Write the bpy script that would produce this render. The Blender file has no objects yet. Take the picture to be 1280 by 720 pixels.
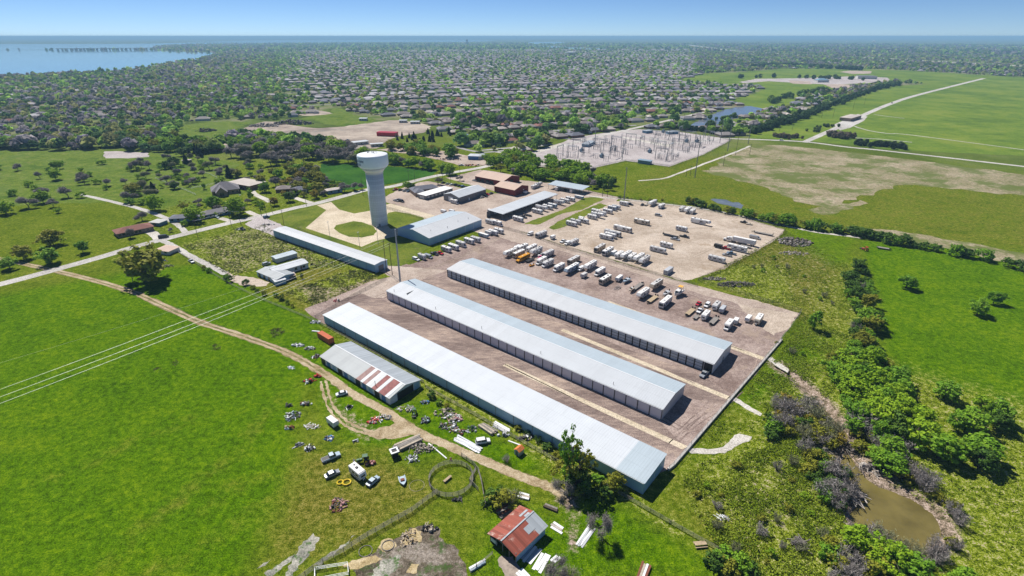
import bpy, math, random
import numpy as np
from mathutils import Vector, Matrix
random.seed(7); rng = np.random.default_rng(7)
SC = bpy.context.scene
COL = SC.collection
R = math.radians

# ------------------------------------------------------------------ survey of the place: a 120 m high viewpoint
H = 120.0; F = 666.0; PITCH = math.atan((360 - 45.2) / F)
CP, SP = math.cos(PITCH), math.sin(PITCH)
def at(px, py, z=0.0):
    dx = (px - 640) / F; dy = (360 - py) / F
    vx, vy, vz = dx, CP + dy * SP, -SP + dy * CP
    t = (z - H) / vz
    return Vector((vx * t, vy * t, z))
def height(P, py):                      # height of the point above P that is seen at picture row py
    k = (360 - py) / F
    return H + P[1] * (k * CP - SP) / (CP + k * SP)
def to_px(X, Y, Z=0.0):
    d = Y * CP - (Z - H) * SP
    yc = Y * SP + (Z - H) * CP
    return 640 + F * X / d, 360 - F * yc / d
AL = math.atan2(-0.634, 0.773)          # direction of the long sheds
LV = Vector((math.cos(AL), math.sin(AL), 0)); WV = Vector((-math.sin(AL), math.cos(AL), 0))
SUN_EL, SUN_AZ = R(53), math.atan2(-0.599, 0.801)

ONES = ['', 'first', 'second', 'third', 'fourth', 'fifth', 'sixth', 'seventh', 'eighth', 'ninth', 'tenth', 'eleventh', 'twelfth', 'thirteenth', 'fourteenth', 'fifteenth', 'sixteenth', 'seventeenth', 'eighteenth', 'nineteenth']
def ordinal(n):
    if n < 20: return ONES[n]
    t, o = divmod(n, 10)
    b = {2: 'twent', 3: 'thirt', 4: 'fort', 5: 'fift', 6: 'sixt', 7: 'sevent', 8: 'eight', 9: 'ninet'}[t]
    return b + 'ieth' if o == 0 else b + 'y-' + ONES[o]

# ------------------------------------------------------------------ materials
MATS = {}
class NT:
    def __init__(s, m):
        s.t = m.node_tree; s.n = s.t.nodes; s.l = s.t.links
    def new(s, typ, **kw):
        n = s.n.new(typ)
        for k, v in kw.items():
            if k.startswith('i_'): n.inputs[k[2:].replace('_', ' ')].default_value = v
            else: setattr(n, k, v)
        return n
    def link(s, a, b): s.l.new(a, b)
    def noise(s, vec, scale, detail=4, rough=0.6):
        n = s.new('ShaderNodeTexNoise'); n.inputs['Scale'].default_value = scale
        n.inputs['Detail'].default_value = detail; n.inputs['Roughness'].default_value = rough
        if vec is not None: s.link(vec, n.inputs['Vector'])
        return n.outputs['Fac']
    def ramp(s, fac, stops):
        n = s.new('ShaderNodeValToRGB'); e = n.color_ramp.elements
        while len(e) < len(stops): e.new(0.5)
        for i, (p, c) in enumerate(stops):
            e[i].position = p; e[i].color = (*c, 1) if len(c) == 3 else c
        s.link(fac, n.inputs['Fac']); return n.outputs['Color']
    def math(s, op, a, b=None, c=None):
        n = s.new('ShaderNodeMath', operation=op)
        for i, x in enumerate((a, b, c)):
            if x is None: continue
            if isinstance(x, (int, float)): n.inputs[i].default_value = x
            else: s.link(x, n.inputs[i])
        return n.outputs[0]
    def mix(s, fac, a, b, mode='MIX'):
        n = s.new('ShaderNodeMixRGB', blend_type=mode)
        for i, x in enumerate((fac, a, b)):
            if isinstance(x, (int, float)): n.inputs[i].default_value = x
            elif isinstance(x, tuple): n.inputs[i].default_value = (*x, 1)
            else: s.link(x, n.inputs[i])
        return n.outputs[0]
    def sstep(s, x, lo, hi):
        n = s.new('ShaderNodeMapRange'); n.interpolation_type = 'SMOOTHSTEP'
        s.link(x, n.inputs[0]); n.inputs[1].default_value = lo; n.inputs[2].default_value = hi
        return n.outputs[0]
def newmat(name):
    m = bpy.data.materials.new(name); m.use_nodes = True
    MATS[name] = m
    nt = NT(m); return m, nt, nt.n['Principled BSDF']
def plain(name, col, rough=0.6, metal=0.0, var=0.12, scale=1.5, spec=0.3, dirt=None):
    """a painted / bare surface with faint uneven wear"""
    m, nt, b = newmat(name)
    tc = nt.new('ShaderNodeTexCoord').outputs['Object']
    oi = nt.new('ShaderNodeObjectInfo').outputs['Random']
    add = nt.new('ShaderNodeVectorMath', operation='ADD'); nt.link(tc, add.inputs[0]); nt.link(oi, add.inputs[1])
    f = nt.noise(add.outputs[0], scale, 5, 0.65)
    lo = tuple(c * (1 - var) for c in col); hi = tuple(min(1, c * (1 + var)) for c in col)
    c = nt.ramp(f, [(0.3, lo), (0.7, hi)])
    if dirt:
        f2 = nt.noise(add.outputs[0], scale * 0.35, 6, 0.7)
        c = nt.mix(nt.sstep(f2, dirt[1], dirt[1] + 0.12), c, dirt[0])
    nt.link(c, b.inputs['Base Color'])
    b.inputs['Roughness'].default_value = rough; b.inputs['Metallic'].default_value = metal
    b.inputs['Specular IOR Level'].default_value = spec
    return m
def sheetmetal(name, col, axis=0, pitch=0.9, rough=0.45, var=0.06, bump=0.35, stain=None, patch=None, panels=None):
    """ribbed sheet metal: ribs run across `axis` of the object, with panel-to-panel tone and faint stains"""
    m, nt, b = newmat(name)
    tc = nt.new('ShaderNodeTexCoord').outputs['Object']
    sep = nt.new('ShaderNodeSeparateXYZ'); nt.link(tc, sep.inputs[0])
    x = sep.outputs[axis]
    ph = nt.math('FRACT', nt.math('DIVIDE', x, pitch))
    rib = nt.math('SUBTRACT', 1.0, nt.sstep(nt.math('ABSOLUTE', nt.math('SUBTRACT', ph, 0.5)), 0.03, 0.12))
    cell = nt.math('FLOOR', nt.math('DIVIDE', x, panels or pitch * 4))
    wn = nt.new('ShaderNodeTexWhiteNoise'); wn.noise_dimensions = '1D'; nt.link(cell, wn.inputs['W'])
    tone = nt.math('MULTIPLY_ADD', wn.outputs['Value'], var, 1 - var / 2)
    big = nt.noise(tc, 0.12, 4, 0.6)
    tone2 = nt.math('MULTIPLY', tone, nt.math('MULTIPLY_ADD', big, 0.16, 0.92))
    c = nt.mix(1.0, col, tone2, 'MULTIPLY')
    c = nt.mix(nt.math('MULTIPLY', rib, 0.22), c, tuple(k * 0.5 for k in col))
    if name.startswith('roof'):
        lap = nt.math('LESS_THAN', nt.math('FRACT', nt.math('DIVIDE', sep.outputs[1 - axis], 4.7)), 0.03)
        c = nt.mix(nt.math('MULTIPLY', lap, 0.22), c, tuple(k * 0.45 for k in col))
        mp = nt.new('ShaderNodeMapping'); mp.inputs['Scale'].default_value = (1.6, 0.12, 1) if axis == 0 else (0.12, 1.6, 1); nt.link(tc, mp.inputs['Vector'])
        c = nt.mix(nt.math('MULTIPLY', nt.sstep(nt.noise(mp.outputs[0], 1.0, 5, 0.7), 0.5, 0.72), 0.30), c, tuple(k * 0.66 for k in col))
    if patch:
        for (pc, thr, sc) in patch:
            wn2 = nt.new('ShaderNodeTexWhiteNoise'); wn2.noise_dimensions = '1D'
            nt.link(nt.math('FLOOR', nt.math('DIVIDE', x, sc)), wn2.inputs['W'])
            f = nt.noise(tc, 0.9, 5, 0.7)
            s_ = nt.math('MULTIPLY', nt.math('GREATER_THAN', wn2.outputs['Value'], thr), nt.math('MULTIPLY_ADD', f, 0.8, 0.5))
            c = nt.mix(s_, c, pc)
    if stain:
        mp = nt.new('ShaderNodeMapping'); mp.inputs['Scale'].default_value = (0.5, 0.5, 0.5)
        nt.link(tc, mp.inputs['Vector'])
        f = nt.noise(mp.outputs[0], 0.8, 8, 0.72)
        c = nt.mix(nt.math('MULTIPLY', nt.sstep(f, stain[1], stain[1] + 0.15), 0.85), c, stain[0])
    nt.link(c, b.inputs['Base Color'])
    bp = nt.new('ShaderNodeBump'); bp.inputs['Strength'].default_value = bump; bp.inputs['Distance'].default_value = 0.05
    nt.link(rib, bp.inputs['Height']); nt.link(bp.outputs[0], b.inputs['Normal'])
    b.inputs['Roughness'].default_value = rough; b.inputs['Specular IOR Level'].default_value = 0.25
    return m
def earth(name, cols, scales=(0.05, 0.6, 4.0), rough=0.95, spots=None, bump=0.3, stretch=None, line=None):
    """loose ground: three octaves of mottling in world space, optional patches of other cover"""
    m, nt, b = newmat(name)
    pos = nt.new('ShaderNodeNewGeometry').outputs['Position']
    if stretch:
        mp = nt.new('ShaderNodeMapping'); mp.inputs['Rotation'].default_value = (0, 0, -stretch[0]); mp.inputs['Scale'].default_value = (stretch[1], 1, 1)
        nt.link(pos, mp.inputs['Vector']); pv = mp.outputs[0]
    else: pv = pos
    a = nt.noise(pv, scales[0], 5, 0.6); c_ = nt.noise(pv, scales[1], 4, 0.65); d = nt.noise(pos, scales[2], 3, 0.7)
    f = nt.math('ADD', nt.math('MULTIPLY', a, 0.45), nt.math('ADD', nt.math('MULTIPLY', c_, 0.3), nt.math('MULTIPLY', d, 0.25)))
    n = len(cols)
    col = nt.ramp(f, [(0.42 + 0.16 * i / (n - 1), cols[i]) for i in range(n)])
    if scales[2] >= 1.0: col = nt.mix(1.0, col, nt.ramp(nt.noise(pos, scales[2] * 0.55, 4, 0.75), [(0.36, (0.66, 0.66, 0.66)), (0.5, (1, 1, 1)), (0.64, (1.34, 1.34, 1.34))]), 'MULTIPLY')
    for sp in spots or []:
        g = nt.noise(pos, sp[1], 5, 0.7)
        col = nt.mix(nt.math('MULTIPLY', nt.sstep(g, sp[2] - 0.06, sp[2] + 0.06), sp[3] if len(sp) > 3 else 1.0), col, sp[0])
    nt.link(col, b.inputs['Base Color']); b.inputs['Roughness'].default_value = rough
    b.inputs['Specular IOR Level'].default_value = 0.05
    if bump:
        bp = nt.new('ShaderNodeBump'); bp.inputs['Strength'].default_value = bump; bp.inputs['Distance'].default_value = 0.25
        nt.link(d, bp.inputs['Height']); nt.link(bp.outputs[0], b.inputs['Normal'])
    return m
def foliage(name, cols, trans=0.25):
    m, nt, b = newmat(name)
    at_ = nt.new('ShaderNodeAttribute'); at_.attribute_name = 'tone'
    oi = nt.new('ShaderNodeObjectInfo').outputs['Random']
    f = nt.math('ADD', nt.math('MULTIPLY', at_.outputs['Fac'], 0.65), nt.math('MULTIPLY', oi, 0.35))
    c = nt.ramp(f, [(i / (len(cols) - 1), cols[i]) for i in range(len(cols))])
    nt.link(c, b.inputs['Base Color']); b.inputs['Roughness'].default_value = 0.7
    b.inputs['Specular IOR Level'].default_value = 0.15
    out = nt.n['Material Output']
    tr = nt.new('ShaderNodeBsdfTranslucent'); nt.link(c, tr.inputs['Color'])
    mx = nt.new('ShaderNodeMixShader'); mx.inputs[0].default_value = trans
    nt.link(b.outputs[0], mx.inputs[1]); nt.link(tr.outputs[0], mx.inputs[2]); nt.link(mx.outputs[0], out.inputs[0])
    return m
def vcol(name, attr='col', rough=0.85, trans=0.0):
    m, nt, b = newmat(name)
    a = nt.new('ShaderNodeAttribute'); a.attribute_name = attr
    nt.link(a.outputs['Color'], b.inputs['Base Color']); b.inputs['Roughness'].default_value = rough
    b.inputs['Specular IOR Level'].default_value = 0.1
    if trans:
        out = nt.n['Material Output']
        tr = nt.new('ShaderNodeBsdfTranslucent'); nt.link(a.outputs['Color'], tr.inputs['Color'])
        mx = nt.new('ShaderNodeMixShader'); mx.inputs[0].default_value = trans
        nt.link(b.outputs[0], mx.inputs[1]); nt.link(tr.outputs[0], mx.inputs[2]); nt.link(mx.outputs[0], out.inputs[0])
    return m
def mesh_fence(name, col, alpha):
    m, nt, b = newmat(name)
    b.inputs['Base Color'].default_value = (*col, 1); b.inputs['Roughness'].default_value = 0.5
    b.inputs['Alpha'].default_value = alpha
    return m

# ------------------------------------------------------------------ mesh builder
class MB:
    def __init__(s): s.v = []; s.f = []; s.mi = []; s.cur = 0
    def face(s, pts):
        n = len(s.v); s.v.extend([tuple(p) for p in pts]); s.f.append(tuple(range(n, n + len(pts)))); s.mi.append(s.cur); return s
    def add(s, vs, fs):
        n = len(s.v); s.v.extend([tuple(p) for p in vs])
        for f in fs: s.f.append(tuple(n + i for i in f)); s.mi.append(s.cur)
        return s
    def box(s, x, y, z, sx, sy, sz, rz=0, taper=1.0):        # centre x,y ; bottom z
        c, q = math.cos(rz), math.sin(rz); vs = []
        for k, t in ((0, 1), (1, taper)):
            for ix, iy in ((-1, -1), (1, -1), (1, 1), (-1, 1)):
                a, b = ix * sx / 2 * t, iy * sy / 2 * t
                vs.append((x + a * c - b * q, y + a * q + b * c, z + k * sz))
        return s.add(vs, [(3, 2, 1, 0), (4, 5, 6, 7), (0, 1, 5, 4), (1, 2, 6, 5), (2, 3, 7, 6), (3, 0, 4, 7)])
    def side(s, prof, y0, y1, bev=0.0):                       # profile in x,z extruded along y (counter-clockwise seen from -y)
        n = len(prof)
        if bev:
            cx = sum(p[0] for p in prof) / n; cz = sum(p[1] for p in prof) / n
            small = [(cx + (p[0] - cx) * (1 - bev / max(0.3, abs(p[0] - cx))) if abs(p[0] - cx) > bev else p[0], p[1] if p[1] < cz else p[1] - bev) for p in prof]
            rings = [(small, y0), (prof, y0 + bev), (prof, y1 - bev), (small, y1)]
        else: rings = [(prof, y0), (prof, y1)]
        vs = []; fs = []
        for pr, y in rings: vs += [(p[0], y, p[1]) for p in pr]
        for r in range(len(rings) - 1):
            for i in range(n):
                j = (i + 1) % n
                fs.append((r * n + i, r * n + j, (r + 1) * n + j, (r + 1) * n + i))
        fs.append(tuple(range(n - 1, -1, -1))); m = (len(rings) - 1) * n; fs.append(tuple(range(m, m + n)))
        return s.add(vs, [tuple(reversed(f)) for f in fs])
    def tube(s, a, b, r0, r1=None, n=8, cap=True):
        r1 = r0 if r1 is None else r1
        a = Vector(a); b = Vector(b); d = (b - a).normalized()
        u = d.orthogonal().normalized(); w = d.cross(u); vs = []; fs = []
        for p, r in ((a, r0), (b, r1)):
            for i in range(n):
                t = 2 * math.pi * i / n; vs.append(p + u * (r * math.cos(t)) + w * (r * math.sin(t)))
        for i in range(n):
            j = (i + 1) % n; fs.append((i, j, n + j, n + i))
        if cap: fs.append(tuple(range(n - 1, -1, -1))); fs.append(tuple(range(n, 2 * n)))
        return s.add(vs, fs)
    def lathe(s, prof, n=24, x=0, y=0):
        vs = []; fs = []
        for r, z in prof:
            for i in range(n):
                t = 2 * math.pi * i / n; vs.append((x + r * math.cos(t), y + r * math.sin(t), z))
        for k in range(len(prof) - 1):
            for i in range(n):
                j = (i + 1) % n; fs.append((k * n + i, k * n + j, (k + 1) * n + j, (k + 1) * n + i))
        m = (len(prof) - 1) * n; fs.append(tuple(range(m, m + n))); fs.append(tuple(range(n - 1, -1, -1)))
        return s.add(vs, fs)
    def poly(s, pts, z0, z1):                                 # prism on a ground outline
        n = len(pts); vs = [(p[0], p[1], z0) for p in pts] + [(p[0], p[1], z1) for p in pts]
        fs = [(i, (i + 1) % n, n + (i + 1) % n, n + i) for i in range(n)] + [tuple(range(n, 2 * n)), tuple(range(n - 1, -1, -1))]
        return s.add(vs, fs)
    def mesh(s, name, smooth=False):
        me = bpy.data.meshes.new(name); me.from_pydata(s.v, [], s.f)
        me.polygons.foreach_set('material_index', s.mi)
        if smooth: me.polygons.foreach_set('use_smooth', [True] * len(s.f))
        me.update(); return me
def link(name, me, mats, parent=None, loc=(0, 0, 0), rz=0.0, own=True):
    o = bpy.data.objects.new(name, me); COL.objects.link(o)
    o.location = loc; o.rotation_euler = (0, 0, rz)
    if parent is not None: o.parent = parent
    mats = mats if isinstance(mats, (list, tuple)) else [mats]
    while me is not None and len(me.materials) < len(mats): me.materials.append(None)
    for i, m in enumerate(mats):
        mm = MATS[m] if isinstance(m, str) else m
        if me.materials[i] is None: me.materials[i] = mm
        elif me.materials[i] != mm:
            o.material_slots[i].link = 'OBJECT'; o.material_slots[i].material = mm
    return o
def build(mb, name, mats, parent=None, loc=(0, 0, 0), rz=0.0, smooth=False):
    return link(name, mb.mesh(name, smooth), mats, parent, loc, rz)
def empty(name, loc, rz=0.0, scale=None):
    o = bpy.data.objects.new(name, None); COL.objects.link(o); o.empty_display_size = 0.5
    o.location = loc; o.rotation_euler = (0, 0, rz)
    if scale: o.scale = scale
    return o
def tag(o, label=None, cat=None, group=None, kind=None):
    if label: o['label'] = label
    if cat: o['category'] = cat
    if group: o['group'] = group
    if kind: o['kind'] = kind
    return o

# ------------------------------------------------------------------ 2D helpers (numpy)
def inside(poly, X, Y):
    r = np.zeros(X.shape, bool); n = len(poly)
    for i in range(n):
        x0, y0 = poly[i]; x1, y1 = poly[(i + 1) % n]
        if y0 == y1: continue
        c = (y0 > Y) != (y1 > Y)
        r ^= c & (X < (x1 - x0) * (Y - y0) / (y1 - y0) + x0)
    return r
def seg_dist(pl, X, Y, closed=False):
    d = np.full(X.shape, 1e9); n = len(pl)
    for i in range(n if closed else n - 1):
        x0, y0 = pl[i]; x1, y1 = pl[(i + 1) % n]
        dx, dy = x1 - x0, y1 - y0; q = dx * dx + dy * dy + 1e-9
        t = np.clip(((X - x0) * dx + (Y - y0) * dy) / q, 0, 1)
        d = np.minimum(d, np.hypot(X - x0 - t * dx, Y - y0 - t * dy))
    return d
def W2(pts): return [tuple(at(*p)[:2]) for p in pts]
def soft(poly_px, X, Y, feather):
    P = W2(poly_px); d = seg_dist(P, X, Y, True); i = inside(P, X, Y)
    return np.clip(np.where(i, d, -d) / feather * 0.5 + 0.5, 0, 1)
def jag(P, step, amp, closed=True):
    out = []; n = len(P)
    for i in range(n if closed else n - 1):
        a = Vector(P[i]); b = Vector(P[(i + 1) % n]); d = (b - a); L = d.length
        k = max(1, int(L / step)); nrm = Vector((-d.y, d.x)).normalized() if L > 0 else Vector((0, 0))
        for j in range(k):
            p = a + d * (j / k)
            if j or amp: p = p + nrm * random.uniform(-amp, amp)
            out.append((p.x, p.y))
    return out
def sheet(name, px, mat, z, step=4, amp=0.5, world=False, kind='structure'):
    P = px if world else W2(px)
    P = jag(P, step, amp) if amp else P
    mb = MB(); mb.face([(x, y, z) for x, y in P])
    me = mb.mesh(name)
    if me.polygons and me.polygons[0].normal.z < 0: me.flip_normals()
    o = link(name, me, mat); o['kind'] = kind
    return o
def smooth_line(pts, n=6):
    P = [Vector(p) for p in pts]; out = []
    for i in range(len(P) - 1):
        p0 = P[max(0, i - 1)]; p1 = P[i]; p2 = P[i + 1]; p3 = P[min(len(P) - 1, i + 2)]
        for j in range(n):
            t = j / n
            out.append(0.5 * ((2 * p1) + (p2 - p0) * t + (2 * p0 - 5 * p1 + 4 * p2 - p3) * t * t + (3 * p1 - p0 - 3 * p2 + p3) * t ** 3))
    out.append(P[-1]); return out
def strip(name, px, width, mat, z, amp=0.3, n=6, world=False, off=0.0, kind='structure'):
    P = smooth_line(px if world else W2(px), n)
    mb = MB(); Ls = []; Rs = []
    for i, p in enumerate(P):
        d = (P[min(i + 1, len(P) - 1)] - P[max(i - 1, 0)]); nn = Vector((-d.y, d.x)).normalized()
        w = width if not isinstance(width, (list, tuple)) else width[0] + (width[1] - width[0]) * i / (len(P) - 1)
        Ls.append(p + nn * (off + w / 2 + random.uniform(-amp, amp))); Rs.append(p + nn * (off - w / 2 + random.uniform(-amp, amp)))
    for i in range(len(P) - 1):
        mb.face([(*Rs[i], z), (*Rs[i + 1], z), (*Ls[i + 1], z), (*Ls[i], z)])
    return tag(build(mb, name, mat), kind=kind)
# ================================================================== materials of the place
grass_l = (0.055, 0.150, 0.012)
earth('grass_lush', [(0.056, 0.130, 0.002), (0.088, 0.185, 0.002), (0.119, 0.215, 0.004)], (0.03, 0.4, 3.0))
earth('grass_deep', [(0.014, 0.062, 0.004), (0.028, 0.098, 0.006), (0.045, 0.125, 0.010)], (0.03, 0.3, 2.0))
earth('grass_olive', [(0.066, 0.099, 0.010), (0.116, 0.154, 0.016), (0.165, 0.182, 0.027)], (0.05, 0.5, 3.0), spots=[((0.21, 0.18, 0.11), 0.12, 0.66, 0.6)])
earth('grass_garden', [(0.055, 0.105, 0.006), (0.110, 0.160, 0.012), (0.185, 0.205, 0.050)], (0.03, 0.15, 1.0), spots=[((0.06, 0.12, 0.008), 0.03, 0.55, 0.7), ((0.24, 0.20, 0.11), 0.05, 0.66, 0.5)])
earth('grass_park', [(0.077, 0.132, 0.015), (0.121, 0.187, 0.018), (0.176, 0.220, 0.030)], (0.01, 0.06, 0.4))
earth('gravel_dark', [(0.184, 0.133, 0.114), (0.278, 0.213, 0.187), (0.393, 0.312, 0.271)], (0.05, 0.5, 3.5), spots=[((0.34, 0.265, 0.2), 0.06, 0.6, 0.55), ((0.13, 0.10, 0.095), 0.11, 0.66, 0.5)], bump=0.4)
earth('gravel_ruts', [(0.155, 0.114, 0.100), (0.260, 0.199, 0.171), (0.427, 0.330, 0.265)], (0.06, 0.7, 4.0), stretch=(AL, 0.3), bump=0.5)
earth('gravel_tan', [(0.33, 0.265, 0.205), (0.43, 0.355, 0.285), (0.53, 0.45, 0.37)], (0.04, 0.35, 3.0), spots=[((0.24, 0.17, 0.10), 0.045, 0.62, 0.55), ((0.50, 0.44, 0.38), 0.03, 0.6, 0.6)])
earth('gravel_tan_dark', [(0.25, 0.195, 0.145), (0.33, 0.27, 0.21), (0.42, 0.35, 0.28)], (0.05, 0.5, 3.0))
earth('gravel_pink', [(0.30, 0.235, 0.195), (0.40, 0.325, 0.27), (0.47, 0.395, 0.335)], (0.04, 0.4, 3.0), spots=[((0.26, 0.2, 0.165), 0.06, 0.6, 0.5)])
earth('gravel_pale', [(0.327, 0.290, 0.280), (0.405, 0.361, 0.352), (0.467, 0.431, 0.416)], (0.03, 0.3, 2.0))
earth('bare_soil', [(0.22, 0.18, 0.155), (0.36, 0.30, 0.245), (0.47, 0.40, 0.33)], (0.012, 0.08, 0.8), spots=[((0.15, 0.14, 0.13), 0.02, 0.6, 0.6)])
earth('spoil', [(0.12, 0.11, 0.11), (0.22, 0.20, 0.19), (0.34, 0.31, 0.28)], (0.03, 0.2, 1.5))
earth('track_dirt', [(0.235, 0.175, 0.095), (0.38, 0.30, 0.19), (0.48, 0.40, 0.28)], (0.15, 0.9, 5.0))
earth('track_middle', [(0.09, 0.11, 0.03), (0.20, 0.17, 0.08), (0.30, 0.24, 0.13)], (0.2, 1.2, 5.0))
earth('mud', [(0.06, 0.048, 0.032), (0.14, 0.115, 0.085), (0.30, 0.26, 0.22)], (0.12, 0.8, 3.0), spots=[((0.05, 0.10, 0.02), 0.25, 0.58, 0.8)])
earth('straw', [(0.28, 0.21, 0.10), (0.42, 0.33, 0.18), (0.52, 0.43, 0.27)], (0.2, 1.0, 6.0))
earth('brown_field', [(0.150, 0.150, 0.060), (0.275, 0.232, 0.145), (0.37, 0.315, 0.225)], (0.03, 0.25, 1.2), spots=[((0.105, 0.135, 0.03), 0.025, 0.53, 0.9), ((0.12, 0.15, 0.035), 0.12, 0.57, 0.7)])
earth('concrete', [(0.40, 0.37, 0.32), (0.50, 0.47, 0.42), (0.57, 0.54, 0.49)], (0.05, 0.5, 3.0), bump=0.1)
earth('concrete_tan', [(0.42, 0.35, 0.25), (0.53, 0.45, 0.33), (0.60, 0.52, 0.40)], (0.08, 0.6, 3.0), bump=0.1)
earth('road_pale', [(0.36, 0.34, 0.31), (0.45, 0.43, 0.40), (0.52, 0.50, 0.47)], (0.03, 0.3, 2.0), bump=0.1)
earth('street_pale', [(0.225, 0.217, 0.216), (0.300, 0.289, 0.288), (0.345, 0.330, 0.336)], (0.01, 0.05, 0.4), bump=0)
earth('bank_mud', [(0.17, 0.125, 0.085), (0.30, 0.235, 0.18), (0.42, 0.35, 0.28)], (0.1, 0.6, 3.0))
earth('ash_grey', [(0.14, 0.14, 0.12), (0.30, 0.29, 0.24), (0.45, 0.43, 0.37)], (0.2, 1.5, 5.0), spots=[((0.05, 0.12, 0.015), 0.5, 0.56, 0.9)])
def water_mat(name, col, rough, wave):
    m, nt, b = newmat(name)
    pw = nt.new('ShaderNodeNewGeometry').outputs['Position']
    nt.link(nt.ramp(nt.noise(pw, 0.09, 5, 0.6), [(0.35, tuple(c * 0.72 for c in col)), (0.65, tuple(c * 1.25 for c in col))]), b.inputs['Base Color']); b.inputs['Roughness'].default_value = rough
    b.inputs['IOR'].default_value = 1.33; b.inputs['Specular IOR Level'].default_value = 0.5
    pos = nt.new('ShaderNodeNewGeometry').outputs['Position']
    bp = nt.new('ShaderNodeBump'); bp.inputs['Strength'].default_value = 0.25; bp.inputs['Distance'].default_value = wave
    nt.link(nt.noise(pos, 0.6, 4, 0.6), bp.inputs['Height']); nt.link(bp.outputs[0], b.inputs['Normal'])
    return m
water_mat('lake_water', (0.14, 0.26, 0.28), 0.06, 0.015)
water_mat('pond_water', (0.150, 0.122, 0.038), 0.07, 0.02)
water_mat('puddle_water', (0.13, 0.15, 0.17), 0.15, 0.03)

sheetmetal('roof_white', (0.498, 0.525, 0.551), 0, 0.9, 0.5, 0.07, stain=((0.46, 0.49, 0.52), 0.56))
sheetmetal('roof_blue_white_shaded', (0.400, 0.467, 0.511), 0, 0.9, 0.45, 0.07)  # bluer, darker copy of the white; far-slope shading put into the colour
sheetmetal('roof_front_white', (0.553, 0.586, 0.618), 0, 0.9, 0.5, 0.07, stain=((0.50, 0.53, 0.55), 0.58))
sheetmetal('roof_warm_white', (0.507, 0.525, 0.542), 0, 0.9, 0.5, 0.05)
sheetmetal('roof_farm', (0.328, 0.353, 0.361), 0, 1.0, 0.5, 0.12, panels=2.6, stain=((0.33, 0.31, 0.29), 0.62))
sheetmetal('roof_rusty', (0.27, 0.075, 0.050), 0, 0.55, 0.75, 0.45, stain=((0.52, 0.40, 0.34), 0.55), panels=0.75)
sheetmetal('roof_zinc', (0.361, 0.394, 0.418), 0, 0.7, 0.4, 0.25, stain=((0.40, 0.28, 0.2), 0.70), panels=0.8)
sheetmetal('roof_tan', (0.50, 0.36, 0.28), 0, 1.0, 0.6, 0.06)
sheetmetal('wall_blue', (0.30, 0.46, 0.60), 0, 0.7, 0.5, 0.05)  # blue of sky-lit shade put into the wall colour
sheetmetal('wall_grey', (0.48, 0.49, 0.51), 0, 0.7, 0.5, 0.05)
sheetmetal('wall_white', (0.62, 0.65, 0.67), 0, 0.7, 0.5, 0.05)
sheetmetal('wall_white_y', (0.62, 0.65, 0.67), 1, 0.7, 0.5, 0.05)
sheetmetal('wall_blue_y', (0.46, 0.55, 0.60), 1, 0.7, 0.5, 0.05)
sheetmetal('wall_dark', (0.17, 0.17, 0.18), 0, 0.7, 0.5, 0.08)
sheetmetal('wall_red', (0.17, 0.018, 0.022), 0, 0.7, 0.6, 0.1)
sheetmetal('wall_red_y', (0.17, 0.018, 0.022), 1, 0.7, 0.6, 0.1)
sheetmetal('door_grey', (0.610, 0.610, 0.647), 0, 0.5, 0.5, 0.04)
sheetmetal('door_panel', (0.415, 0.488, 0.537), 2, 1.2, 0.5, 0.04)
sheetmetal('container_orange', (0.48, 0.115, 0.045), 0, 0.35, 0.7, 0.12, stain=((0.22, 0.06, 0.03), 0.6))
sheetmetal('container_grey', (0.45, 0.47, 0.50), 0, 0.35, 0.6, 0.1)
sheetmetal('trailer_blue', (0.20, 0.29, 0.36), 0, 0.5, 0.6, 0.1)
plain('weathered_wood', (0.22, 0.20, 0.175), 0.9, var=0.4, scale=2.0)
plain('pale_wood', (0.42, 0.36, 0.28), 0.9, var=0.3, scale=2.0)
plain('tan_deck', (0.40, 0.31, 0.20), 0.85, var=0.25, scale=1.2)
plain('grey_deck', (0.24, 0.22, 0.20), 0.85, var=0.25, scale=1.2)
plain('white_paint', (0.74, 0.75, 0.75), 0.4, var=0.05)
plain('white_fibre', (0.68, 0.68, 0.67), 0.35, var=0.05, dirt=((0.52, 0.50, 0.46), 0.62))
plain('cream_fibre', (0.58, 0.52, 0.42), 0.4, var=0.06, dirt=((0.44, 0.38, 0.3), 0.6))
plain('grey_fibre', (0.42, 0.43, 0.45), 0.4, var=0.06)
plain('tan_fibre', (0.40, 0.335, 0.26), 0.4, var=0.06)
plain('blue_fibre', (0.30, 0.38, 0.46), 0.4, var=0.06)
plain('rv_roof', (0.72, 0.71, 0.69), 0.6, var=0.10, scale=0.9, dirt=((0.50, 0.46, 0.41), 0.62))
plain('rv_roof_grey', (0.52, 0.51, 0.50), 0.6, var=0.12, scale=0.9, dirt=((0.36, 0.33, 0.30), 0.6))
plain('stripe_blue', (0.04, 0.07, 0.16), 0.4); plain('stripe_tan', (0.34, 0.24, 0.15), 0.4); plain('stripe_grey', (0.16, 0.165, 0.18), 0.4); plain('stripe_red', (0.22, 0.03, 0.03), 0.4)
plain('glass_dark', (0.018, 0.022, 0.028), 0.08, spec=0.6)
plain('rubber', (0.018, 0.018, 0.018), 0.8)
plain('rim_metal', (0.45, 0.45, 0.46), 0.4, 0.3)
plain('black_metal', (0.022, 0.022, 0.024), 0.5)
plain('dark_metal', (0.075, 0.072, 0.07), 0.6, var=0.3)
plain('steel_grey', (0.24, 0.25, 0.265), 0.5, 0.2)
plain('pole_grey', (0.34, 0.36, 0.38), 0.55)
plain('pole_wood', (0.085, 0.065, 0.05), 0.9, var=0.3)
plain('galvanised', (0.46, 0.48, 0.50), 0.45, 0.3)
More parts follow.
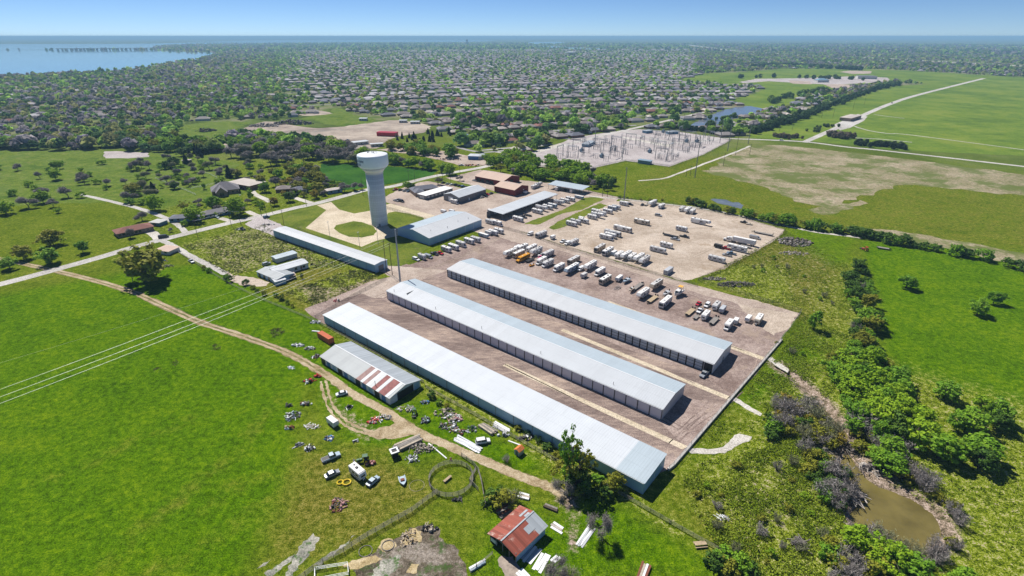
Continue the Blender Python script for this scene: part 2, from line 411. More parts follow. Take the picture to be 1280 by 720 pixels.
plain('wire_metal', (0.60, 0.60, 0.58), 0.4, 0.3)
plain('wire_dark', (0.05, 0.05, 0.055), 0.5)
plain('ac_unit', (0.60, 0.60, 0.59), 0.5); plain('ac_dark', (0.05, 0.05, 0.055), 0.5)
plain('rust_brown', (0.20, 0.075, 0.045), 0.9, var=0.4, scale=2)
plain('orange_tin', (0.55, 0.18, 0.05), 0.7, var=0.3)
plain('bus_yellow', (0.62, 0.28, 0.012), 0.4)
plain('car_white', (0.70, 0.71, 0.72), 0.3); plain('car_silver', (0.40, 0.42, 0.44), 0.3, 0.4); plain('car_dark', (0.035, 0.038, 0.045), 0.3); plain('car_red', (0.42, 0.015, 0.03), 0.35)
plain('car_blue', (0.10, 0.18, 0.28), 0.35); plain('car_pale_blue', (0.36, 0.45, 0.52), 0.4); plain('magenta_cover', (0.55, 0.02, 0.16), 0.6); plain('orange_canvas', (0.70, 0.38, 0.07), 0.7)
plain('tractor_green', (0.035, 0.11, 0.04), 0.5, var=0.3); plain('tractor_red', (0.40, 0.05, 0.03), 0.5)
plain('yellow_plastic', (0.70, 0.50, 0.02), 0.5); plain('blue_plastic', (0.05, 0.20, 0.45), 0.5); plain('red_plastic', (0.55, 0.03, 0.02), 0.5)
plain('rust_soft', (0.33, 0.215, 0.195), 0.8, var=0.3, scale=0.8); plain('rust_deep', (0.27, 0.11, 0.10), 0.8, var=0.35, scale=0.8)
plain('pale_pink', (0.45, 0.25, 0.24), 0.8, var=0.4, scale=3)
plain('tower_paint', (0.66, 0.77, 0.87), 0.4, var=0.05, scale=0.25); plain('tower_top', (0.72, 0.74, 0.75), 0.4, var=0.04, scale=0.3)
plain('tower_letter', (0.02, 0.055, 0.18), 0.5)
plain('shingle_grey', (0.195, 0.185, 0.200), 0.9, var=0.15, scale=0.8); plain('shingle_brown', (0.215, 0.185, 0.175), 0.9, var=0.15, scale=0.8); plain('shingle_slate', (0.150, 0.155, 0.185), 0.9, var=0.15, scale=0.8)
plain('shingle_tan', (0.270, 0.245, 0.235), 0.9, var=0.15, scale=0.8); plain('shingle_red', (0.22, 0.10, 0.08), 0.9, var=0.15, scale=0.8); plain('flat_roof', (0.46, 0.41, 0.37), 0.9, var=0.1, scale=0.3)
plain('brick_tan', (0.30, 0.22, 0.165), 0.9, var=0.15); plain('brick_red', (0.22, 0.11, 0.08), 0.9, var=0.15); plain('siding_pale', (0.52, 0.52, 0.49), 0.8, var=0.08); plain('siding_blue', (0.16, 0.27, 0.36), 0.7, var=0.08)
plain('bark', (0.085, 0.065, 0.05), 0.95, var=0.35, scale=2); plain('bark_grey', (0.15, 0.13, 0.12), 0.95, var=0.3, scale=2)
plain('rubble', (0.24, 0.21, 0.19), 0.95, var=0.5, scale=0.6); plain('rock_pale', (0.42, 0.38, 0.34), 0.95, var=0.3)
plain('tarp_blue', (0.06, 0.18, 0.40), 0.5)
plain('wall_concrete', (0.50, 0.47, 0.44), 0.85, var=0.1)
mesh_fence('fence_mesh', (0.16, 0.165, 0.17), 0.26)
mesh_fence('fence_mesh_dark', (0.09, 0.09, 0.085), 0.33)
# concrete shaft with pour lines
m, nt, b = newmat('tower_concrete')
tc = nt.new('ShaderNodeTexCoord').outputs['Object']; sp = nt.new('ShaderNodeSeparateXYZ'); nt.link(tc, sp.inputs[0])
ph = nt.math('FRACT', nt.math('DIVIDE', sp.outputs[2], 1.7))
ang = nt.math('FRACT', nt.math('MULTIPLY', nt.math('ARCTAN2', sp.outputs[1], sp.outputs[0]), 24 / (2 * math.pi)))
ln = nt.math('MAXIMUM', nt.math('LESS_THAN', ph, 0.07), nt.math('LESS_THAN', ang, 0.06))
wn = nt.new('ShaderNodeTexWhiteNoise'); wn.noise_dimensions = '1D'; nt.link(nt.math('FLOOR', nt.math('DIVIDE', sp.outputs[2], 1.7)), wn.inputs['W'])
base = nt.ramp(nt.math('ADD', nt.math('MULTIPLY', wn.outputs['Value'], 0.5), nt.math('MULTIPLY', nt.noise(tc, 0.5, 6, 0.7), 0.5)), [(0.2, (0.58, 0.61, 0.64)), (0.8, (0.70, 0.73, 0.76))])
nt.link(nt.mix(nt.math('MULTIPLY', ln, 0.35), base, (0.18, 0.18, 0.185)), b.inputs['Base Color']); b.inputs['Roughness'].default_value = 0.85

foliage('leaf_bright', [(0.142, 0.262, 0.010), (0.249, 0.404, 0.016), (0.392, 0.535, 0.029)], 0.3)
foliage('leaf_mid', [(0.090, 0.205, 0.012), (0.170, 0.332, 0.019), (0.291, 0.447, 0.028)], 0.25)
foliage('leaf_olive', [(0.139, 0.158, 0.014), (0.245, 0.258, 0.023), (0.350, 0.346, 0.037)], 0.25)
foliage('leaf_dark', [(0.036, 0.086, 0.013), (0.074, 0.150, 0.016), (0.133, 0.220, 0.026)], 0.15)
foliage('leaf_cedar', [(0.015, 0.027, 0.014), (0.027, 0.045, 0.022), (0.045, 0.066, 0.029)], 0.1)
foliage('leaf_amber', [(0.212, 0.173, 0.016), (0.317, 0.254, 0.025), (0.423, 0.326, 0.037)], 0.25)
foliage('twigs', [(0.167, 0.149, 0.140), (0.265, 0.239, 0.224), (0.385, 0.356, 0.333)], 0.1)
foliage('twigs_green', [(0.149, 0.149, 0.098), (0.230, 0.236, 0.132), (0.333, 0.345, 0.184)], 0.2)
foliage('weeds', [(0.05, 0.075, 0.012), (0.13, 0.20, 0.010), (0.27, 0.36, 0.014), (0.30, 0.36, 0.04), (0.46, 0.42, 0.28)], 0.3)
foliage('twigs_fine', [(0.140, 0.125, 0.115), (0.220, 0.200, 0.185), (0.330, 0.305, 0.285)], 0.1)
foliage('weeds_dull', [(0.045, 0.060, 0.018), (0.085, 0.110, 0.022), (0.140, 0.165, 0.035), (0.21, 0.19, 0.11), (0.30, 0.265, 0.19)], 0.25)
vcol('far_leaf', 'col', 0.8, 0.42); vcol('far_house', 'col', 0.85)

# ================================================================== sky, sun, air, camera
world = bpy.data.worlds.new('World'); SC.world = world; world.use_nodes = True
wt = world.node_tree; bg = wt.nodes['Background']
sky = wt.nodes.new('ShaderNodeTexSky'); sky.sky_type = 'NISHITA'; sky.sun_disc = False
sky.sun_elevation = SUN_EL; sky.sun_rotation = SUN_AZ
sky.altitude = 2500; sky.air_density = 0.65; sky.dust_density = 0.0; sky.ozone_density = 8.5
wt.links.new(sky.outputs[0], bg.inputs['Color']); bg.inputs['Strength'].default_value = 0.062
sd = bpy.data.lights.new('sun', 'SUN'); sd.energy = 3.9; sd.angle = R(0.53); sd.color = (1.0, 0.955, 0.89)
so = bpy.data.objects.new('sun', sd); COL.objects.link(so)
tosun = Vector((math.sin(SUN_AZ) * math.cos(SUN_EL), math.cos(SUN_AZ) * math.cos(SUN_EL), math.sin(SUN_EL)))
so.rotation_euler = (-tosun).to_track_quat('-Z', 'Y').to_euler(); so.location = tosun * 300
cd = bpy.data.cameras.new('camera'); cam = bpy.data.objects.new('camera', cd); COL.objects.link(cam)
cam.location = (0, 0, H); cam.rotation_euler = (math.pi / 2 - PITCH, 0, 0)
cd.sensor_fit = 'HORIZONTAL'; cd.sensor_width = 36; cd.lens = 36 * F / 1280; cd.clip_start = 1; cd.clip_end = 150000
SC.camera = cam
SC.view_settings.view_transform = 'Standard'; SC.view_settings.look = 'None'; SC.view_settings.gamma = 1; SC.view_settings.exposure = 0.70
SC.view_settings.use_curve_mapping = False
SC.cycles.max_bounces = 5; SC.cycles.diffuse_bounces = 3; SC.cycles.transparent_max_bounces = 8; SC.cycles.volume_bounces = 0
SC.cycles.use_denoising = True; SC.cycles.denoiser = "OPENIMAGEDENOISE"; SC.cycles.denoising_input_passes = "RGB_ALBEDO_NORMAL"; SC.cycles.denoising_prefilter = "ACCURATE"
# the air: one closed box round everything
hz = MB().box(0, 0, -6, 130000, 130000, 132)
m, nt, b = newmat('haze_air'); nt.n.remove(b)
pv = nt.new('ShaderNodeVolumePrincipled'); pv.inputs['Color'].default_value = (0.42, 0.74, 1.0, 1); pv.inputs['Density'].default_value = 0.0001; pv.inputs['Anisotropy'].default_value = 0.0
nt.link(pv.outputs[0], nt.n['Material Output'].inputs['Volume'])
tag(build(hz, 'haze', 'haze_air'), kind='stuff')

# ================================================================== the ground: one sheet to the horizon
def axis(lo, hi, step, far):
    a = list(np.arange(lo, hi + 0.1, step)); x = hi; s = step
    up = []
    while x < far: s *= 1.22; x += s; up.append(x)
    x = lo; s = step; dn = []
    while x > -far: s *= 1.22; x -= s; dn.append(x)
    return np.array(dn[::-1] + a + up)
POND = W2([(1058.6, 567), (1066, 571), (1074, 584), (1084, 596), (1095, 604), (1120, 613), (1146, 624), (1172, 644), (1180, 668), (1160, 684), (1140, 688), (1118, 686), (1098, 672), (1084.6, 662), (1071, 654), (1060, 643.6), (1066, 636), (1074, 628), (1071, 610), (1060, 598), (1049.4, 585.5), (1052, 574)])
CREEK = W2([(972, 456), (990, 468), (1003, 480), (1018, 492), (1026, 500), (1036, 512), (1046, 524), (1058, 541), (1061, 556), (1060, 568)])
gx = axis(-330, 430, 2.6, 60000); gy = axis(40, 700, 2.6, 60000)
GX, GY = np.meshgrid(gx, gy)
dp = seg_dist(POND, GX, GY, True); ip = inside(POND, GX, GY)
sp_ = np.where(ip, -dp, dp); dc = seg_dist(CREEK, GX, GY)
dip = np.maximum(np.clip(1.0 - (sp_ + 2.5) / 5.0, 0, 1), np.clip(1.0 - dc / 3.2, 0, 1) * 0.75)
GZ = -1.9 * dip * dip * (3 - 2 * dip)
mDRY = np.zeros_like(GX); mSCR = np.zeros_like(GX); mBARE = np.zeros_like(GX); mLUSH = np.zeros_like(GX)
def mx(a, poly, fe, v=1.0): np.maximum(a, soft(poly, GX, GY, fe) * v, out=a)
# lush pastures
mx(mLUSH, [(-60, 380), (160, 340), (250, 330), (300, 345), (400, 395), (410, 450), (500, 505), (560, 560), (500, 590), (430, 560), (380, 470), (360, 620), (300, 730), (-300, 760)], 8)
mx(mLUSH, [(1075, 300), (1130, 305), (1500, 330), (1500, 560), (1130, 480), (1105, 440), (1098, 380)], 5)
mx(mLUSH, [(590, 730), (620, 640), (700, 640), (740, 610), (800, 645), (880, 690), (960, 730)], 8)
mx(mLUSH, [(500, 500), (540, 500), (700, 590), (640, 590), (540, 560)], 4)
mx(mLUSH, [(820, 580), (870, 560), (960, 570), (1000, 620), (960, 640), (860, 630)], 8, 0.6)
mx(mLUSH, [(905, 500), (960, 450), (1000, 400), (1050, 420), (1060, 480), (1000, 470), (950, 520)], 6, 0.7)
mx(mLUSH, [(985, 285), (1010, 285), (1075, 300), (1060, 330), (1040, 350), (990, 340)], 6, 0.6)
# tired, weedy grass
mx(mDRY, [(380, 560), (500, 560), (560, 620), (470, 690), (330, 700), (340, 640)], 10, 0.75)
mx(mDRY, [(880, 300), (990, 300), (1060, 340), (1060, 420), (1000, 400), (900, 360)], 8, 0.7)
mx(mDRY, [(840, 600), (960, 560), (1010, 600), (1040, 680), (1000, 740), (900, 690)], 10, 0.85)
mx(mDRY, [(310, 350), (400, 330), (480, 340), (440, 375), (390, 395), (330, 370)], 5, 0.8)
mx(mDRY, [(760, 240), (800, 215), (900, 190), (1120, 200), (1500, 240), (1500, 330), (1120, 300), (1000, 285)], 12, 0.38)
# rough scrub
for pl_, v_ in (([(140, 700), (230, 620), (290, 575), (330, 520), (350, 490)], .32), ([(250, 640), (290, 610), (330, 600), (380, 600)], .25), ([(170, 720), (250, 690), (330, 630), (400, 610)], .25), ([(60, 600), (150, 560), (250, 520)], .25)):
    np.maximum(mDRY, v_ * np.clip(1.3 - seg_dist(W2(pl_), GX, GY) / 5.0, 0, 1), out=mDRY)
mx(mSCR, [(228, 305), (330, 278), (345, 290), (440, 335), (380, 335), (350, 325), (290, 348)], 4)
mx(mSCR, [(870, 330), (985, 330), (1000, 390), (930, 370), (880, 355)], 5, 0.7)
mx(mSCR, [(850, 600), (950, 500), (1010, 450), (1060, 440), (1130, 460), (1500, 560), (1500, 760), (980, 760), (900, 660)], 10, 0.75)
mx(mSCR, [(1000, 360), (1060, 330), (1100, 400), (1060, 450), (1010, 430)], 6, 0.5)
mx(mSCR, [(350, 365), (440, 335), (480, 340), (395, 385)], 4, 0.8)
mx(mSCR, [(395, 400), (420, 405), (600, 505), (800, 625), (870, 670), (850, 672), (780, 620), (690, 590), (640, 545), (525, 490)], 3, 0.8)
mx(mSCR, [(160, 230), (300, 180), (440, 180), (420, 250), (300, 300), (160, 300)], 20, 0.35)
# bare earth
mx(mBARE, [(235, 305), (330, 281), (345, 292), (430, 335), (380, 335), (350, 325), (290, 346)], 5, .40)
mx(mBARE, [(860, 610), (940, 565), (1010, 560), (1050, 620), (1010, 690), (930, 690)], 8, .33)
mx(mBARE, [(920, 320), (1000, 290), (1055, 330), (1060, 400), (1000, 385)], 8, .28)
mx(mBARE, [(690, 605), (722, 620), (722, 690), (712, 690), (712, 640), (695, 625)], 2.5, 0.9)
mx(mBARE, [(400, 470), (425, 505), (470, 535), (520, 530), (520, 545), (455, 552), (418, 525), (404, 500)], 3, 0.55)
mx(mBARE, [(360, 350), (420, 360), (470, 345), (480, 350), (395, 388)], 3, 0.5)
mx(mBARE, [(1045, 565), (1080, 565), (1130, 590), (1120, 620), (1060, 610)], 4, 0.8)
cr = np.clip(1.2 - (np.minimum(sp_, dc)) / 6.0, 0, 1) ; mBARE = np.maximum(mBARE, cr * 0.85)
far = np.clip((np.hypot(GX, GY) - 600) / 300, 0, 1)
n1, n2 = GX.shape
gv = np.stack([GX, GY, GZ], -1).reshape(-1, 3)
ii = np.arange(n1 * n2).reshape(n1, n2)
gf = np.stack([ii[:-1, :-1], ii[:-1, 1:], ii[1:, 1:], ii[1:, :-1]], -1).reshape(-1, 4)
def npmesh(name, v, f, cols=None, attr='col', tone=None):
    me = bpy.data.meshes.new(name); k = f.shape[1]
    me.vertices.add(len(v)); me.vertices.foreach_set('co', v.astype(np.float32).ravel())
    me.loops.add(f.size); me.loops.foreach_set('vertex_index', f.astype(np.int32).ravel())
    me.polygons.add(len(f)); me.polygons.foreach_set('loop_start', np.arange(0, f.size, k, dtype=np.int32))
    me.polygons.foreach_set('loop_total', np.full(len(f), k, np.int32))
    if cols is not None:
        a = me.attributes.new(attr, 'FLOAT_COLOR', 'POINT'); a.data.foreach_set('color', cols.astype(np.float32).ravel())
    if tone is not None:
        a = me.attributes.new('tone', 'FLOAT', 'POINT'); a.data.foreach_set('value', tone.astype(np.float32).ravel())
    me.update(calc_edges=True); return me
cov = np.stack([mDRY, mSCR, mBARE, mLUSH], -1).reshape(-1, 4)
gme = npmesh('ground', gv, gf, cov, 'cover')
fa = gme.attributes.new('far', 'FLOAT', 'POINT'); fa.data.foreach_set('value', far.astype(np.float32).ravel())
m, nt, b = newmat('ground_cover')
pos = nt.new('ShaderNodeNewGeometry').outputs['Position']
ca = nt.new('ShaderNodeAttribute'); ca.attribute_name = 'cover'; sc_ = nt.new('ShaderNodeSeparateColor'); nt.link(ca.outputs['Color'], sc_.inputs[0])
fr = nt.new('ShaderNodeAttribute'); fr.attribute_name = 'far'
nA = nt.noise(pos, 0.025, 6, 0.7); nB = nt.noise(pos, 0.13, 6, 0.72); nC = nt.noise(pos, 0.55, 5, 0.7); nD = nt.noise(pos, 2.6, 3, 0.7)
fine = nt.math('ADD', nt.math('MULTIPLY', nC, 0.5), nt.math('MULTIPLY', nD, 0.5))
wide = nt.math('ADD', nt.math('MULTIPLY', nA, 0.45), nt.math('MULTIPLY', nB, 0.55))
def cover(mask, base, cols, w=0.35, src=None, ns=None):
    col = nt.ramp(src or fine, [(0.40 + 0.20 * i / (len(cols) - 1), cols[i]) for i in range(len(cols))])
    t = nt.math('ADD', mask, nt.math('MULTIPLY', nt.math('SUBTRACT', ns or nB, 0.5), 1.5))
    t = nt.math('MULTIPLY', t, nt.sstep(mask, 0.0, 0.12))
    return nt.mix(nt.sstep(t, 0.5 - w, 0.5 + w), base, col)
mixf = nt.math('ADD', nt.math('MULTIPLY', fine, 0.55), nt.math('MULTIPLY', wide, 0.45))
g0 = nt.ramp(mixf, [(0.41, (0.045, 0.080, 0.004)), (0.5, (0.098, 0.142, 0.006)), (0.59, (0.170, 0.190, 0.024))])
g1 = cover(ca.outputs['Alpha'], g0, [(0.024, 0.066, 0.001), (0.068, 0.145, 0.001), (0.135, 0.200, 0.004)], 0.4, mixf)
g2 = cover(sc_.outputs[0], g1, [(0.055, 0.075, 0.006), (0.125, 0.130, 0.012), (0.215, 0.190, 0.050)], 0.4, fine)
g3 = cover(sc_.outputs[1], g2, [(0.020, 0.030, 0.006), (0.085, 0.125, 0.006), (0.200, 0.250, 0.010), (0.300, 0.260, 0.160)], 0.35, fine, nC)
g4 = cover(sc_.outputs[2], g3, [(0.10, 0.075, 0.05), (0.24, 0.185, 0.13), (0.36, 0.30, 0.23)], 0.22, fine, nC)
fcol = nt.ramp(nt.noise(pos, 0.006, 8, 0.7), [(0.40, (0.050, 0.075, 0.020)), (0.5, (0.105, 0.145, 0.036)), (0.60, (0.210, 0.200, 0.120))])
micro = nt.ramp(nt.math('ADD', nt.math('MULTIPLY', nD, 0.6), nt.math('MULTIPLY', nC, 0.4)), [(0.38, (0.50, 0.52, 0.5)), (0.5, (1.0, 1.0, 1.0)), (0.62, (1.55, 1.45, 1.7))])
g4 = nt.mix(1.0, g4, micro, 'MULTIPLY')
out = nt.mix(fr.outputs['Fac'], g4, fcol)
nt.link(out, b.inputs['Base Color']); b.inputs['Roughness'].default_value = 1.0; b.inputs['Specular IOR Level'].default_value = 0.0
bp = nt.new('ShaderNodeBump'); bp.inputs['Strength'].default_value = 0.5; bp.inputs['Distance'].default_value = 0.5
nt.link(fine, bp.inputs['Height']); nt.link(bp.outputs[0], b.inputs['Normal'])
go = link('ground', gme, 'ground_cover'); go['kind'] = 'structure'
# ================================================================== sheets of ground: yards, roads, tracks, water
pc = Vector((sum(p[0] for p in POND) / len(POND), sum(p[1] for p in POND) / len(POND)))
sheet('pond_water', [tuple(pc + (Vector(p) - pc) * (1 + 1.6 / max(3, (Vector(p) - pc).length))) for p in POND], 'pond_water', -0.95, 0, 0, world=True)
mb = MB(); sl = smooth_line([tuple(p) for p in CREEK], 4)
strip('creek_water', CREEK[4:], 1.6, 'pond_water', -1.15, 0.2, 4, world=True)
# lake
LK = [[(-900, 130), (-200, 103), (60, 93), (150, 87.5), (170, 85.5), (200, 81), (222, 77.5), (240, 75.2), (258, 71.2), (270, 68), (284, 66.3), (262, 65.6), (230, 64.3), (192, 62.6), (-900, 62.6)],
      [(-900, 62.4), (150, 62.4), (189, 62), (195, 58.7), (215, 56.8), (240, 56), (300, 55.2), (400, 54.4), (440, 53.9), (400, 53.2), (330, 53), (236, 53.2), (200, 54.2), (160, 54.8), (-900, 56)],
      [(232, 52.2), (300, 50.9), (360, 50.2), (480, 49.6), (590, 49.8), (622, 51), (590, 52.2), (520, 52.5), (420, 52.6), (330, 52.7)],
      [(652, 53.4), (672, 52.3), (696, 52.3), (714, 53.8), (690, 55.2), (668, 55.3)], [(655, 57.3), (690, 57.4), (715, 59), (740, 60.2), (767, 60.0), (766, 61.3), (720, 61.7), (700, 60), (670, 58.4)]]
for i, p in enumerate(LK): sheet('lake_water', p, 'lake_water', 0.4, 300 if i else 60, 8 if i == 0 else 0)
sheet('pond_water', [(860, 158.5), (871, 152), (882, 146.5), (893, 142), (905, 137.5), (920, 133.6), (938, 132.6), (957, 136.5), (949, 139.5), (936, 143), (923, 147), (905, 153), (889, 157.5), (872, 160)], 'puddle_water', 0.10, 8, 1.0)
sheet('puddle_water', [(888, 249), (897, 248.5), (908, 250), (916, 253), (924, 253), (929, 257), (926, 261), (918, 259), (908, 256.5), (896, 254)], 'puddle_water', 0.05, 2, 0.6)
# storage yard
YARD = [(380, 386), (408, 376), (440, 362), (462, 352), (489, 345.5), (476, 340), (472, 330), (485, 326), (512, 331), (540, 321), (562, 312.5), (606, 293), (628, 284), (660, 292), (700, 306), (760, 323.5), (850, 351.5), (1000, 391.5), (985, 412), (973, 427), (842, 584), (834, 588), (812, 594), (700, 540), (600, 485), (500, 445), (404, 404), (392, 397)]
sheet('yard', YARD, 'gravel_dark', 0.012, 3, 0.35)
for q in ([(412, 380), (450, 367), (484, 377), (640, 446), (826, 528), (842, 545), (856, 558), (834, 568), (700, 505), (560, 437), (440, 384)], [(528, 350), (560, 350), (720, 412), (886, 474), (915, 497), (905, 505), (860, 497), (700, 425), (600, 380)]):
    sheet('wheel_ruts', q, 'gravel_ruts', 0.022, 3, 0.5)
sheet('crossing', [(430, 372), (462, 354), (490, 346.5), (476, 339), (474, 331), (500, 333), (560, 338), (540, 345), (500, 362), (480, 372), (445, 374)], 'gravel_pink', 0.02, 3, 0.6)
sheet('yard_corner', [(915, 372), (940, 374), (998, 392), (984, 411), (966, 420), (955, 412), (945, 400), (925, 386)], 'gravel_tan', 0.026, 2.5, 0.8)
sheet('lane', [(612, 291), (628, 284), (660, 292), (700, 306), (760, 323.5), (850, 351.5), (998, 391), (990, 392), (940, 384), (880, 369), (800, 343), (740, 325), (690, 311), (640, 302)], 'gravel_pink', 0.034, 3, 0.6)
UP = [(690, 281), (704, 275), (735, 262), (757, 254), (770, 251.5), (800, 250), (842, 256), (880, 262), (925, 271), (982, 287.5), (972, 298), (944, 315), (905, 336), (870, 348), (852, 351), (760, 323), (700, 305.5), (660, 291.5)]
sheet('upper_lot', UP, 'gravel_tan', 0.02, 3, 0.6)
sheet('business_lot', [(470, 258), (478, 248), (500, 236), (530, 226), (565, 221), (600, 212), (640, 224), (690, 229), (735, 238), (775, 247), (770, 252), (735, 263), (700, 276), (690, 282), (660, 292), (628, 285), (606, 294), (590, 288), (548, 272), (500, 260)], 'gravel_pink', 0.014, 4, 0.7)
sheet('grass_strip', [(655, 280), (668, 274.5), (688, 268), (704, 262), (716, 255.5), (730, 247.5), (744, 246), (756, 249), (742, 255), (728, 262), (712, 265), (698, 268.5), (682, 277), (672, 281)], 'grass_olive', 0.03, 2, 0.5)
sheet('grass_strip', [(686, 285), (697, 277.5), (714, 269), (734, 260.5), (750, 254), (759, 257), (742, 265), (722, 275), (703, 284.5), (692, 287)], 'grass_olive', 0.036, 2, 0.5)
sheet('grass_strip', [(508, 229.5), (540, 221), (556, 222), (580, 229), (612, 237), (625, 242), (600, 241), (560, 231), (535, 226.5)], 'grass_olive', 0.036, 2, 0.4)
# around the water tower
sheet('lawn', [(332, 274), (365, 263), (402, 254.5), (440, 245), (462, 240), (480, 252), (548, 271), (537, 308), (514, 327), (500, 333), (468, 331), (410, 304), (372, 286)], 'grass_olive', 0.016, 4, 0.4)
sheet('drive', [(382, 285), (396, 273), (408, 262.5), (396, 256.5), (414, 252.5), (424, 262), (443, 267), (462, 263.5), (474, 258), (488, 254.5), (520, 263), (551, 271.5), (540, 279), (500, 294), (470, 301), (452, 308.5), (430, 301)], 'concrete_tan', 0.024, 0, 0)
sheet('lawn', [(417, 285.5), (420, 281.5), (442, 276.5), (452, 277.5), (466, 282.5), (471, 289), (467, 294), (452, 297), (436, 296), (424, 291)], 'grass_olive', 0.032, 2, 0.2)
sheet('lawn', [(483, 271), (485, 266), (494, 264.3), (512, 267), (529, 272), (531, 275), (520, 279), (500, 285), (488, 286), (483, 280)], 'grass_olive', 0.032, 2, 0.2)
# roads
ROAD = [(-400, 480), (-100, 383), (40, 345), (120, 323), (160, 311), (197, 301), (247, 288.5), (286, 279), (327, 270), (362, 261.5), (400, 253), (430, 245), (460, 237), (490, 233), (535, 222), (570, 215), (605, 208.5), (640, 198.5), (669, 190.6), (705, 181.5), (740, 172.5), (757, 168), (778, 163.5), (820, 154), (880, 140)]
strip('road', ROAD, 7.5, 'road_pale', 0.040, 0.15, 8)
strip('side_road', [(203, 301), (214, 306), (236, 319), (262, 332), (283, 342.5)], 4.2, 'road_pale', 0.046, 0.3)
strip('side_road', [(232, 291.5), (222, 281), (196, 268), (160, 257), (100, 243)], 4.0, 'road_pale', 0.046, 0.4)
sheet('gravel_apron', [(283, 340), (292, 344), (312, 346), (338, 353), (333, 357), (318, 358.5), (300, 356), (286, 349)], 'gravel_tan', 0.05, 2, 0.6)
sheet('gravel_apron', [(306, 280), (320, 272), (330, 271.5), (350, 280), (366, 288), (346, 296), (330, 290), (318, 286)], 'gravel_pale', 0.044, 2, 0.5)
strip('driveway', [(312, 236), (319, 243), (332, 249), (338, 252.5)], 5, 'concrete', 0.03, 0.2); strip('driveway', [(368, 247), (380, 251), (392, 254.5)], 5, 'concrete', 0.03, 0.2)
strip('driveway', [(275, 272.5), (283, 275), (292, 277.5)], 4.5, 'concrete', 0.03, 0.2); strip('driveway', [(309, 264), (318, 268), (326, 270.5)], 4.5, 'concrete', 0.03, 0.2)
strip('driveway', [(178, 287.5), (190, 291), (200, 300)], 6, 'concrete', 0.03, 0.2)
strip('verge_road', [(778, 163.5), (800, 170), (850, 178.5), (902, 173.5), (925, 173.8), (960, 175), (1008, 177.5), (1060, 184), (1120, 190), (1400, 222)], 6.5, 'road_pale', 0.12, 0.3)
strip('highway_road', [(1005, 178), (1030, 167), (1050, 158), (1075, 146), (1110, 131), (1150, 118), (1230, 98)], [8, 11], 'road_pale', 0.13, 0.3)
sheet('gravel_apron', [(1042, 156), (1060, 148), (1072, 142.5), (1084, 146), (1080, 151), (1062, 160), (1050, 163)], 'road_pale', 0.134, 3, 0.5)
strip('trail', [(1068, 158), (1085, 163), (1110, 167), (1140, 169), (1300, 190)], 3, 'road_pale', 0.13, 0.3); strip('trail', [(1035, 170), (1060, 172), (1100, 174), (1140, 178)], 3, 'road_pale', 0.13, 0.3); strip('trail', [(1092, 143), (1105, 145), (1130, 148)], 3, 'road_pale', 0.13, 0.3)
strip('highway_road', [(860, 56.3), (884, 59.5), (912, 63), (945, 65.8), (965, 66.6), (1000, 69), (1060, 71.3), (1120, 74), (1300, 84)], 60, 'road_pale', 0.6, 1)
strip('highway_road', [(578, 52.8), (583, 56.5), (589, 61)], 40, 'road_pale', 0.6, 1)
strip('trail', [(708, 239.5), (745, 246), (780, 249), (830, 255), (880, 261), (930, 271), (985, 283), (1020, 290), (1060, 295), (1078, 297.5)], 3.0, 'concrete', 0.05, 0.4)
strip('trail', [(798, 226), (830, 223), (850, 216), (880, 205), (915, 192), (938, 182.5)], 3.2, 'concrete', 0.09, 0.5)
strip('trail', [(620, 190), (660, 196), (672, 203)], 4, 'road_pale', 0.03, 0.3)
for q in ([(595, 200), (612, 203), (650, 187), (690, 180)], [(560, 181), (600, 190), (640, 187)], [(652, 170), (690, 172), (725, 175)]): strip('street', q, 6, 'street_pale', 0.03, 0.3)
# tyre marks across the gravel
for i, q in enumerate([[(470, 372), (500, 366), (560, 392), (640, 432), (720, 470), (800, 508), (850, 535)], [(440, 378), (480, 378), (540, 412), (640, 462), (740, 512), (815, 548)], [(520, 400), (545, 392), (590, 402), (600, 425), (575, 432)], [(850, 540), (872, 520), (890, 500), (880, 486)], [(835, 560), (868, 530), (905, 506), (925, 488)], [(545, 348), (600, 366), (700, 404), (800, 446), (870, 478)], [(930, 478), (945, 462), (950, 448)], [(600, 330), (680, 352), (760, 380), (860, 415), (930, 440)], [(640, 298), (720, 322), (800, 346), (880, 372), (960, 398)], [(705, 295), (760, 300), (820, 290), (880, 285), (930, 292)], [(740, 300), (800, 318), (850, 325), (890, 310)], [(500, 340), (540, 335), (600, 310), (632, 292)], [(470, 335), (520, 352), (545, 345)]]):
    for o_ in (-.95, .95): strip('tyre_mark', q, .42, 'gravel_ruts' if i < 7 else 'gravel_pink' if i < 9 else 'gravel_tan_dark', 0.040 + .003 * (i % 3) + .001 * (o_ > 0), .12, 7, off=o_)
# concrete aprons between the sheds
for q in ([(628, 457), (633, 454.5), (860, 558), (853, 562)], [(700.5, 413.5), (704.5, 411.2), (918, 498), (911, 500.5)], [(757.5, 378.2), (761.5, 376.3), (958, 447.5), (952, 450)]):
    sheet('concrete_strip', q, 'concrete_tan', 0.044, 0, 0)
# spillways and creek path
sheet('spillway', [(858, 561), (866, 560), (890, 561.5), (904, 558.5), (912, 553), (918, 544), (924, 542.5), (940, 546), (936, 552), (928, 553), (918, 560), (906, 566.5), (886, 567.5), (864, 567)], 'concrete', 0.05, 1.5, 0.25)
sheet('spillway', [(915, 499.5), (920, 497), (936, 507), (952, 517), (950, 520.5), (934, 512)], 'concrete', 0.05, 1.5, 0.25)
sheet('spillway', [(958, 448.5), (964, 446), (974, 453), (987, 462), (985, 466), (972, 459)], 'concrete', 0.05, 1.5, 0.25)
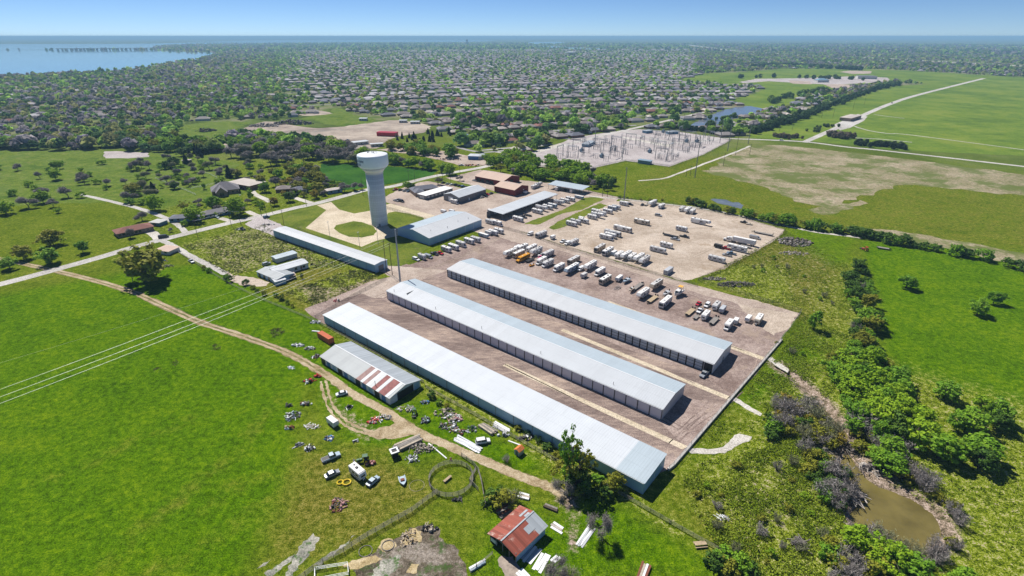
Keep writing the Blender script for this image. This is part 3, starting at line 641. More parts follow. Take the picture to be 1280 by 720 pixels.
# farm track
TRK = [(-260, 262), (-60, 310), (80, 341), (160, 363), (185, 373.5), (250, 402.5), (300, 419), (345, 435), (375, 449), (410, 470), (440, 492), (480, 513), (520, 539), (560, 557), (600, 574), (650, 595), (690, 610), (708, 622)]
strip('track', TRK, [3.9, 3.4], 'track_middle', 0.010, 0.5, 10); strip('track', TRK, 1.1, 'track_dirt', 0.018, 0.3, 10, off=1.05); strip('track', TRK, 1.1, 'track_dirt', 0.018, 0.3, 10, off=-1.0)
strip('track', TRK[9:], 2.9, 'track_dirt', 0.024, 0.5, 10)
T2 = [(404, 476), (407, 490), (412, 506), (424, 522), (440, 533), (462, 541), (490, 545), (515, 540)]
strip('track', T2, 0.9, 'track_dirt', 0.014, 0.3, 8, off=0.9); strip('track', T2, 0.9, 'track_dirt', 0.014, 0.3, 8, off=-0.9)
sheet('churned_soil', [(455, 541), (480, 534), (500, 527), (520, 536), (512, 545), (490, 548), (468, 549)], 'track_dirt', 0.028, 1.5, 0.5)
sheet('bare_patch', [(355, 720), (365, 700), (374, 684), (390, 668), (398, 672), (394, 684), (380, 700), (368, 716), (358, 728)], 'ash_grey', 0.012, 0.8, 0.5)
for q in ([(330, 716), (345, 708), (366, 694), (372, 688), (366, 699), (350, 711), (336, 722)], [(392, 706), (410, 693), (430, 680), (444, 668), (432, 682), (412, 697), (398, 708)], [(322, 712), (330, 704), (338, 699), (332, 707)]): sheet('bare_patch', q, 'ash_grey', 0.012, 0.8, 0.35)
sheet('muddy_pen', [(455, 735), (440, 712), (452, 700), (470, 690), (480, 680), (498, 670), (512, 661), (535, 657), (552, 662), (548, 672), (566, 682), (580, 700), (585, 735)], 'mud', 0.012, 1.0, 0.6)
sheet('bare_patch', [(468, 726), (466, 712), (476, 703), (490, 696), (502, 694), (498, 706), (486, 722)], 'ash_grey', 0.02, 0.8, 0.5)
for q in ([(471, 684), (480, 673), (490, 674), (495, 682), (488, 688), (478, 690)], [(502, 683), (506, 668), (516, 660), (526, 664), (526, 676), (516, 681)], [(508, 716), (515, 703), (524, 705), (521, 716)], [(428, 706), (445, 699), (470, 693), (478, 699), (462, 706), (442, 712)]): sheet('straw_bed', q, 'straw', 0.024, 0.8, 0.4)
sheet('bare_patch', [(622, 700), (627, 694), (640, 696), (652, 712), (648, 726), (632, 726)], 'bare_soil', 0.012, 0.8, 0.4)
# middle distance: fields, quarry, substation pad, park
sheet('quarry', [(296, 163), (310, 158), (330, 152), (352, 152.5), (372, 158), (400, 160.5), (430, 158), (460, 154), (486, 150.5), (500, 150), (520, 153), (540, 158), (530, 166), (500, 170), (480, 178), (470, 186), (440, 186), (410, 181), (392, 174), (372, 172), (340, 171), (300, 169)], 'bare_soil', 0.06, 10, 2.5)
sheet('quarry', [(470, 187), (500, 184), (540, 187), (570, 191), (606, 200), (610, 207), (580, 208), (545, 199), (520, 193), (490, 190)], 'gravel_pink', 0.05, 8, 1.5)
sheet('quarry', [(244, 187), (252, 180), (270, 178), (290, 181), (285, 188), (262, 190)], 'bare_soil', 0.05, 6, 1.5); sheet('quarry', [(366, 142.5), (380, 139), (402, 138.5), (417, 142), (400, 144), (380, 145)], 'bare_soil', 0.06, 8, 2)
sheet('meadow', [(222, 166), (228, 157), (250, 153.5), (285, 151.5), (314, 153), (300, 159), (285, 165), (270, 174), (250, 178), (228, 178)], 'grass_garden', 0.05, 8, 2); sheet('meadow', [(368, 150), (388, 145.5), (412, 142), (416, 135), (428, 136), (440, 143), (470, 149), (462, 154), (430, 157.5), (410, 156), (390, 150)], 'grass_garden', 0.055, 8, 2)
sheet('meadow', [(398, 216), (402, 205), (420, 203.5), (460, 206), (500, 209), (548, 212.5), (540, 219), (500, 228), (460, 234.5), (430, 238), (402, 227)], 'grass_deep', 0.03, 5, 0.8)
sheet('meadow', [(160, 188), (215, 190), (262, 196), (300, 205), (290, 215), (320, 232), (300, 244), (250, 250), (200, 262), (160, 252), (-150, 262), (-300, 235), (-150, 190)], 'grass_garden', 0.008, 8, 2)
sheet('yard_patch', [(130, 189.5), (145, 189), (160, 189.5), (184, 191), (186, 196), (160, 198), (130, 198)], 'gravel_pale', 0.014, 6, 1.5)
sheet('substation_pad', [(664, 207), (640, 203), (690, 184), (716, 172), (770, 164), (800, 161.5), (850, 165), (900, 172), (914, 175), (880, 193), (836, 208.5), (815, 205.5), (782, 201), (760, 206), (742, 210), (700, 211)], 'gravel_pale', 0.03, 6, 0.5)
sheet('substation_road', [(775, 172), (778, 170.5), (840, 181), (836, 184)], 'concrete', 0.06, 0, 0); sheet('substation_road', [(640, 197), (700, 179), (704, 181), (646, 200)], 'concrete', 0.06, 0, 0)
sheet('dry_field', [(905, 200), (920, 190), (940, 183), (980, 182), (1060, 190), (1130, 198), (1330, 225), (1330, 250), (1130, 230), (1080, 245), (1040, 258), (1005, 255), (960, 235), (920, 226), (880, 214)], 'brown_field', 0.03, 8, 4)
sheet('dry_field', [(1010, 262), (1040, 258), (1075, 250), (1085, 254), (1060, 262), (1030, 268)], 'brown_field', 0.034, 6, 3); sheet('dry_field', [(1085, 285), (1120, 288), (1330, 325), (1330, 345), (1120, 297)], 'brown_field', 0.034, 6, 2)
sheet('park_lawn', [(846, 100), (880, 92), (930, 90), (980, 86), (1060, 86), (1130, 88), (1400, 104), (1400, 122), (1120, 102), (1090, 105), (1060, 110), (1010, 118), (990, 130), (960, 138), (930, 132), (905, 127), (940, 118), (960, 110), (900, 106)], 'grass_park', 0.08, 20, 6)
sheet('park_lawn', [(940, 163), (950, 160), (1000, 142), (1060, 122), (1115, 108), (1250, 100), (1400, 120), (1400, 200), (1120, 188), (1010, 176), (960, 174), (935, 172)], 'grass_park', 0.07, 15, 3)
sheet('park_lawn', [(875, 158), (893, 157), (925, 148), (960, 138), (990, 130), (1012, 128), (985, 140), (950, 152), (930, 165), (910, 168), (890, 166)], 'grass_park', 0.075, 8, 2)
sheet('park_ground', [(924, 102.5), (945, 98.5), (990, 98), (1020, 97), (1060, 95.5), (1110, 97), (1112, 102), (1080, 104), (1040, 106), (1010, 104.5), (960, 101.5), (930, 104)], 'gravel_pale', 0.12, 10, 3)
for q in ([(1050, 90), (1062, 88.3), (1090, 89), (1088, 92), (1066, 92.5)], [(1030, 105.5), (1050, 105), (1080, 107), (1062, 110), (1040, 110)], [(985, 100.5), (1012, 101.5), (1015, 105.5), (990, 104.5)]): sheet('park_ground', q, 'gravel_pink', 0.14, 10, 2)
for q in ([(600, 68), (690, 66), (740, 70), (640, 72)],): pass
# ================================================================== trees
def quads(c, nrm, size, asp=1.0):
    """one leaf-clump quad per centre, facing nrm, spun at random"""
    n = len(c); a = rng.normal(size=(n, 3)); u = np.cross(nrm, a); u /= np.linalg.norm(u, axis=1, keepdims=True) + 1e-9
    w = np.cross(nrm, u); s = size[:, None] * 0.5
    v = np.stack([c - u * s - w * s * asp, c + u * s - w * s * asp * 0.7, c + u * s * 0.8 + w * s * asp, c - u * s * 0.7 + w * s * asp], 1)
    f = np.arange(n * 4).reshape(n, 4)
    return v.reshape(-1, 3), f
def unit(n):
    a = rng.normal(size=(n, 3)); return a / np.linalg.norm(a, axis=1, keepdims=True)
def crown(n_clump, per, rad, zc, rz, clump_r, leaf, low=0.2, shell=0.55):
    """clumps spread through an uneven crown volume; leaf faces through every clump"""
    d = unit(n_clump); d[:, 2] = np.where(rng.random(n_clump) < low * 0.5, -np.abs(d[:, 2]) * 0.8, np.abs(d[:, 2]))
    rr = (shell + (1 - shell) * rng.random(n_clump)) * (0.75 + 0.45 * rng.random(n_clump))
    cc = np.stack([d[:, 0] * rad * rr, d[:, 1] * rad * rr, zc + d[:, 2] * rz * rr], 1)
    V = []; N = []; T = []; S = []
    for i in range(n_clump):
        k = int(per * (0.6 + 0.8 * rng.random())); q = unit(k); r = clump_r * (0.6 + 0.8 * rng.random())
        p = cc[i] + q * (r * rng.random((k, 1)) ** 0.45) * np.array([1, 1, 0.75])
        nn = q * 0.8 + unit(k) * 0.6 + np.array([0, 0, 0.35]); nn /= np.linalg.norm(nn, axis=1, keepdims=True)
        V.append(p); N.append(nn); S.append(leaf * (0.6 + 0.8 * rng.random(k)))
        T.append(np.clip(0.5 + 0.32 * (rng.random() - 0.5) * 2 + 0.18 * rng.normal(size=k), 0, 1))
    return np.concatenate(V), np.concatenate(N), np.concatenate(S), np.concatenate(T), cc
def leafmesh(name, V, N, S, T, asp=1.0):
    v, f = quads(V, N, S, asp); return npmesh(name, v, f, tone=np.repeat(T, 4))
def trunkmesh(name, h, r, cc, n_limb, start=0.35):
    mb = MB(); k = 5; pts = [Vector((0, 0, -0.1))]; 
    for i in range(1, k + 1): pts.append(Vector((random.uniform(-.12, .12) * h * 0.2 * i / k, random.uniform(-.12, .12) * h * 0.2 * i / k, h * i / k)))
    for i in range(k): mb.tube(pts[i], pts[i + 1], r * (1 - 0.75 * i / k), r * (1 - 0.75 * (i + 1) / k), 6, i == 0)
    order = list(range(len(cc))); random.shuffle(order)
    for j in order[:n_limb]:
        c = Vector(cc[j]); s = pts[0].lerp(pts[-1], random.uniform(start, 0.9)); mid = s.lerp(c, 0.5) + Vector((random.uniform(-.3, .3), random.uniform(-.3, .3), 0.4))
        mb.tube(s, mid, r * 0.4, r * 0.25, 5, False); mb.tube(mid, c, r * 0.25, r * 0.07, 4, False)
    return mb.mesh(name)
def baretree(h, spread, seed, depth=5, fine=False):
    """leafless crown: forked limbs down to twigs"""
    rnd = random.Random(seed); tr = MB(); tw = MB(); tips = []
    def grow(p, d, L, r, k):
        e = p + d * L
        (tr if k >= depth - 2 else tw).tube(p, e, r, r * 0.62, 5 if k >= depth - 1 else 3, False)
        if k <= 1: tips.append(p.lerp(e, .6))
        if k == 0: tips.append(e); return
        for i in range(3 if k > 1 else 4):
            ax = Vector((rnd.uniform(-1, 1), rnd.uniform(-1, 1), rnd.uniform(-0.2, 0.5)))
            nd = (d + ax * spread).normalized()
            grow(p + d * L * (1 if i == 0 else rnd.uniform(0.55, 1)), nd, L * rnd.uniform(0.62, 0.85), r * 0.6, k - 1)
    grow(Vector((0, 0, -0.1)), Vector((rnd.uniform(-.08, .08), rnd.uniform(-.08, .08), 1)), h * 0.23, h * 0.022, depth)
    v = np.array(tw.v); f = np.array([q for q in tw.f if len(q) == 4])
    tp = np.array([tuple(t) for t in tips]); k = len(tp)
    rp_ = 3 if fine else 4; tp = np.repeat(tp, rp_, 0) + rng.normal(size=(k * rp_, 3)) * h * (0.03 if fine else 0.045)
    qv, qf = quads(tp, unit(len(tp)), np.full(len(tp), h * 0.085) * (0.6 + 0.8 * rng.random(len(tp))), 0.05 if fine else 0.16)
    allv = np.concatenate([v, qv]); allf = np.concatenate([f, qf + len(v)])
    return tr.mesh('bare_trunk'), npmesh('bare_twigs', allv, allf, tone=rng.random(len(allv)))
TP = {}
def reg(kind, crown_me, trunk_me, H0): TP.setdefault(kind, []).append((crown_me, trunk_me, H0))
for i in range(5):       # broad leafy trees, 10 m
    V, N, S, T, cc = crown(60, 40, 4.3, 5.3, 4.4, 1.2, 0.55, 0.75)
    reg('leafy', leafmesh('crown_leafy', V, N, S, T), trunkmesh('trunk_leafy', 6.5, 0.26, cc, 14), 10)
for i in range(3):       # upright trees
    V, N, S, T, cc = crown(42, 38, 2.9, 5.4, 4.6, 1.05, 0.5, 0.85)
    reg('upright', leafmesh('crown_upright', V, N, S, T), trunkmesh('trunk_upright', 7.5, 0.2, cc, 12), 10)
for i in range(3):       # open, thinly leafed trees
    V, N, S, T, cc = crown(40, 20, 4.0, 5.6, 4.2, 0.9, 0.42, 0.6, 0.5)
    reg('open', leafmesh('crown_open', V, N, S, T), trunkmesh('trunk_open', 6.5, 0.24, cc, 30), 10)
for i in range(4):       # bushes, 4 m
    V, N, S, T, cc = crown(26, 34, 2.3, 1.5, 2.2, 0.75, 0.36, 0.35)
    V[:, 2] = np.maximum(V[:, 2], 0.05)
    reg('bush', leafmesh('crown_bush', V, N, S, T), trunkmesh('trunk_bush', 2.2, 0.09, cc, 9, 0.1), 4)
for i in range(3):       # cedars, 7 m
    k = 1500; z = rng.random(k) ** 1.3; a = rng.random(k) * 2 * math.pi; rr = (1 - z) ** 0.75 * 1.9 * (0.72 + 0.35 * rng.random(k)) * (1 + 0.18 * np.sin(a * 3 + z * 20 + i))
    V = np.stack([np.cos(a) * rr, np.sin(a) * rr, 0.4 + z * 6.6], 1); N = np.stack([np.cos(a), np.sin(a), np.full(k, 0.5)], 1) + unit(k) * 0.6; N /= np.linalg.norm(N, axis=1, keepdims=True)
    reg('cedar', leafmesh('crown_cedar', V, N, 0.3 + 0.3 * rng.random(k), rng.random(k)), trunkmesh('trunk_cedar', 3.0, 0.15, V[:3], 0), 7)
for i in range(4):
    a_, b_ = baretree(11, 0.74, 40 + i); reg('bare', b_, a_, 11)
for i in range(2):
    a_, b_ = baretree(11, 0.8, 60 + i, 5, True); reg('bare_fine', b_, a_, 11)
for i in range(2):       # grey thickets of stems
    tr = MB(); tw = MB()
    for q in range(46):
        a = random.uniform(0, 6.28); r0 = random.uniform(0, 0.9); e = Vector((math.cos(a) * (r0 + random.uniform(.5, 1.6)), math.sin(a) * (r0 + random.uniform(.5, 1.6)), random.uniform(1.6, 3.8)))
        (tr if q < 8 else tw).tube((math.cos(a) * r0, math.sin(a) * r0, -0.1), e, 0.05, 0.015, 3, False)
        for j in range(5):
            b_ = e.lerp(Vector((e.x * .6, e.y * .6, 1)), random.uniform(0, 0.6)); tw.tube(b_, b_ + Vector((random.uniform(-.8, .8), random.uniform(-.8, .8), random.uniform(0, .9))), 0.03, 0.008, 3, False)
    v = np.array(tw.v); f = np.array([q for q in tw.f if len(q) == 4]); c = v[rng.integers(0, len(v), 420)] + rng.normal(size=(420, 3)) * 0.25
    qv, qf = quads(c, unit(420), 0.5 * (0.5 + rng.random(420)), 0.16)
    av = np.concatenate([v, qv]); av[:, 2] = np.maximum(av[:, 2], 0.02); reg('thicket', npmesh('thicket_twigs', av, np.concatenate([f, qf + len(v)]), tone=rng.random(len(av))), tr.mesh('thicket_stems'), 4)
KIND = {'leafy': ('tree', 'leafy tree'), 'upright': ('tree', 'upright tree'), 'open': ('tree', 'thinly leafed tree'), 'bush': ('bush', 'bush'), 'cedar': ('cedar_tree', 'cedar'), 'bare': ('bare_tree', 'leafless tree'), 'bare_fine': ('bare_tree', 'leafless tree'), 'thicket': ('thicket', 'leafless thicket')}
LEAFW = {'leaf_bright': 'bright green', 'leaf_mid': 'mid green', 'leaf_olive': 'olive green', 'leaf_dark': 'dark green', 'leaf_cedar': 'blackish green', 'leaf_amber': 'amber tinged', 'twigs': 'grey', 'twigs_fine': 'grey brown', 'twigs_green': 'grey green'}
TREES = []               # (kind, x, y, h, leaf, place)
def plant(kind, px, py, h, leaf, place, wide=1.0): P = at(px, py); TREES.append((kind, P.x, P.y, h, leaf, place, wide))
def wood(poly, n, mix_, hr, place, gap=0.6):
    P = W2(poly); xs = [p[0] for p in P]; ys = [p[1] for p in P]; got = []; tries = 0
    while len(got) < n and tries < n * 60:
        tries += 1; x = random.uniform(min(xs), max(xs)); y = random.uniform(min(ys), max(ys))
        if not inside(P, np.array([x]), np.array([y]))[0]: continue
        kd, lf, w = random.choices(mix_, [m_[2] for m_ in mix_])[0]; h = random.uniform(*hr) * (0.55 if kd == 'bush' else 0.8 if kd == 'thicket' else 1)
        if any((x - a) ** 2 + (y - b) ** 2 < (gap * (h + c) * 0.5) ** 2 for a, b, c in got): continue
        got.append((x, y, h)); TREES.append((kd, x, y, h, lf, place, random.uniform(0.9, 1.2)))
def along(pl, n, mix_, hr, place, side=2.5):
    L = smooth_line(W2(pl), 12)
    for i in range(n):
        t = (i + random.uniform(0.1, 0.9)) / n * (len(L) - 1); k = int(t); p = L[k].lerp(L[min(k + 1, len(L) - 1)], t - k)
        kd, lf, w = random.choices(mix_, [m_[2] for m_ in mix_])[0]; h = random.uniform(*hr)
        TREES.append((kd, p.x + random.uniform(-side, side), p.y + random.uniform(-side, side), h, lf, place, random.uniform(0.9, 1.3)))
B, M_, O, D, C_, A_, T_, TG = 'leaf_bright', 'leaf_mid', 'leaf_olive', 'leaf_dark', 'leaf_cedar', 'leaf_amber', 'twigs', 'twigs_green'
# near, one by one
plant('leafy', 184, 352, 19, O, 'by the farm track at the edge of the pasture', 1.2)
plant('bare_fine', 166, 352, 9, 'twigs_fine', 'beside the big olive tree by the farm track'); plant('thicket', 198, 330, 5, T_, 'behind the big olive tree')
plant('open', 712, 604, 20, M_, 'between the farm track and the front shed', 0.42); plant('open', 724, 608, 15, O, 'between the farm track and the front shed', 0.6); plant('leafy', 722, 614, 7.5, D, 'between the farm track and the front shed', 0.95); plant('bush', 714, 618, 4.5, O, 'between the farm track and the front shed', 1.2); plant('open', 706, 598, 8, O, 'between the farm track and the front shed')
plant('leafy', 768, 612, 6.5, O, 'against the front shed near its end', 0.8); plant('bush', 745, 605, 3.6, M_, 'against the front shed near its end', 1.2); plant('bush', 756, 622, 3.0, D, 'under the fence by the front shed end', 1.3); plant('bush', 729, 618, 3.4, D, 'under the fence by the front shed end', 1.3)
plant('bare_fine', 748, 668, 12.5, 'twigs_fine', 'on the grass beside two white sheets', 1.0)
plant('bare_fine', 690, 730, 11, 'twigs_fine', 'in front of the rusty barn', 1.1); plant('thicket', 712, 724, 3.6, TG, 'in front of the rusty barn', 1.3)
plant('bush', 628, 632, 5.4, O, 'behind the rusty barn', 1.1); plant('bush', 618, 626, 4.4, D, 'behind the rusty barn', 1.1); plant('thicket', 640, 628, 5.0, TG, 'behind the rusty barn', 1.1)
plant('bush', 540, 497, 2.8, D, 'between the old barn and the front shed', 1.1); plant('bush', 549, 505, 2.2, M_, 'between the old barn and the front shed', 1.1); plant('bush', 559, 509, 2.0, O, 'between the old barn and the front shed'); plant('thicket', 633, 577, 2.5, T_, 'beside the small rusty hut')
for q in [(660, 543), (672, 552), (684, 560), (648, 537), (696, 573)]: plant(random.choice(['thicket', 'bush']), q[0], q[1], random.uniform(1.6, 2.8), random.choice([O, D]) , 'in the weeds along the front shed', 1.3)
plant('upright', 1016, 412, 8.5, M_, 'alone beyond the yard corner', 1.1)
for q in [(352, 375, 2.4), (345, 371, 2.0), (316, 361, 2.2), (308, 356, 2.8), (287, 352, 3.2), (282, 348, 2.2), (262, 340, 2.6), (255, 337, 2.4), (322, 365, 1.8), (360, 380, 1.8), (330, 369, 2.4), (366, 384, 1.6)]: plant('bush', q[0], q[1], q[2] * 1.15, random.choice([D, M_, O]), 'on the pasture fence by the old house', 1.0)
# thicket behind the business lot
wood([(604, 203), (640, 196), (668, 203), (700, 207), (740, 214), (766, 226), (768, 238), (738, 238), (700, 229), (660, 224), (625, 215)], 78, [('leafy', B, 4), ('leafy', M_, 3), ('upright', B, 2), ('open', O, 1), ('bare', T_, 1)], (8, 12), 'in the thicket behind the red barns', 0.28)
wood([(745, 226), (770, 226), (780, 236), (768, 241), (745, 236)], 7, [('leafy', D, 2), ('upright', D, 2)], (6, 9), 'at the dark end of the thicket', 0.4)
# hedge along the field
along([(772, 247), (800, 250), (830, 251.5)], 9, [('bush', O, 2), ('bush', D, 1)], (1.5, 2.6), 'along the path by the upper lot', 2)
along([(856, 254), (875, 258), (895, 263), (915, 267.5), (935, 272)], 13, [('bush', D, 3), ('upright', D, 1), ('bush', O, 1)], (3.5, 6.5), 'on the hedge by the puddle', 1.8)
along([(930, 271), (960, 277), (985, 281.5), (1020, 287), (1055, 291.5)], 24, [('bush', D, 2), ('leafy', M_, 2), ('bush', M_, 2), ('open', O, 1)], (4.5, 8), 'on the hedge between field and scrub', 2.2)
along([(1065, 293), (1090, 298), (1125, 306), (1190, 318), (1290, 342)], 24, [('bush', M_, 2), ('leafy', D, 1), ('bush', D, 4)], (4.5, 7.5), 'on the far end of the field hedge', 2.2)
# woods behind the tower
wood([(470, 197), (500, 203), (530, 211), (560, 213), (565, 220), (548, 214), (510, 210), (470, 205)], 26, [('leafy', B, 3), ('leafy', M_, 3), ('bare', T_, 1), ('open', O, 1)], (8, 11.5), 'behind the deep green meadow', 0.28)
wood([(484, 182), (510, 184), (545, 188), (570, 194), (566, 199), (540, 197), (505, 192), (484, 188)], 26, [('leafy', M_, 3), ('leafy', B, 1), ('leafy', O, 2)], (7.5, 11), 'between quarry and road', 0.3)
plant('leafy', 562, 196, 14, M_, 'at the corner between quarry and road', 1.2)
wood([(494, 172), (520, 168), (560, 165), (568, 172), (545, 178), (520, 178), (497, 178)], 20, [('cedar', C_, 1)], (5.5, 9), 'on the lawn past the quarry', 0.5)
# bare stand and the gardens left of the tower
wood([(283, 196), (325, 184), (380, 183), (430, 185), (462, 196), (452, 206), (400, 206), (345, 208), (300, 206)], 62, [('bare', T_, 6), ('leafy', B, 1), ('bare', TG, 1)], (13, 18), 'in the bare stand before the quarry', 0.24)
wood([(283, 184), (300, 178), (352, 176), (372, 180), (340, 184), (300, 188)], 16, [('leafy', B, 3), ('leafy', M_, 1), ('upright', B, 1)], (9, 13), 'at the back of the bare stand', 0.3)
wood([(315, 226), (345, 214), (400, 212), (408, 230), (402, 244), (375, 240), (340, 234)], 34, [('leafy', M_, 2), ('bare', T_, 2), ('leafy', O, 2), ('leafy', A_, 1), ('bush', B, 1)], (6, 10.5), 'in the gardens beside the meadow', 0.5)
wood([(160, 205), (215, 196), (290, 206), (330, 205), (345, 215), (310, 228), (250, 232), (160, 262)], 66, [('bare', T_, 3), ('bare', TG, 2), ('bush', B, 3), ('bush', M_, 2), ('cedar', C_, .4)], (6.5, 11), 'scattered over the upper pasture', 0.9)
wood([(225, 262), (262, 252), (300, 255), (325, 250), (330, 262), (290, 268), (250, 280), (228, 284)], 26, [('bare', T_, 2), ('bush', B, 3), ('bush', M_, 2)], (6, 9), 'between bungalow and big house', 0.5)
wood([(340, 232), (400, 226), (440, 236), (420, 245), (350, 248)], 34, [('bare', T_, 2), ('bush', B, 2), ('bush', O, 2), ('bush', A_, 1)], (6, 9), 'round the cottages by the road', 0.5)
wood([(155, 185), (162, 172), (200, 170), (230, 176), (262, 188), (262, 193), (215, 190), (180, 187)], 26, [('leafy', M_, 3), ('leafy', B, 2), ('leafy', O, 3), ('leafy', D, 1)], (10, 15), 'in the wood above the pasture', 0.42)
wood([(226, 193), (262, 190), (264, 196), (228, 197)], 8, [('cedar', C_, 1), ('leafy', D, 1)], (8, 11), 'in the dark clump above the pasture', 0.4)
for k, x, y, h, l, pl in [('leafy', 219, 208.5, 11, D, 'on the open pasture'), ('leafy', 207.5, 211, 8, D, 'on the open pasture'), ('leafy', 222.5, 223.5, 6, D, 'on the open pasture'), ('leafy', 219, 236.5, 7, D, 'on the open pasture'), ('upright', 255.5, 236.5, 6.5, M_, 'on the lawn before the big house'),
        ('bare', 239, 212, 10, TG, 'on the open pasture'), ('bare', 262, 212, 11, TG, 'on the open pasture'), ('bare', 270, 206, 10, T_, 'on the open pasture'), ('bare', 187, 212, 11, T_, 'on the open pasture'), ('bare', 177, 210, 10, TG, 'on the open pasture'), ('bare', 168, 213, 12, T_, 'on the open pasture'), ('bare', 183, 224, 9, TG, 'on the open pasture'), ('bare', 275, 222, 9, T_, 'behind the big house'),
        ('cedar', 286.5, 222, 11, C_, 'behind the big house'), ('leafy', 298, 222, 8, T_ and O, 'behind the big house'), ('leafy', 194, 263, 12, B, 'on the open pasture'), ('bush', 185, 238, 3, D, 'on the open pasture'), ('bare', 176, 238, 12, TG, 'on the open pasture'), ('leafy', 168, 244, 11, O, 'on the open pasture'), ('bare', 163, 252, 12, T_, 'on the open pasture'),
        ('leafy', 244, 277, 12.5, B, 'over the low bungalow'), ('open', 232, 266, 9, O, 'over the low bungalow'), ('leafy', 266, 262, 11, M_, 'over the low bungalow'), ('leafy', 297, 269, 12.5, B, 'over the low bungalow'), ('open', 290, 267, 9, M_, 'over the low bungalow'), ('bush', 262, 271, 3.5, D, 'over the low bungalow'), ('upright', 314, 250, 8, B, 'beside the big house drive'), ('upright', 312, 243, 7, D, 'beside the big house drive'), ('leafy', 343, 257, 6.5, A_, 'on the verge across from the white shed'), ('leafy', 361, 252, 8.5, D, 'on the verge across from the white shed'), ('leafy', 331, 240, 9, M_, 'beside the big house drive'), ('leafy', 327, 231, 9, O, 'beside the big house drive'),
        ('bare', 178, 276, 9, T_, 'by the long brick bungalow'), ('bare', 214, 290, 4, T_, 'by the long brick bungalow'), ('bare', 163, 297, 8, T_, 'by the long brick bungalow'), ('bare', 443, 238, 9, T_, 'on the verge behind the tower'), ('bare', 431, 240, 10, T_, 'on the verge behind the tower'), ('bare', 453, 237, 8, T_, 'on the verge behind the tower'),
        ('leafy', 394, 248, 7, A_, 'in the front garden by the road'), ('leafy', 391, 240, 8, B, 'in the front garden by the road'), ('leafy', 400, 232, 9, O, 'in the front garden by the road'), ('leafy', 509, 236, 7.5, M_, 'beside the dark roofed office'), ('leafy', 514, 238, 6.5, D, 'beside the dark roofed office'), ('bare', 548, 231, 9, TG, 'beside the dark roofed office'), ('bare', 575, 226, 7, T_, 'by the parked cars'), ('upright', 378, 348, 3, D, 'beside the white ranch buildings')]:
    plant(k, x, y, h, l, pl)
# creek woods
wood([(1056, 338), (1074, 330), (1084, 340), (1086, 365), (1100, 400), (1108, 440), (1090, 452), (1064, 440), (1068, 400), (1056, 365)], 30, [('leafy', M_, 3), ('leafy', O, 1), ('bush', D, 1), ('thicket', T_, 1), ('leafy', D, 2)], (4.5, 8), 'in the tree line beside the bright pasture', 0.42)
wood([(1035, 455), (1070, 448), (1110, 462), (1128, 480), (1128, 555), (1100, 560), (1080, 540), (1060, 515), (1040, 490)], 44, [('leafy', B, 4), ('leafy', M_, 2), ('bush', M_, 2), ('leafy', D, 1), ('open', O, 1)], (6, 9.5), 'in the creek wood', 0.42)
wood([(958, 520), (975, 500), (1010, 505), (1045, 545), (1050, 565), (1020, 560), (990, 545), (960, 535)], 40, [('thicket', TG, 3), ('bush', O, 3), ('bush', A_, 1), ('thicket', T_, 2), ('bush', D, 1)], (5, 8.5), 'in the brush by the creek head', 0.36)
wood([(1000, 560), (1035, 575), (1060, 605), (1058, 640), (1040, 640), (1015, 610)], 30, [('thicket', T_, 3), ('bush', D, 2), ('bush', O, 1), ('bush', M_, 1)], (4.5, 8), 'in the brush on the pond bank', 0.34)
wood([(1060, 520), (1095, 545), (1125, 575), (1125, 600), (1095, 590), (1070, 560)], 20, [('thicket', T_, 4), ('leafy', M_, 2), ('bush', O, 1)], (5, 8), 'on the far bank of the pond', 0.36)
wood([(1045, 665), (1080, 672), (1100, 690), (1130, 708), (1120, 760), (1040, 760), (1030, 700)], 26, [('bush', M_, 2), ('leafy', B, 1), ('thicket', T_, 1), ('bush', O, 2)], (5, 8), 'in the corner below the pond', 0.36)
plant('open', 1108, 716, 9, B, 'at the lower edge of the pond', 1.2); plant('open', 1092, 716, 7, O, 'at the lower edge of the pond', 1.1)
for q in [(905, 700, 4.4, M_), (893, 706, 4, D), (925, 712, 4.4, M_), (912, 716, 3.8, O), (938, 716, 3.2, D), (967, 540, 4.6, M_), (962, 546, 3.8, D), (1000, 688, 2.6, TG), (996, 682, 2.2, T_)]: plant('bush' if q[3] not in (T_, TG) else 'thicket', q[0], q[1], q[2], q[3], 'in the rough below the spillway', 1.1)
wood([(860, 610), (935, 570), (1000, 575), (1030, 640), (1040, 700), (960, 720), (900, 680)], 20, [('thicket', TG, 2), ('thicket', T_, 1), ('bush', O, 1), ('bush', B, 1)], (2.2, 4.2), 'dotted over the rough grass', 1.6)
wood([(905, 335), (985, 320), (1050, 345), (1050, 420), (1000, 470), (960, 440)], 14, [('thicket', TG, 2), ('bush', O, 1), ('bush', M_, 1)], (2.2, 4.0), 'dotted over the scrub by the yard corner', 1.6)
wood([(1085, 668), (1120, 688), (1150, 692), (1180, 676), (1200, 690), (1150, 712), (1090, 690)], 16, [('thicket', TG, 2), ('thicket', T_, 2), ('bush', O, 1)], (4, 7), 'along the near rim of the pond', 0.4)
wood([(1100, 588), (1130, 602), (1175, 630), (1195, 660), (1210, 650), (1170, 610), (1120, 580)], 14, [('thicket', T_, 3), ('bush', O, 1)], (4, 7), 'along the outer rim of the pond', 0.4)
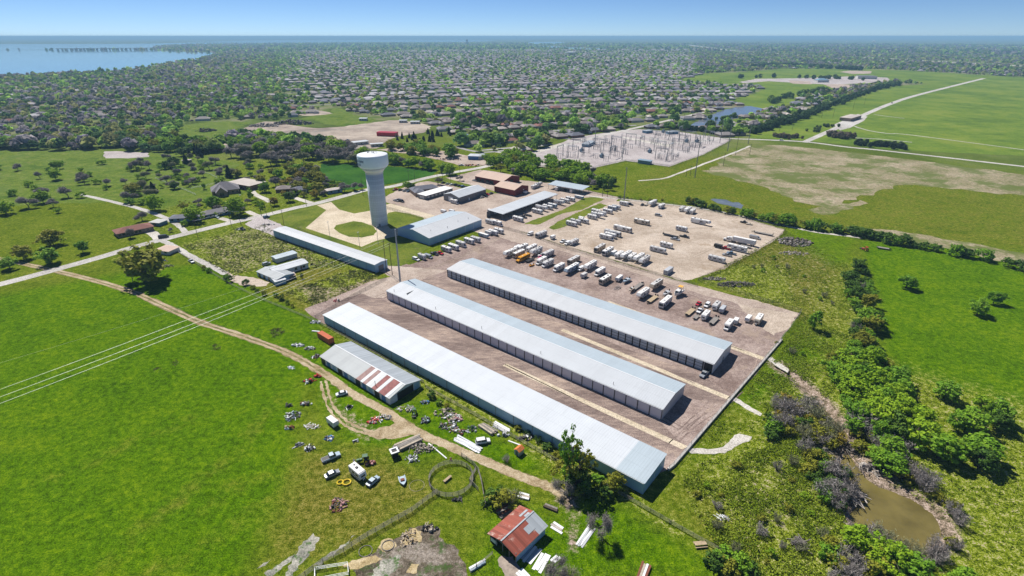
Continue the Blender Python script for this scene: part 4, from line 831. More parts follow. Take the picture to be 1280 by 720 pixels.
# beyond the frame to both sides
wood([(1128, 345), (1200, 360), (1300, 380), (1300, 440), (1200, 430), (1128, 420)], 3, [('leafy', M_, 1)], (6, 9), 'out on the bright pasture', 1)
wood([(1128, 470), (1200, 500), (1290, 540), (1290, 615), (1200, 600), (1128, 575)], 12, [('leafy', B, 3), ('leafy', M_, 3), ('leafy', D, 1), ('bush', O, 1)], (6, 9.5), 'in the wood past the pond', 0.5)
wood([(1128, 712), (1200, 730), (1290, 710), (1290, 800), (1128, 800)], 8, [('bush', M_, 1), ('leafy', M_, 1)], (5, 8), 'past the corner of the pond', 0.5)
wood([(-40, 215), (150, 200), (165, 255), (-40, 285)], 34, [('leafy', B, 1), ('bare', T_, 3), ('bush', B, 2), ('bush', M_, 2)], (8, 12), 'on the outer pasture', 1)
plant('bare_fine', 706, 618, 10, 'twigs_fine', 'against the dark tree at the track end'); plant('bare_fine', 722, 606, 9, 'twigs_fine', 'behind the dark tree at the track end')
wood([(-20, 330), (120, 290), (130, 312), (-20, 352)], 5, [('leafy', M_, 1), ('leafy', O, 1)], (8, 12), 'by the road on the outer pasture', 0.6)
def place_tree(kind, x, y, h, leaf, wide, label, group):
    cm, tm, H0 = random.choice(TP[kind]); nm, cat = KIND[kind]
    s = h / H0; wx_ = random.uniform(.82, 1.2); wide *= 1.35 if kind == 'bare' else 1.2 if kind in ('leafy', 'open') else 1.0; r = empty(nm, (x, y, 0), random.uniform(0, 6.28), (s * wide * wx_, s * wide / wx_ ** .7, s * random.uniform(.9, 1.12)))
    r.rotation_euler.x = random.uniform(-.07, .07); r.rotation_euler.y = random.uniform(-.07, .07)
    d = -0.0
    link('crown', cm, leaf, r); link('trunk', tm, 'bark_grey' if kind in ('bare', 'thicket', 'bare_fine') else 'bark', r)
    return tag(r, label, {'tree': 'tree', 'bush': 'bush', 'thicket': 'bush', 'cedar_tree': 'tree', 'bare_tree': 'tree'}[nm], group)
near_ground = lambda x, y: 0
TREES.sort(key=lambda t: (t[5], to_px(t[1], t[2])[0]))
tot = {}; cnt = {}
for t in TREES: k = (LEAFW[t[4]], KIND[t[0]][1], t[5]); tot[k] = tot.get(k, 0) + 1
for t in TREES:
    k = (LEAFW[t[4]], KIND[t[0]][1], t[5]); cnt[k] = cnt.get(k, 0) + 1
    desc = k[1] if k[0] == 'grey' and 'leafless' in k[1] else f'{k[0]} {k[1]}'
    lab = f'{desc} {k[2]}' if tot[k] == 1 else f'{desc} {k[2]}, {ordinal(cnt[k])} from left'
    place_tree(t[0], t[1], t[2], t[3], t[4], t[6], lab, f'{KIND[t[0]][1]}s {t[5]}' if tot[k] > 1 else None)
# rough weeds: ground cover nobody could count
SPILL = W2([(850, 556), (900, 554), (918, 538), (948, 540), (945, 558), (908, 574), (850, 572)]); YARDW = W2(YARD)
def weeds(poly, n, hr, seed):
    P = W2(poly); P_ = np.array(P); x = rng.uniform(P_[:, 0].min(), P_[:, 0].max(), n * 3); y = rng.uniform(P_[:, 1].min(), P_[:, 1].max(), n * 3)
    k = inside(P, x, y) & ~inside(POND, x, y) & (seg_dist(CREEK, x, y) > 1.6) & ~inside(SPILL, x, y) & ~inside(YARDW, x, y); x = x[k]; y = y[k]
    cl = np.sin(x * 0.21 + 1.3 * np.sin(y * 0.17)) * np.sin(y * 0.23 + 1.7 * np.sin(x * 0.13)); k = cl > rng.uniform(-0.9, 0.6, len(x)); x = x[k][:n]; y = y[k][:n]; cl = cl[k][:n]
    out = []
    for j in range(7): out.append((np.stack([x + rng.normal(size=len(x)) * 0.35, y + rng.normal(size=len(x)) * 0.35, rng.uniform(0.05, 1, len(x)) * rng.uniform(hr[0], hr[1], len(x))], 1), np.clip(0.5 + 0.3 * np.sin(x * 0.16 + 1.5 * np.sin(y * 0.11)) * np.sin(y * 0.19) + 0.24 * rng.normal(size=len(x)), 0, 1)))
    return np.concatenate([o[0] for o in out]), np.concatenate([o[1] for o in out])
Vw, Tw, Dl = [], [], []
for poly, n, hr in [([(846, 606), (880, 575), (950, 560), (1000, 545), (1050, 600), (1056, 655), (1100, 720), (1130, 760), (960, 760), (900, 690)], 5200, (0.2, 1.0)), ([(850, 575), (905, 512), (950, 520), (1000, 540), (940, 555), (900, 570)], 300, (0.2, 0.5)), ([(930, 490), (975, 440), (1005, 395), (1060, 420), (1060, 470), (1030, 500), (1000, 500), (960, 515)], 4500, (0.2, 1.0)),
        ([(885, 345), (935, 315), (985, 290), (1060, 330), (1064, 400), (1000, 395), (930, 368)], 3400, (0.2, 0.7)), ([(228, 307), (330, 279), (345, 292), (440, 335), (380, 335), (350, 325), (290, 348)], 3600, (0.2, 0.8)), ([(266, 431), (274, 430), (276, 436), (266, 438)], 30, (.2, .4)), ([(214, 452), (222, 450), (226, 455), (216, 458)], 30, (.2, .4)), ([(190, 461), (202, 459), (204, 464), (194, 466)], 30, (.2, .4)), ([(334, 412), (352, 410), (358, 418), (342, 422)], 60, (.2, .4)), ([(396, 403), (420, 402), (600, 502), (800, 622), (866, 668), (850, 671), (780, 622), (690, 580), (640, 540), (530, 488)], 900, (0.2, 0.7)), ([(350, 368), (440, 337), (480, 341), (400, 384)], 1300, (0.3, 0.8)), ([(870, 360), (1000, 388), (1000, 396), (970, 420), (966, 425), (985, 385), (900, 365)], 900, (0.3, 0.7)), ([(1128, 470), (1290, 540), (1290, 700), (1128, 615)], 900, (0.3, 0.9))]:
    v, t = weeds(poly, n, hr, 1); Vw.append(v); Tw.append(t); Dl.append(np.full(len(t), poly[0] in ((228, 307), (396, 403), (350, 368), (870, 360)) or n < 130))
Vw = np.concatenate(Vw); Tw = np.concatenate(Tw); nn = unit(len(Vw)) * 0.9 + np.array([0, 0, 0.6]); nn /= np.linalg.norm(nn, axis=1, keepdims=True)
Dl = np.concatenate(Dl)
for nm_, k_ in (('weeds', ~Dl), ('dry_weeds', Dl)):
    v, f = quads(Vw[k_], nn[k_], 0.29 * (0.5 + rng.random(int(k_.sum())))); tag(link(nm_, npmesh(nm_, v, f, tone=np.repeat(Tw[k_], 4)), 'weeds' if nm_ == 'weeds' else 'weeds_dull'), kind='stuff')
# ================================================================== buildings
def shed_frame(A, L, Wd, rz=AL): return A, rz, L, Wd      # local x along the length, y across, origin at the near far-end corner
def panel_x(mb, x0, x1, y0, z0, y1, z1, th=0.12):          # a roof slab between two long edges
    mb.add([(x0, y0, z0), (x1, y0, z0), (x1, y1, z1), (x0, y1, z1), (x0, y0, z0 - th), (x1, y0, z0 - th), (x1, y1, z1 - th), (x0, y1, z1 - th)],
           [(0, 1, 2, 3), (7, 6, 5, 4), (0, 4, 5, 1), (1, 5, 6, 2), (2, 6, 7, 3), (3, 7, 4, 0)])
def gable_walls(mb, L, Wd, he, hr, ry=None, he2=None):
    ry = Wd / 2 if ry is None else ry; he2 = he if he2 is None else he2
    prof = [(0, 0), (Wd, 0), (Wd, he2), (ry, hr), (0, he)]
    vs = [(0, y, z) for y, z in prof] + [(L, y, z) for y, z in prof]; n = 5
    mb.add(vs, [tuple(range(n)), tuple(range(2 * n - 1, n - 1, -1))] + [(i, n + i, n + (i + 1) % n, (i + 1) % n) for i in range(n) if i not in (2, 3)] + [(2, 7, 8, 3), (3, 8, 9, 4)])
def gable(name, A, rz, L, Wd, he, hr, roof, wall, label, cat, group=None, ry=None, he2=None, over=0.25, roof2=None, ridge='white_paint'):
    root = empty(name, (A[0], A[1], 0), rz); ry = Wd / 2 if ry is None else ry; he2 = he if he2 is None else he2
    w = MB(); gable_walls(w, L, Wd, he, hr, ry, he2); build(w, 'wall', wall, root)
    sl = (hr - he) / ry; s2 = (hr - he2) / (Wd - ry)
    r = MB(); panel_x(r, -over, L + over, -over, he - over * sl + 0.14, ry, hr + 0.14); build(r, 'roof', roof, root)
    r = MB(); panel_x(r, -over, L + over, ry + 0.02, hr + 0.138, Wd + over, he2 - over * s2 + 0.138); build(r, 'roof', roof2 or roof, root)
    k = MB().box(L / 2, ry, hr + 0.13, L + 2 * over, 0.35, 0.07); build(k, 'ridge_cap', ridge, root)
    return tag(root, label, cat, group)
A1 = at(406, 403.7); A2 = at(484.5, 373.7); A3 = at(559.5, 345.7)
# front shed: one long pitch falling towards the farm
s1 = empty('storage_shed', (A1.x, A1.y, 0), AL); L1, W1 = 161, 14.0
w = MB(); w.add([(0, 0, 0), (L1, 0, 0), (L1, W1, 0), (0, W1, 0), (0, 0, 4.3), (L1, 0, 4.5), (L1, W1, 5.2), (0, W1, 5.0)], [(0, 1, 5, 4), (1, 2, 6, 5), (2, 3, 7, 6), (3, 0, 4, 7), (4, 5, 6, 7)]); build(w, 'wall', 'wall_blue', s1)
r = MB(); r.add([(-.3, -.35, 4.4), (L1 - 9, -.35, 4.6), (L1 - 9, W1 + .3, 5.32), (-.3, W1 + .3, 5.12), (-.3, -.35, 4.29), (L1 - 9, -.35, 4.49), (L1 - 9, W1 + .3, 5.21), (-.3, W1 + .3, 5.01)], [(0, 1, 2, 3), (7, 6, 5, 4), (0, 4, 5, 1), (1, 5, 6, 2), (2, 6, 7, 3), (3, 7, 4, 0)]); build(r, 'roof', 'roof_front_white', s1)
r = MB(); r.add([(L1 - 8.98, -.35, 4.6), (L1 + .3, -.35, 4.6), (L1 + .3, W1 + .3, 5.32), (L1 - 8.98, W1 + .3, 5.32), (L1 - 8.98, -.35, 4.49), (L1 + .3, -.35, 4.49), (L1 + .3, W1 + .3, 5.2), (L1 - 8.98, W1 + .3, 5.2)], [(0, 1, 2, 3), (7, 6, 5, 4), (0, 4, 5, 1), (1, 5, 6, 2), (2, 6, 7, 3), (3, 7, 4, 0)]); build(r, 'roof', 'roof_blue_white_shaded', s1)
build(MB().box(L1 / 2, -0.42, 4.30, L1, 0.14, 0.16), 'gutter', 'white_paint', s1)
for i in range(1, 20): build(MB().box(i * L1 / 20, -0.06, 0, 0.16, 0.1, 4.28), 'downpipe' if i % 2 else 'wall_seam', 'steel_grey' if i % 2 else 'wall_dark', s1)
build(MB().box(L1 + 0.06, W1 * 0.5, 0, 0.1, 0.14, 4.9), 'corner_trim', 'white_paint', s1)
tag(s1, 'longest white storage shed, front one of three, blank grey wall facing the farm', 'storage shed', 'long white storage sheds')
# middle shed
L2, Wd2 = 148, 18.6
s2 = gable('storage_shed', A2, AL, L2, Wd2, 4.6, 5.9, 'roof_white', 'wall_grey', 'middle white storage shed with plain pale roll-up doors', 'storage shed', 'long white storage sheds', roof2='roof_blue_white_shaded')
ND = 32
for i in range(ND): build(MB().box((i + 0.5) * L2 / ND, -0.04, 0.05, L2 / ND - 0.5, 0.07, 3.9), 'roll_up_door', 'door_grey', s2)
for i in range(ND + 1): build(MB().box(min(max(i * L2 / ND, 0.15), L2 - 0.15), -0.07, 0, 0.26, 0.13, 4.45), 'door_post', 'dark_metal', s2)
build(MB().box(L2 / 2, -0.36, 4.38, L2, 0.14, 0.16), 'gutter', 'white_paint', s2)
for k in (4.2, 34, 63, 95, 128): build(MB().tube((k, 1.4, 4.6), (k, 1.4, 6.2), 0.08, None, 6), 'vent_pipe', 'dark_metal', s2)
build(MB().box(12, 5.6, 5.45, 0.3, 5.6, 0.28).box(12, 3.2, 5.1, 0.3, 0.4, 0.5), 'roof_pipe', 'dark_metal', s2)
# rear shed with framed doors
L3, Wd3 = 147.7, 20.4
s3 = gable('storage_shed', A3, AL, L3, Wd3, 4.5, 5.8, 'roof_warm_white', 'wall_white', 'rear white storage shed with dark framed panelled doors', 'storage shed', 'long white storage sheds', roof2='roof_blue_white_shaded')
ND3 = 42; seg = (L3 - 4) / ND3
for i in range(ND3): build(MB().box((i + 0.5) * seg, -0.04, 0.05, seg - 0.62, 0.07, 4.1), 'panel_door', 'door_panel', s3)
for i in range(ND3 + 1): build(MB().box(max(i * seg, .2), -0.09, 0, 0.44, 0.17, 4.36), 'door_post', 'black_metal', s3)
for zz in (1.35, 2.7): build(MB().box(L3 / 2 - 2, -0.085, zz, L3 - 4.2, 0.06, 0.14), 'door_rail', 'black_metal', s3)
build(MB().box(L3 - 1.9, -0.05, 0.05, 3.3, 0.09, 3.9), 'bay_shade_panel', 'black_metal', s3)  # flat black sheet paints the shade inside the end bay
build(MB().box(L3 / 2, -0.36, 4.28, L3, 0.14, 0.16), 'gutter', 'white_paint', s3)
build(MB().box(L3 + 0.05, 11.5, 0, 0.09, 1.0, 2.1), 'door', 'wall_dark', s3)
# white warehouse by the tower
AW = at(537, 307); WA = math.atan2(0.773, 0.634)
# local x along its length (towards the back), y to the left
wh = gable('warehouse', AW, WA, 49, 30.5, 4.9, 7.4, 'roof_warm_white', 'wall_blue', 'white warehouse with shallow gable roof beside the water tower', 'warehouse', roof2='roof_blue_white_shaded')
for i in range(1, 6): build(MB().box(i * 49 / 6, -0.06, 0, 0.16, 0.1, 4.6), 'downpipe', 'white_paint', wh)
build(MB().box(24.5, -0.34, 4.62, 49, 0.14, 0.16), 'gutter', 'white_paint', wh)
for k in (8, 20, 33, 42): build(MB().tube((k, 4 + k % 5, 5.5), (k, 4 + k % 5, 6.9), 0.15, None, 6), 'roof_vent', 'steel_grey', wh)
# long low shed
AG = at(343, 296.5); BG = at(469.5, 341.5); d = BG - AG; LG = d.length
ll = empty('long_shed', (AG.x, AG.y, 0), math.atan2(d.y, d.x))
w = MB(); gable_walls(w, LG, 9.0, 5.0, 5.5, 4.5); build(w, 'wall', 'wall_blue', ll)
r = MB(); panel_x(r, -.25, LG + .25, -.3, 5.12, 4.5, 5.64); build(r, 'roof', 'roof_warm_white', ll); r = MB(); panel_x(r, -.25, LG + .25, 4.52, 5.638, 9.3, 5.12); build(r, 'roof', 'roof_warm_white', ll)
for i in range(1, 14): build(MB().box(i * LG / 14, -0.05, 0, 0.14, 0.08, 4.9), 'downpipe', 'steel_grey', ll)
build(MB().box(LG + 0.06, 4.3, 0, 0.1, 3.6, 3.6), 'door', 'wall_dark', ll)
build(MB().box(LG / 2, -0.03, 0, LG - 0.4, 0.05, 0.5), 'base_trim', 'wall_dark', ll)
tag(ll, 'long low white roofed shed with blue grey wall before the tower lawn', 'shed')
# old farm barn with the patched roof
AB = at(402, 453); fb = gable('farm_barn', AB, AL, 43.5, 14.5, 2.9, 4.7, 'roof_farm', 'wall_white', 'old farm barn with patched rust striped tin roof and open end', 'barn', roof2='roof_zinc', over=0.35)
for i in range(11):
    build(MB().box(1.6 + i * 3.85, -0.06, 0.1, 2.2 if i % 3 else 2.8, 0.09, 2.3), 'stall_door' if i % 2 else 'wall_patch', ['black_metal', 'tarp_blue', 'wall_blue', 'wall_white'][(i * 5 + i // 3) % 4], fb)
build(MB().box(43.56, 7.2, 0, 0.1, 7.5, 3.1), 'doorway_shade_panel', 'black_metal', fb); build(MB().box(43.62, 2.2, 0, 0.08, 2.0, 2.6), 'wall_patch', 'wall_white', fb); build(MB().box(43.62, 12.6, 0, 0.08, 2.2, 2.7), 'wall_patch', 'wall_blue', fb)  # black sheet on the gable stands in for the shaded barn interior
for i, (x0, wd_, mt) in enumerate([(24.2, 2.5, 'rust_soft'), (26.75, 1.5, 'roof_front_white'), (28.3, 1.9, 'rust_soft'), (30.25, 1.6, 'roof_front_white'), (31.9, 1.7, 'roof_zinc'), (33.65, 2.2, 'rust_deep'), (35.9, 1.7, 'roof_zinc'), (37.7, 3.5, 'rust_deep'), (41.25, 1.4, 'roof_front_white')]):
    r = MB(); panel_x(r, x0, x0 + wd_, -.37, 3.03 + (0 if i % 2 else .006), 7.1, 4.845 + (0 if i % 2 else .006), .03); build(r, 'roof_patch', mt, fb)
build(MB().tube((34, 1.2, 3.1), (34, 1.2, 5.6), 0.1, None, 6), 'vent_pipe', 'dark_metal', fb)
# rusty barn
CR = at(645, 703); rr = WA - 0.06
rb = empty('rusty_barn', (CR.x, CR.y, 0), rr)        # x to the back, y to the left
w = MB(); w.add([(0, 0, 0), (11.5, 0, 0), (11.5, 9.2, 0), (0, 9.2, 0), (0, 0, 3.0), (11.5, 0, 3.0), (11.5, 9.2, 3.0), (0, 9.2, 3.0)], [(0, 1, 5, 4), (1, 2, 6, 5), (2, 3, 7, 6)]); build(w, 'wall', 'wall_dark', rb)
build(MB().box(5.75, -0.05, 0.1, 11.3, 0.06, 2.8), 'wall_sheeting', 'wall_blue', rb)
for y in (0.1, 2.4, 4.7, 7, 9.1): build(MB().tube((0.05, y, 0), (0.05, y, 3.3), 0.13, None, 6), 'post', 'weathered_wood', rb)
build(MB().box(0.05, 4.6, 2.75, 0.2, 9.2, 0.3), 'beam', 'weathered_wood', rb); build(MB().box(0.1, 7.9, 0.4, 0.12, 2.2, 1.2), 'gate', 'white_paint', rb)
r = MB(); panel_x(r, -.6, 8.4, -.5, 2.95, 4.6, 4.5, 0.08); build(r, 'roof', 'roof_rusty', rb)
r = MB(); panel_x(r, 8.42, 12.1, -.5, 2.96, 4.6, 4.51, 0.08); build(r, 'roof', 'roof_zinc', rb)
r = MB(); panel_x(r, -.6, 9.6, 4.62, 4.505, 9.7, 2.95, 0.08); build(r, 'roof', 'roof_rusty', rb)
r = MB(); panel_x(r, 9.62, 12.1, 4.62, 4.51, 9.7, 2.96, 0.08); build(r, 'roof', 'roof_rusty', rb)
for (x0, x1, y0, y1) in ((6.2, 8.9, 1.2, 3.1), (8.6, 11.6, 6.2, 6.9), (9.2, 11, 4.9, 5.7)):
    zf = lambda y: 2.95 + (y + .5) * 1.55 / 5.1 + .05 if y < 4.6 else 4.5 - (y - 4.6) * 1.555 / 5.1 + 0.06
    r = MB(); panel_x(r, x0, x1, y0, zf(y0) + 0.03, y1, zf(y1) + 0.03, 0.04); build(r, 'roof_patch', 'roof_zinc', rb)
build(MB().box(5.7, 4.6, 4.52, 12.8, 0.4, 0.06), 'ridge_cap', 'roof_zinc', rb)
tag(rb, 'rusty red tin roofed barn with open front in the bottom farmyard', 'barn')
# covered storage canopies
def canopy(name, A, rz, L, Wd, h0, h1, roof, label, bays, skirt=True):
    root = empty(name, (A[0], A[1], 0), rz)
    r = MB(); panel_x(r, -.4, L + .4, -.5, h0, Wd + .5, h1, 0.16); build(r, 'roof', roof, root)
    build(MB().box(L / 2, -.55, h0 - 0.5, L + .8, 0.1, 0.45), 'fascia', 'white_paint', root)
    for i in range(bays + 1):
        x = i * L / bays
        build(MB().tube((x, 0.2, 0), (x, 0.2, h0 - 0.1), 0.14, None, 6), 'post', 'steel_grey', root); build(MB().tube((x, Wd - 0.2, 0), (x, Wd - 0.2, h1 - 0.15), 0.14, None, 6), 'post', 'steel_grey', root)
    return tag(root, label, 'canopy')
AC = at(628, 275); CW = math.atan2(at(694.5, 250)[1] - AC.y, at(694.5, 250)[0] - AC.x)
c1 = canopy('storage_canopy', AC, CW, (at(694.5, 249) - AC).length, 12.5, 4.6, 5.0, 'roof_white', 'long white roofed open canopy sheltering trailers', 12)
build(MB().box(31, 12.4, 0, (at(694.5, 249) - AC).length - 1, 0.15, 4.4), 'back_wall', 'wall_dark', c1)
AC2 = at(685.5, 236); BC2 = at(727.5, 243.5); d = BC2 - AC2
canopy('storage_canopy', AC2, math.atan2(d.y, d.x), d.length, 12, 4.2, 4.9, 'roof_blue_white_shaded', 'short blue white open canopy in front of the thicket', 7)
# red barns
def red_barn(A, B, Wd, he, hr, label, doors):
    d = B - A; root = gable('red_barn', A, math.atan2(d.y, d.x), d.length, Wd, he, hr, 'roof_tan', 'wall_red', label, 'barn', 'red barns', over=0.4)
    for (x, y, sx, sy, h, m_) in doors: build(MB().box(x, y, 0.05, sx, sy, h), 'door', m_, root)
    build(MB().box(d.length / 2, -0.04, 0, d.length, 0.06, 0.5), 'base_trim', 'wall_dark', root)
    return root
b_ = red_barn(at(618, 240), at(643, 245.5), 19, 5.2, 7.6, 'nearer red metal barn with tan roof and plain walls', [])
build(MB().box((at(643, 245.5) - at(618, 240)).length + .05, 12, 2.8, .08, 1, .8), 'window', 'white_paint', b_)
b_ = red_barn(at(594, 226.5), at(629, 233.5), 24, 4.8, 7.8, 'farther red metal barn with tan roof and open lean-to bays', [])
Lb = (at(629, 233.5) - at(594, 226.5)).length
for i in range(4): build(MB().box(4 + i * 5.2, -0.06, 0.05, 4.2, 0.09, 3.5), 'bay_shade_panel', 'black_metal', b_)  # black sheets on the wall paint the shade of the lean-to bays
for y in (5, 12): build(MB().box(Lb + .05, y, 0.05, .09, 4.2, 4.2), 'door', 'white_paint' if y == 5 else 'black_metal', b_)
# grey shop with white roof
A = at(574, 254.5); B = at(607.5, 243.5); d = B - A
g = gable('grey_shop', A, math.atan2(d.y, d.x), d.length, 17, 4.8, 7.0, 'roof_white', 'wall_dark', 'dark grey workshop with bright white gable roof', 'workshop')
for i in range(1, 7): build(MB().box(i * d.length / 7, -0.06, 0, 0.3, 0.1, 4.5), 'wall_panel', 'steel_grey', g)
build(MB().box(d.length * 0.36, -0.08, 0, 1.1, 0.1, 2.2), 'door', 'white_paint', g); build(MB().box(-0.06, 9, 0, 0.1, 5, 4), 'bay_door', 'wall_white_y', g)
# office: dark roofed wing and white flat-roofed wing
A = at(516, 243); B = at(548, 239); d = B - A; o = empty('office_building', (A.x, A.y, 0), math.atan2(d.y, d.x)); L = d.length
w = MB(); w.box(L / 2, 4.5, 0, L, 9, 3.2).box(4, -4, 0, 8, 8, 3.2); build(w, 'wall', 'brick_tan', o)
r = MB(); r.add([(-.6, -.6, 3.2), (L + .6, -.6, 3.2), (L + .6, 9.6, 3.2), (-.6, 9.6, 3.2), (4, 4.5, 5.6), (L - 4, 4.5, 5.6)], [(0, 1, 5, 4), (1, 2, 5), (2, 3, 4, 5), (3, 0, 4), (3, 2, 1, 0)]); build(r, 'roof', 'shingle_slate', o)
r = MB(); r.add([(-.6, -8.6, 3.2), (8.6, -8.6, 3.2), (8.6, -.62, 3.2), (-.6, -.62, 3.2), (4, -5, 5.2), (4, -.62, 5.2)], [(0, 1, 4), (1, 2, 5, 4), (3, 0, 4, 5), (3, 2, 1, 0), (2, 3, 5)]); build(r, 'roof', 'shingle_slate', o)
for i in range(5): build(MB().box(10 + i * 4.2, -0.05, 1, 1.8, 0.08, 1.4), 'window', 'glass_dark', o)
tag(o, 'low office with dark hipped roof near the road', 'office')
A = at(533, 250); B = at(566, 240); d = B - A; o = empty('portable_office', (A.x, A.y, 0), math.atan2(d.y, d.x)); L = d.length
build(MB().box(L / 2, 5, 0.3, L, 10, 3.0), 'wall', 'wall_dark', o); build(MB().box(L / 2, 5, 3.3, L + .8, 10.8, .25), 'roof', 'rv_roof', o)
for i in range(6): build(MB().box(2.5 + i * (L - 4) / 6, -0.05, 1.2, 2.2, 0.08, 1.3), 'window', 'siding_pale', o)
build(MB().box(-0.06, 5, 0.3, 0.1, 5, 2.2), 'window', 'siding_pale', o)
tag(o, 'flat white roofed portable office with grey walls beside the dark roofed office', 'office')
# white ranch buildings on the scrub lot
A = at(330, 347); B = at(384, 333.5)
def low(name, A, B, Wd, he, hr, roof, wall, label, cat, group=None):
    d = B - A; return gable(name, A, math.atan2(d.y, d.x), d.length, Wd, he, hr, roof, wall, label, cat, group, over=0.3)
g1 = low('ranch_house', at(344, 347), at(386, 334.5), 8.5, 3.0, 3.9, 'roof_white', 'wall_white', 'white tin roofed ranch house, longest wing on the scrub lot', 'house')
for i in range(5): build(MB().box(3 + i * 4.6, -0.05, 0.9, 1.4, 0.08, 1.3), 'window', 'glass_dark', g1)
build(MB().box(15.3, -0.06, 0.05, 1.0, 0.09, 2.1), 'door', 'brick_red', g1)
g2 = low('ranch_annex', at(322, 345), at(347, 355.5), 10.5, 2.7, 3.5, 'roof_farm', 'wall_blue', 'annex with patched tin roof in front of the white ranch house', 'house')
for i in range(3): build(MB().box(2.5 + i * 4.5, -0.05, 0.2, 1.8, 0.08, 2.0), 'door' if i == 1 else 'window', 'glass_dark', g2)
g3 = low('carport', at(345, 357.5), at(358, 354), 6, 2.3, 2.6, 'roof_white', 'wall_blue', 'small white roofed carport at the front corner of the annex', 'carport')
g4 = low('lean_to', at(346, 329), at(372, 321.5), 6, 2.6, 2.9, 'roof_blue_white_shaded', 'wall_grey', 'white lean-to roof behind the ranch house', 'shed')
g5 = low('small_shed', at(361, 350), at(370, 348), 4.5, 2.0, 2.3, 'roof_tan', 'weathered_wood', 'little tan roofed shed beside the carport', 'shed')
# houses near the road
def hip(name, A, B, Wd, he, hr, roof, wall, label, cat='house', group=None, win=4, garage=False):
    d = B - A; L = d.length; root = empty(name, (A.x, A.y, 0), math.atan2(d.y, d.x)); o_ = 0.6; q = min(Wd / 2, L / 2 - 0.5)
    build(MB().box(L / 2, Wd / 2, 0, L, Wd, he), 'wall', wall, root)
    r = MB(); r.add([(-o_, -o_, he), (L + o_, -o_, he), (L + o_, Wd + o_, he), (-o_, Wd + o_, he), (q, Wd / 2, hr), (L - q, Wd / 2, hr)], [(0, 1, 5, 4), (1, 2, 5), (2, 3, 4, 5), (3, 0, 4), (3, 2, 1, 0)]); build(r, 'roof', roof, root)
    for i in range(win): build(MB().box((i + .5) * L / win, -0.05, 0.9, 1.6, 0.08, 1.3), 'window', 'glass_dark', root)
    if garage: build(MB().box(L + .05, Wd / 2, 0.05, .08, 4.8, 2.2), 'garage_door', 'white_paint', root)
    return tag(root, label, cat, group)
big = hip('brick_house', at(266, 245), at(300, 241), 16, 3.6, 9.2, 'shingle_grey', 'brick_tan', 'big brick house with steep grey hipped roof on the lawn', win=6)
gw = MB(); gw.add([(3, -6, 0), (11, -6, 0), (11, 0, 0), (3, 0, 0), (3, -6, 3.6), (11, -6, 3.6), (11, 0, 3.6), (3, 0, 3.6), (7, -6, 7.4)], [(0, 1, 5, 8, 4), (1, 2, 6, 5), (3, 0, 4, 7)]); build(gw, 'front_wing', 'brick_tan', big)
gr = MB(); gr.add([(2.4, -6.5, 3.2), (7, -6.5, 7.7), (7, 5, 7.7), (2.4, 3, 3.2), (11.6, -6.5, 3.2), (11.6, 3, 3.2)], [(0, 1, 2, 3), (1, 4, 5, 2)]); build(gr, 'front_gable', 'shingle_grey', big)
build(MB().box(7, -6.05, 0.6, 3, .08, 2.6), 'window', 'glass_dark', big)
o = hip('garage', at(285, 233.5), at(313, 238.5), 17, 4.2, 4.9, 'flat_roof', 'brick_red', 'broad flat roofed garage block behind the big brick house', 'garage', win=3)
o = hip('bungalow', at(255, 274), at(292, 266.5), 9, 2.8, 4.8, 'shingle_grey', 'siding_blue', 'low grey roofed bungalow half hidden under bright trees', win=6)
o = hip('bungalow', at(212, 278), at(250, 276), 9, 2.7, 4.2, 'shingle_slate', 'siding_blue', 'low slate roofed bungalow beyond the bright tree', win=5)
o = hip('brick_bungalow', at(148, 297.5), at(193, 288), 11, 2.9, 5.0, 'shingle_red', 'brick_tan', 'long brick bungalow with reddish roof beside the road', win=9)
o = hip('side_shed', at(188, 282), at(200, 283), 7, 2.6, 3.8, 'siding_pale', 'siding_blue', 'pale roofed shed behind the brick bungalow', 'shed', win=1)
o = hip('cabin', at(195, 317), at(212, 319), 8, 2.5, 3.6, 'roof_tan', 'siding_pale', 'small tan roofed cabin by the side road corner', 'cabin', win=2)
o = hip('cottage', at(345, 241), at(362, 240), 10, 2.8, 5.0, 'shingle_brown', 'brick_red', 'brown roofed cottage in the gardens', win=3)
o = hip('cottage', at(366, 243), at(384, 241), 10, 2.8, 5.2, 'shingle_slate', 'siding_pale', 'slate roofed cottage behind a thin tree', win=3)
o = hip('blue_shed', at(410, 243), at(428, 240), 7, 3.0, 3.8, 'flat_roof', 'siding_blue', 'blue walled shed across the road from the tower', 'shed', win=2)
o = hip('field_hut', at(228, 203.5), at(235, 203.8), 6, 2.6, 3.0, 'flat_roof', 'wall_dark', 'dark hut standing alone on the far pasture', 'hut', win=1)
o = hip('blue_warehouse', at(585, 199.5), at(598, 200), 12, 4, 4.4, 'roof_white', 'tarp_blue', 'bright blue walled store by the far road bend', 'store', win=0)
o = hip('grey_warehouse', at(598.5, 200), at(611, 197.5), 10, 3.6, 4.2, 'roof_zinc', 'wall_grey', 'grey store joined to the blue one by the far road bend', 'store', win=0)
o = hip('blue_house', at(577, 177), at(591, 177), 12, 4.5, 8.5, 'siding_blue', 'siding_pale', 'blue roofed house among the far cedars', win=3)
o = hip('red_shed', at(471, 170), at(494, 171), 10, 5.0, 5.6, 'car_red', 'car_red', 'bright red machinery shed on the quarry floor', 'shed', win=0)
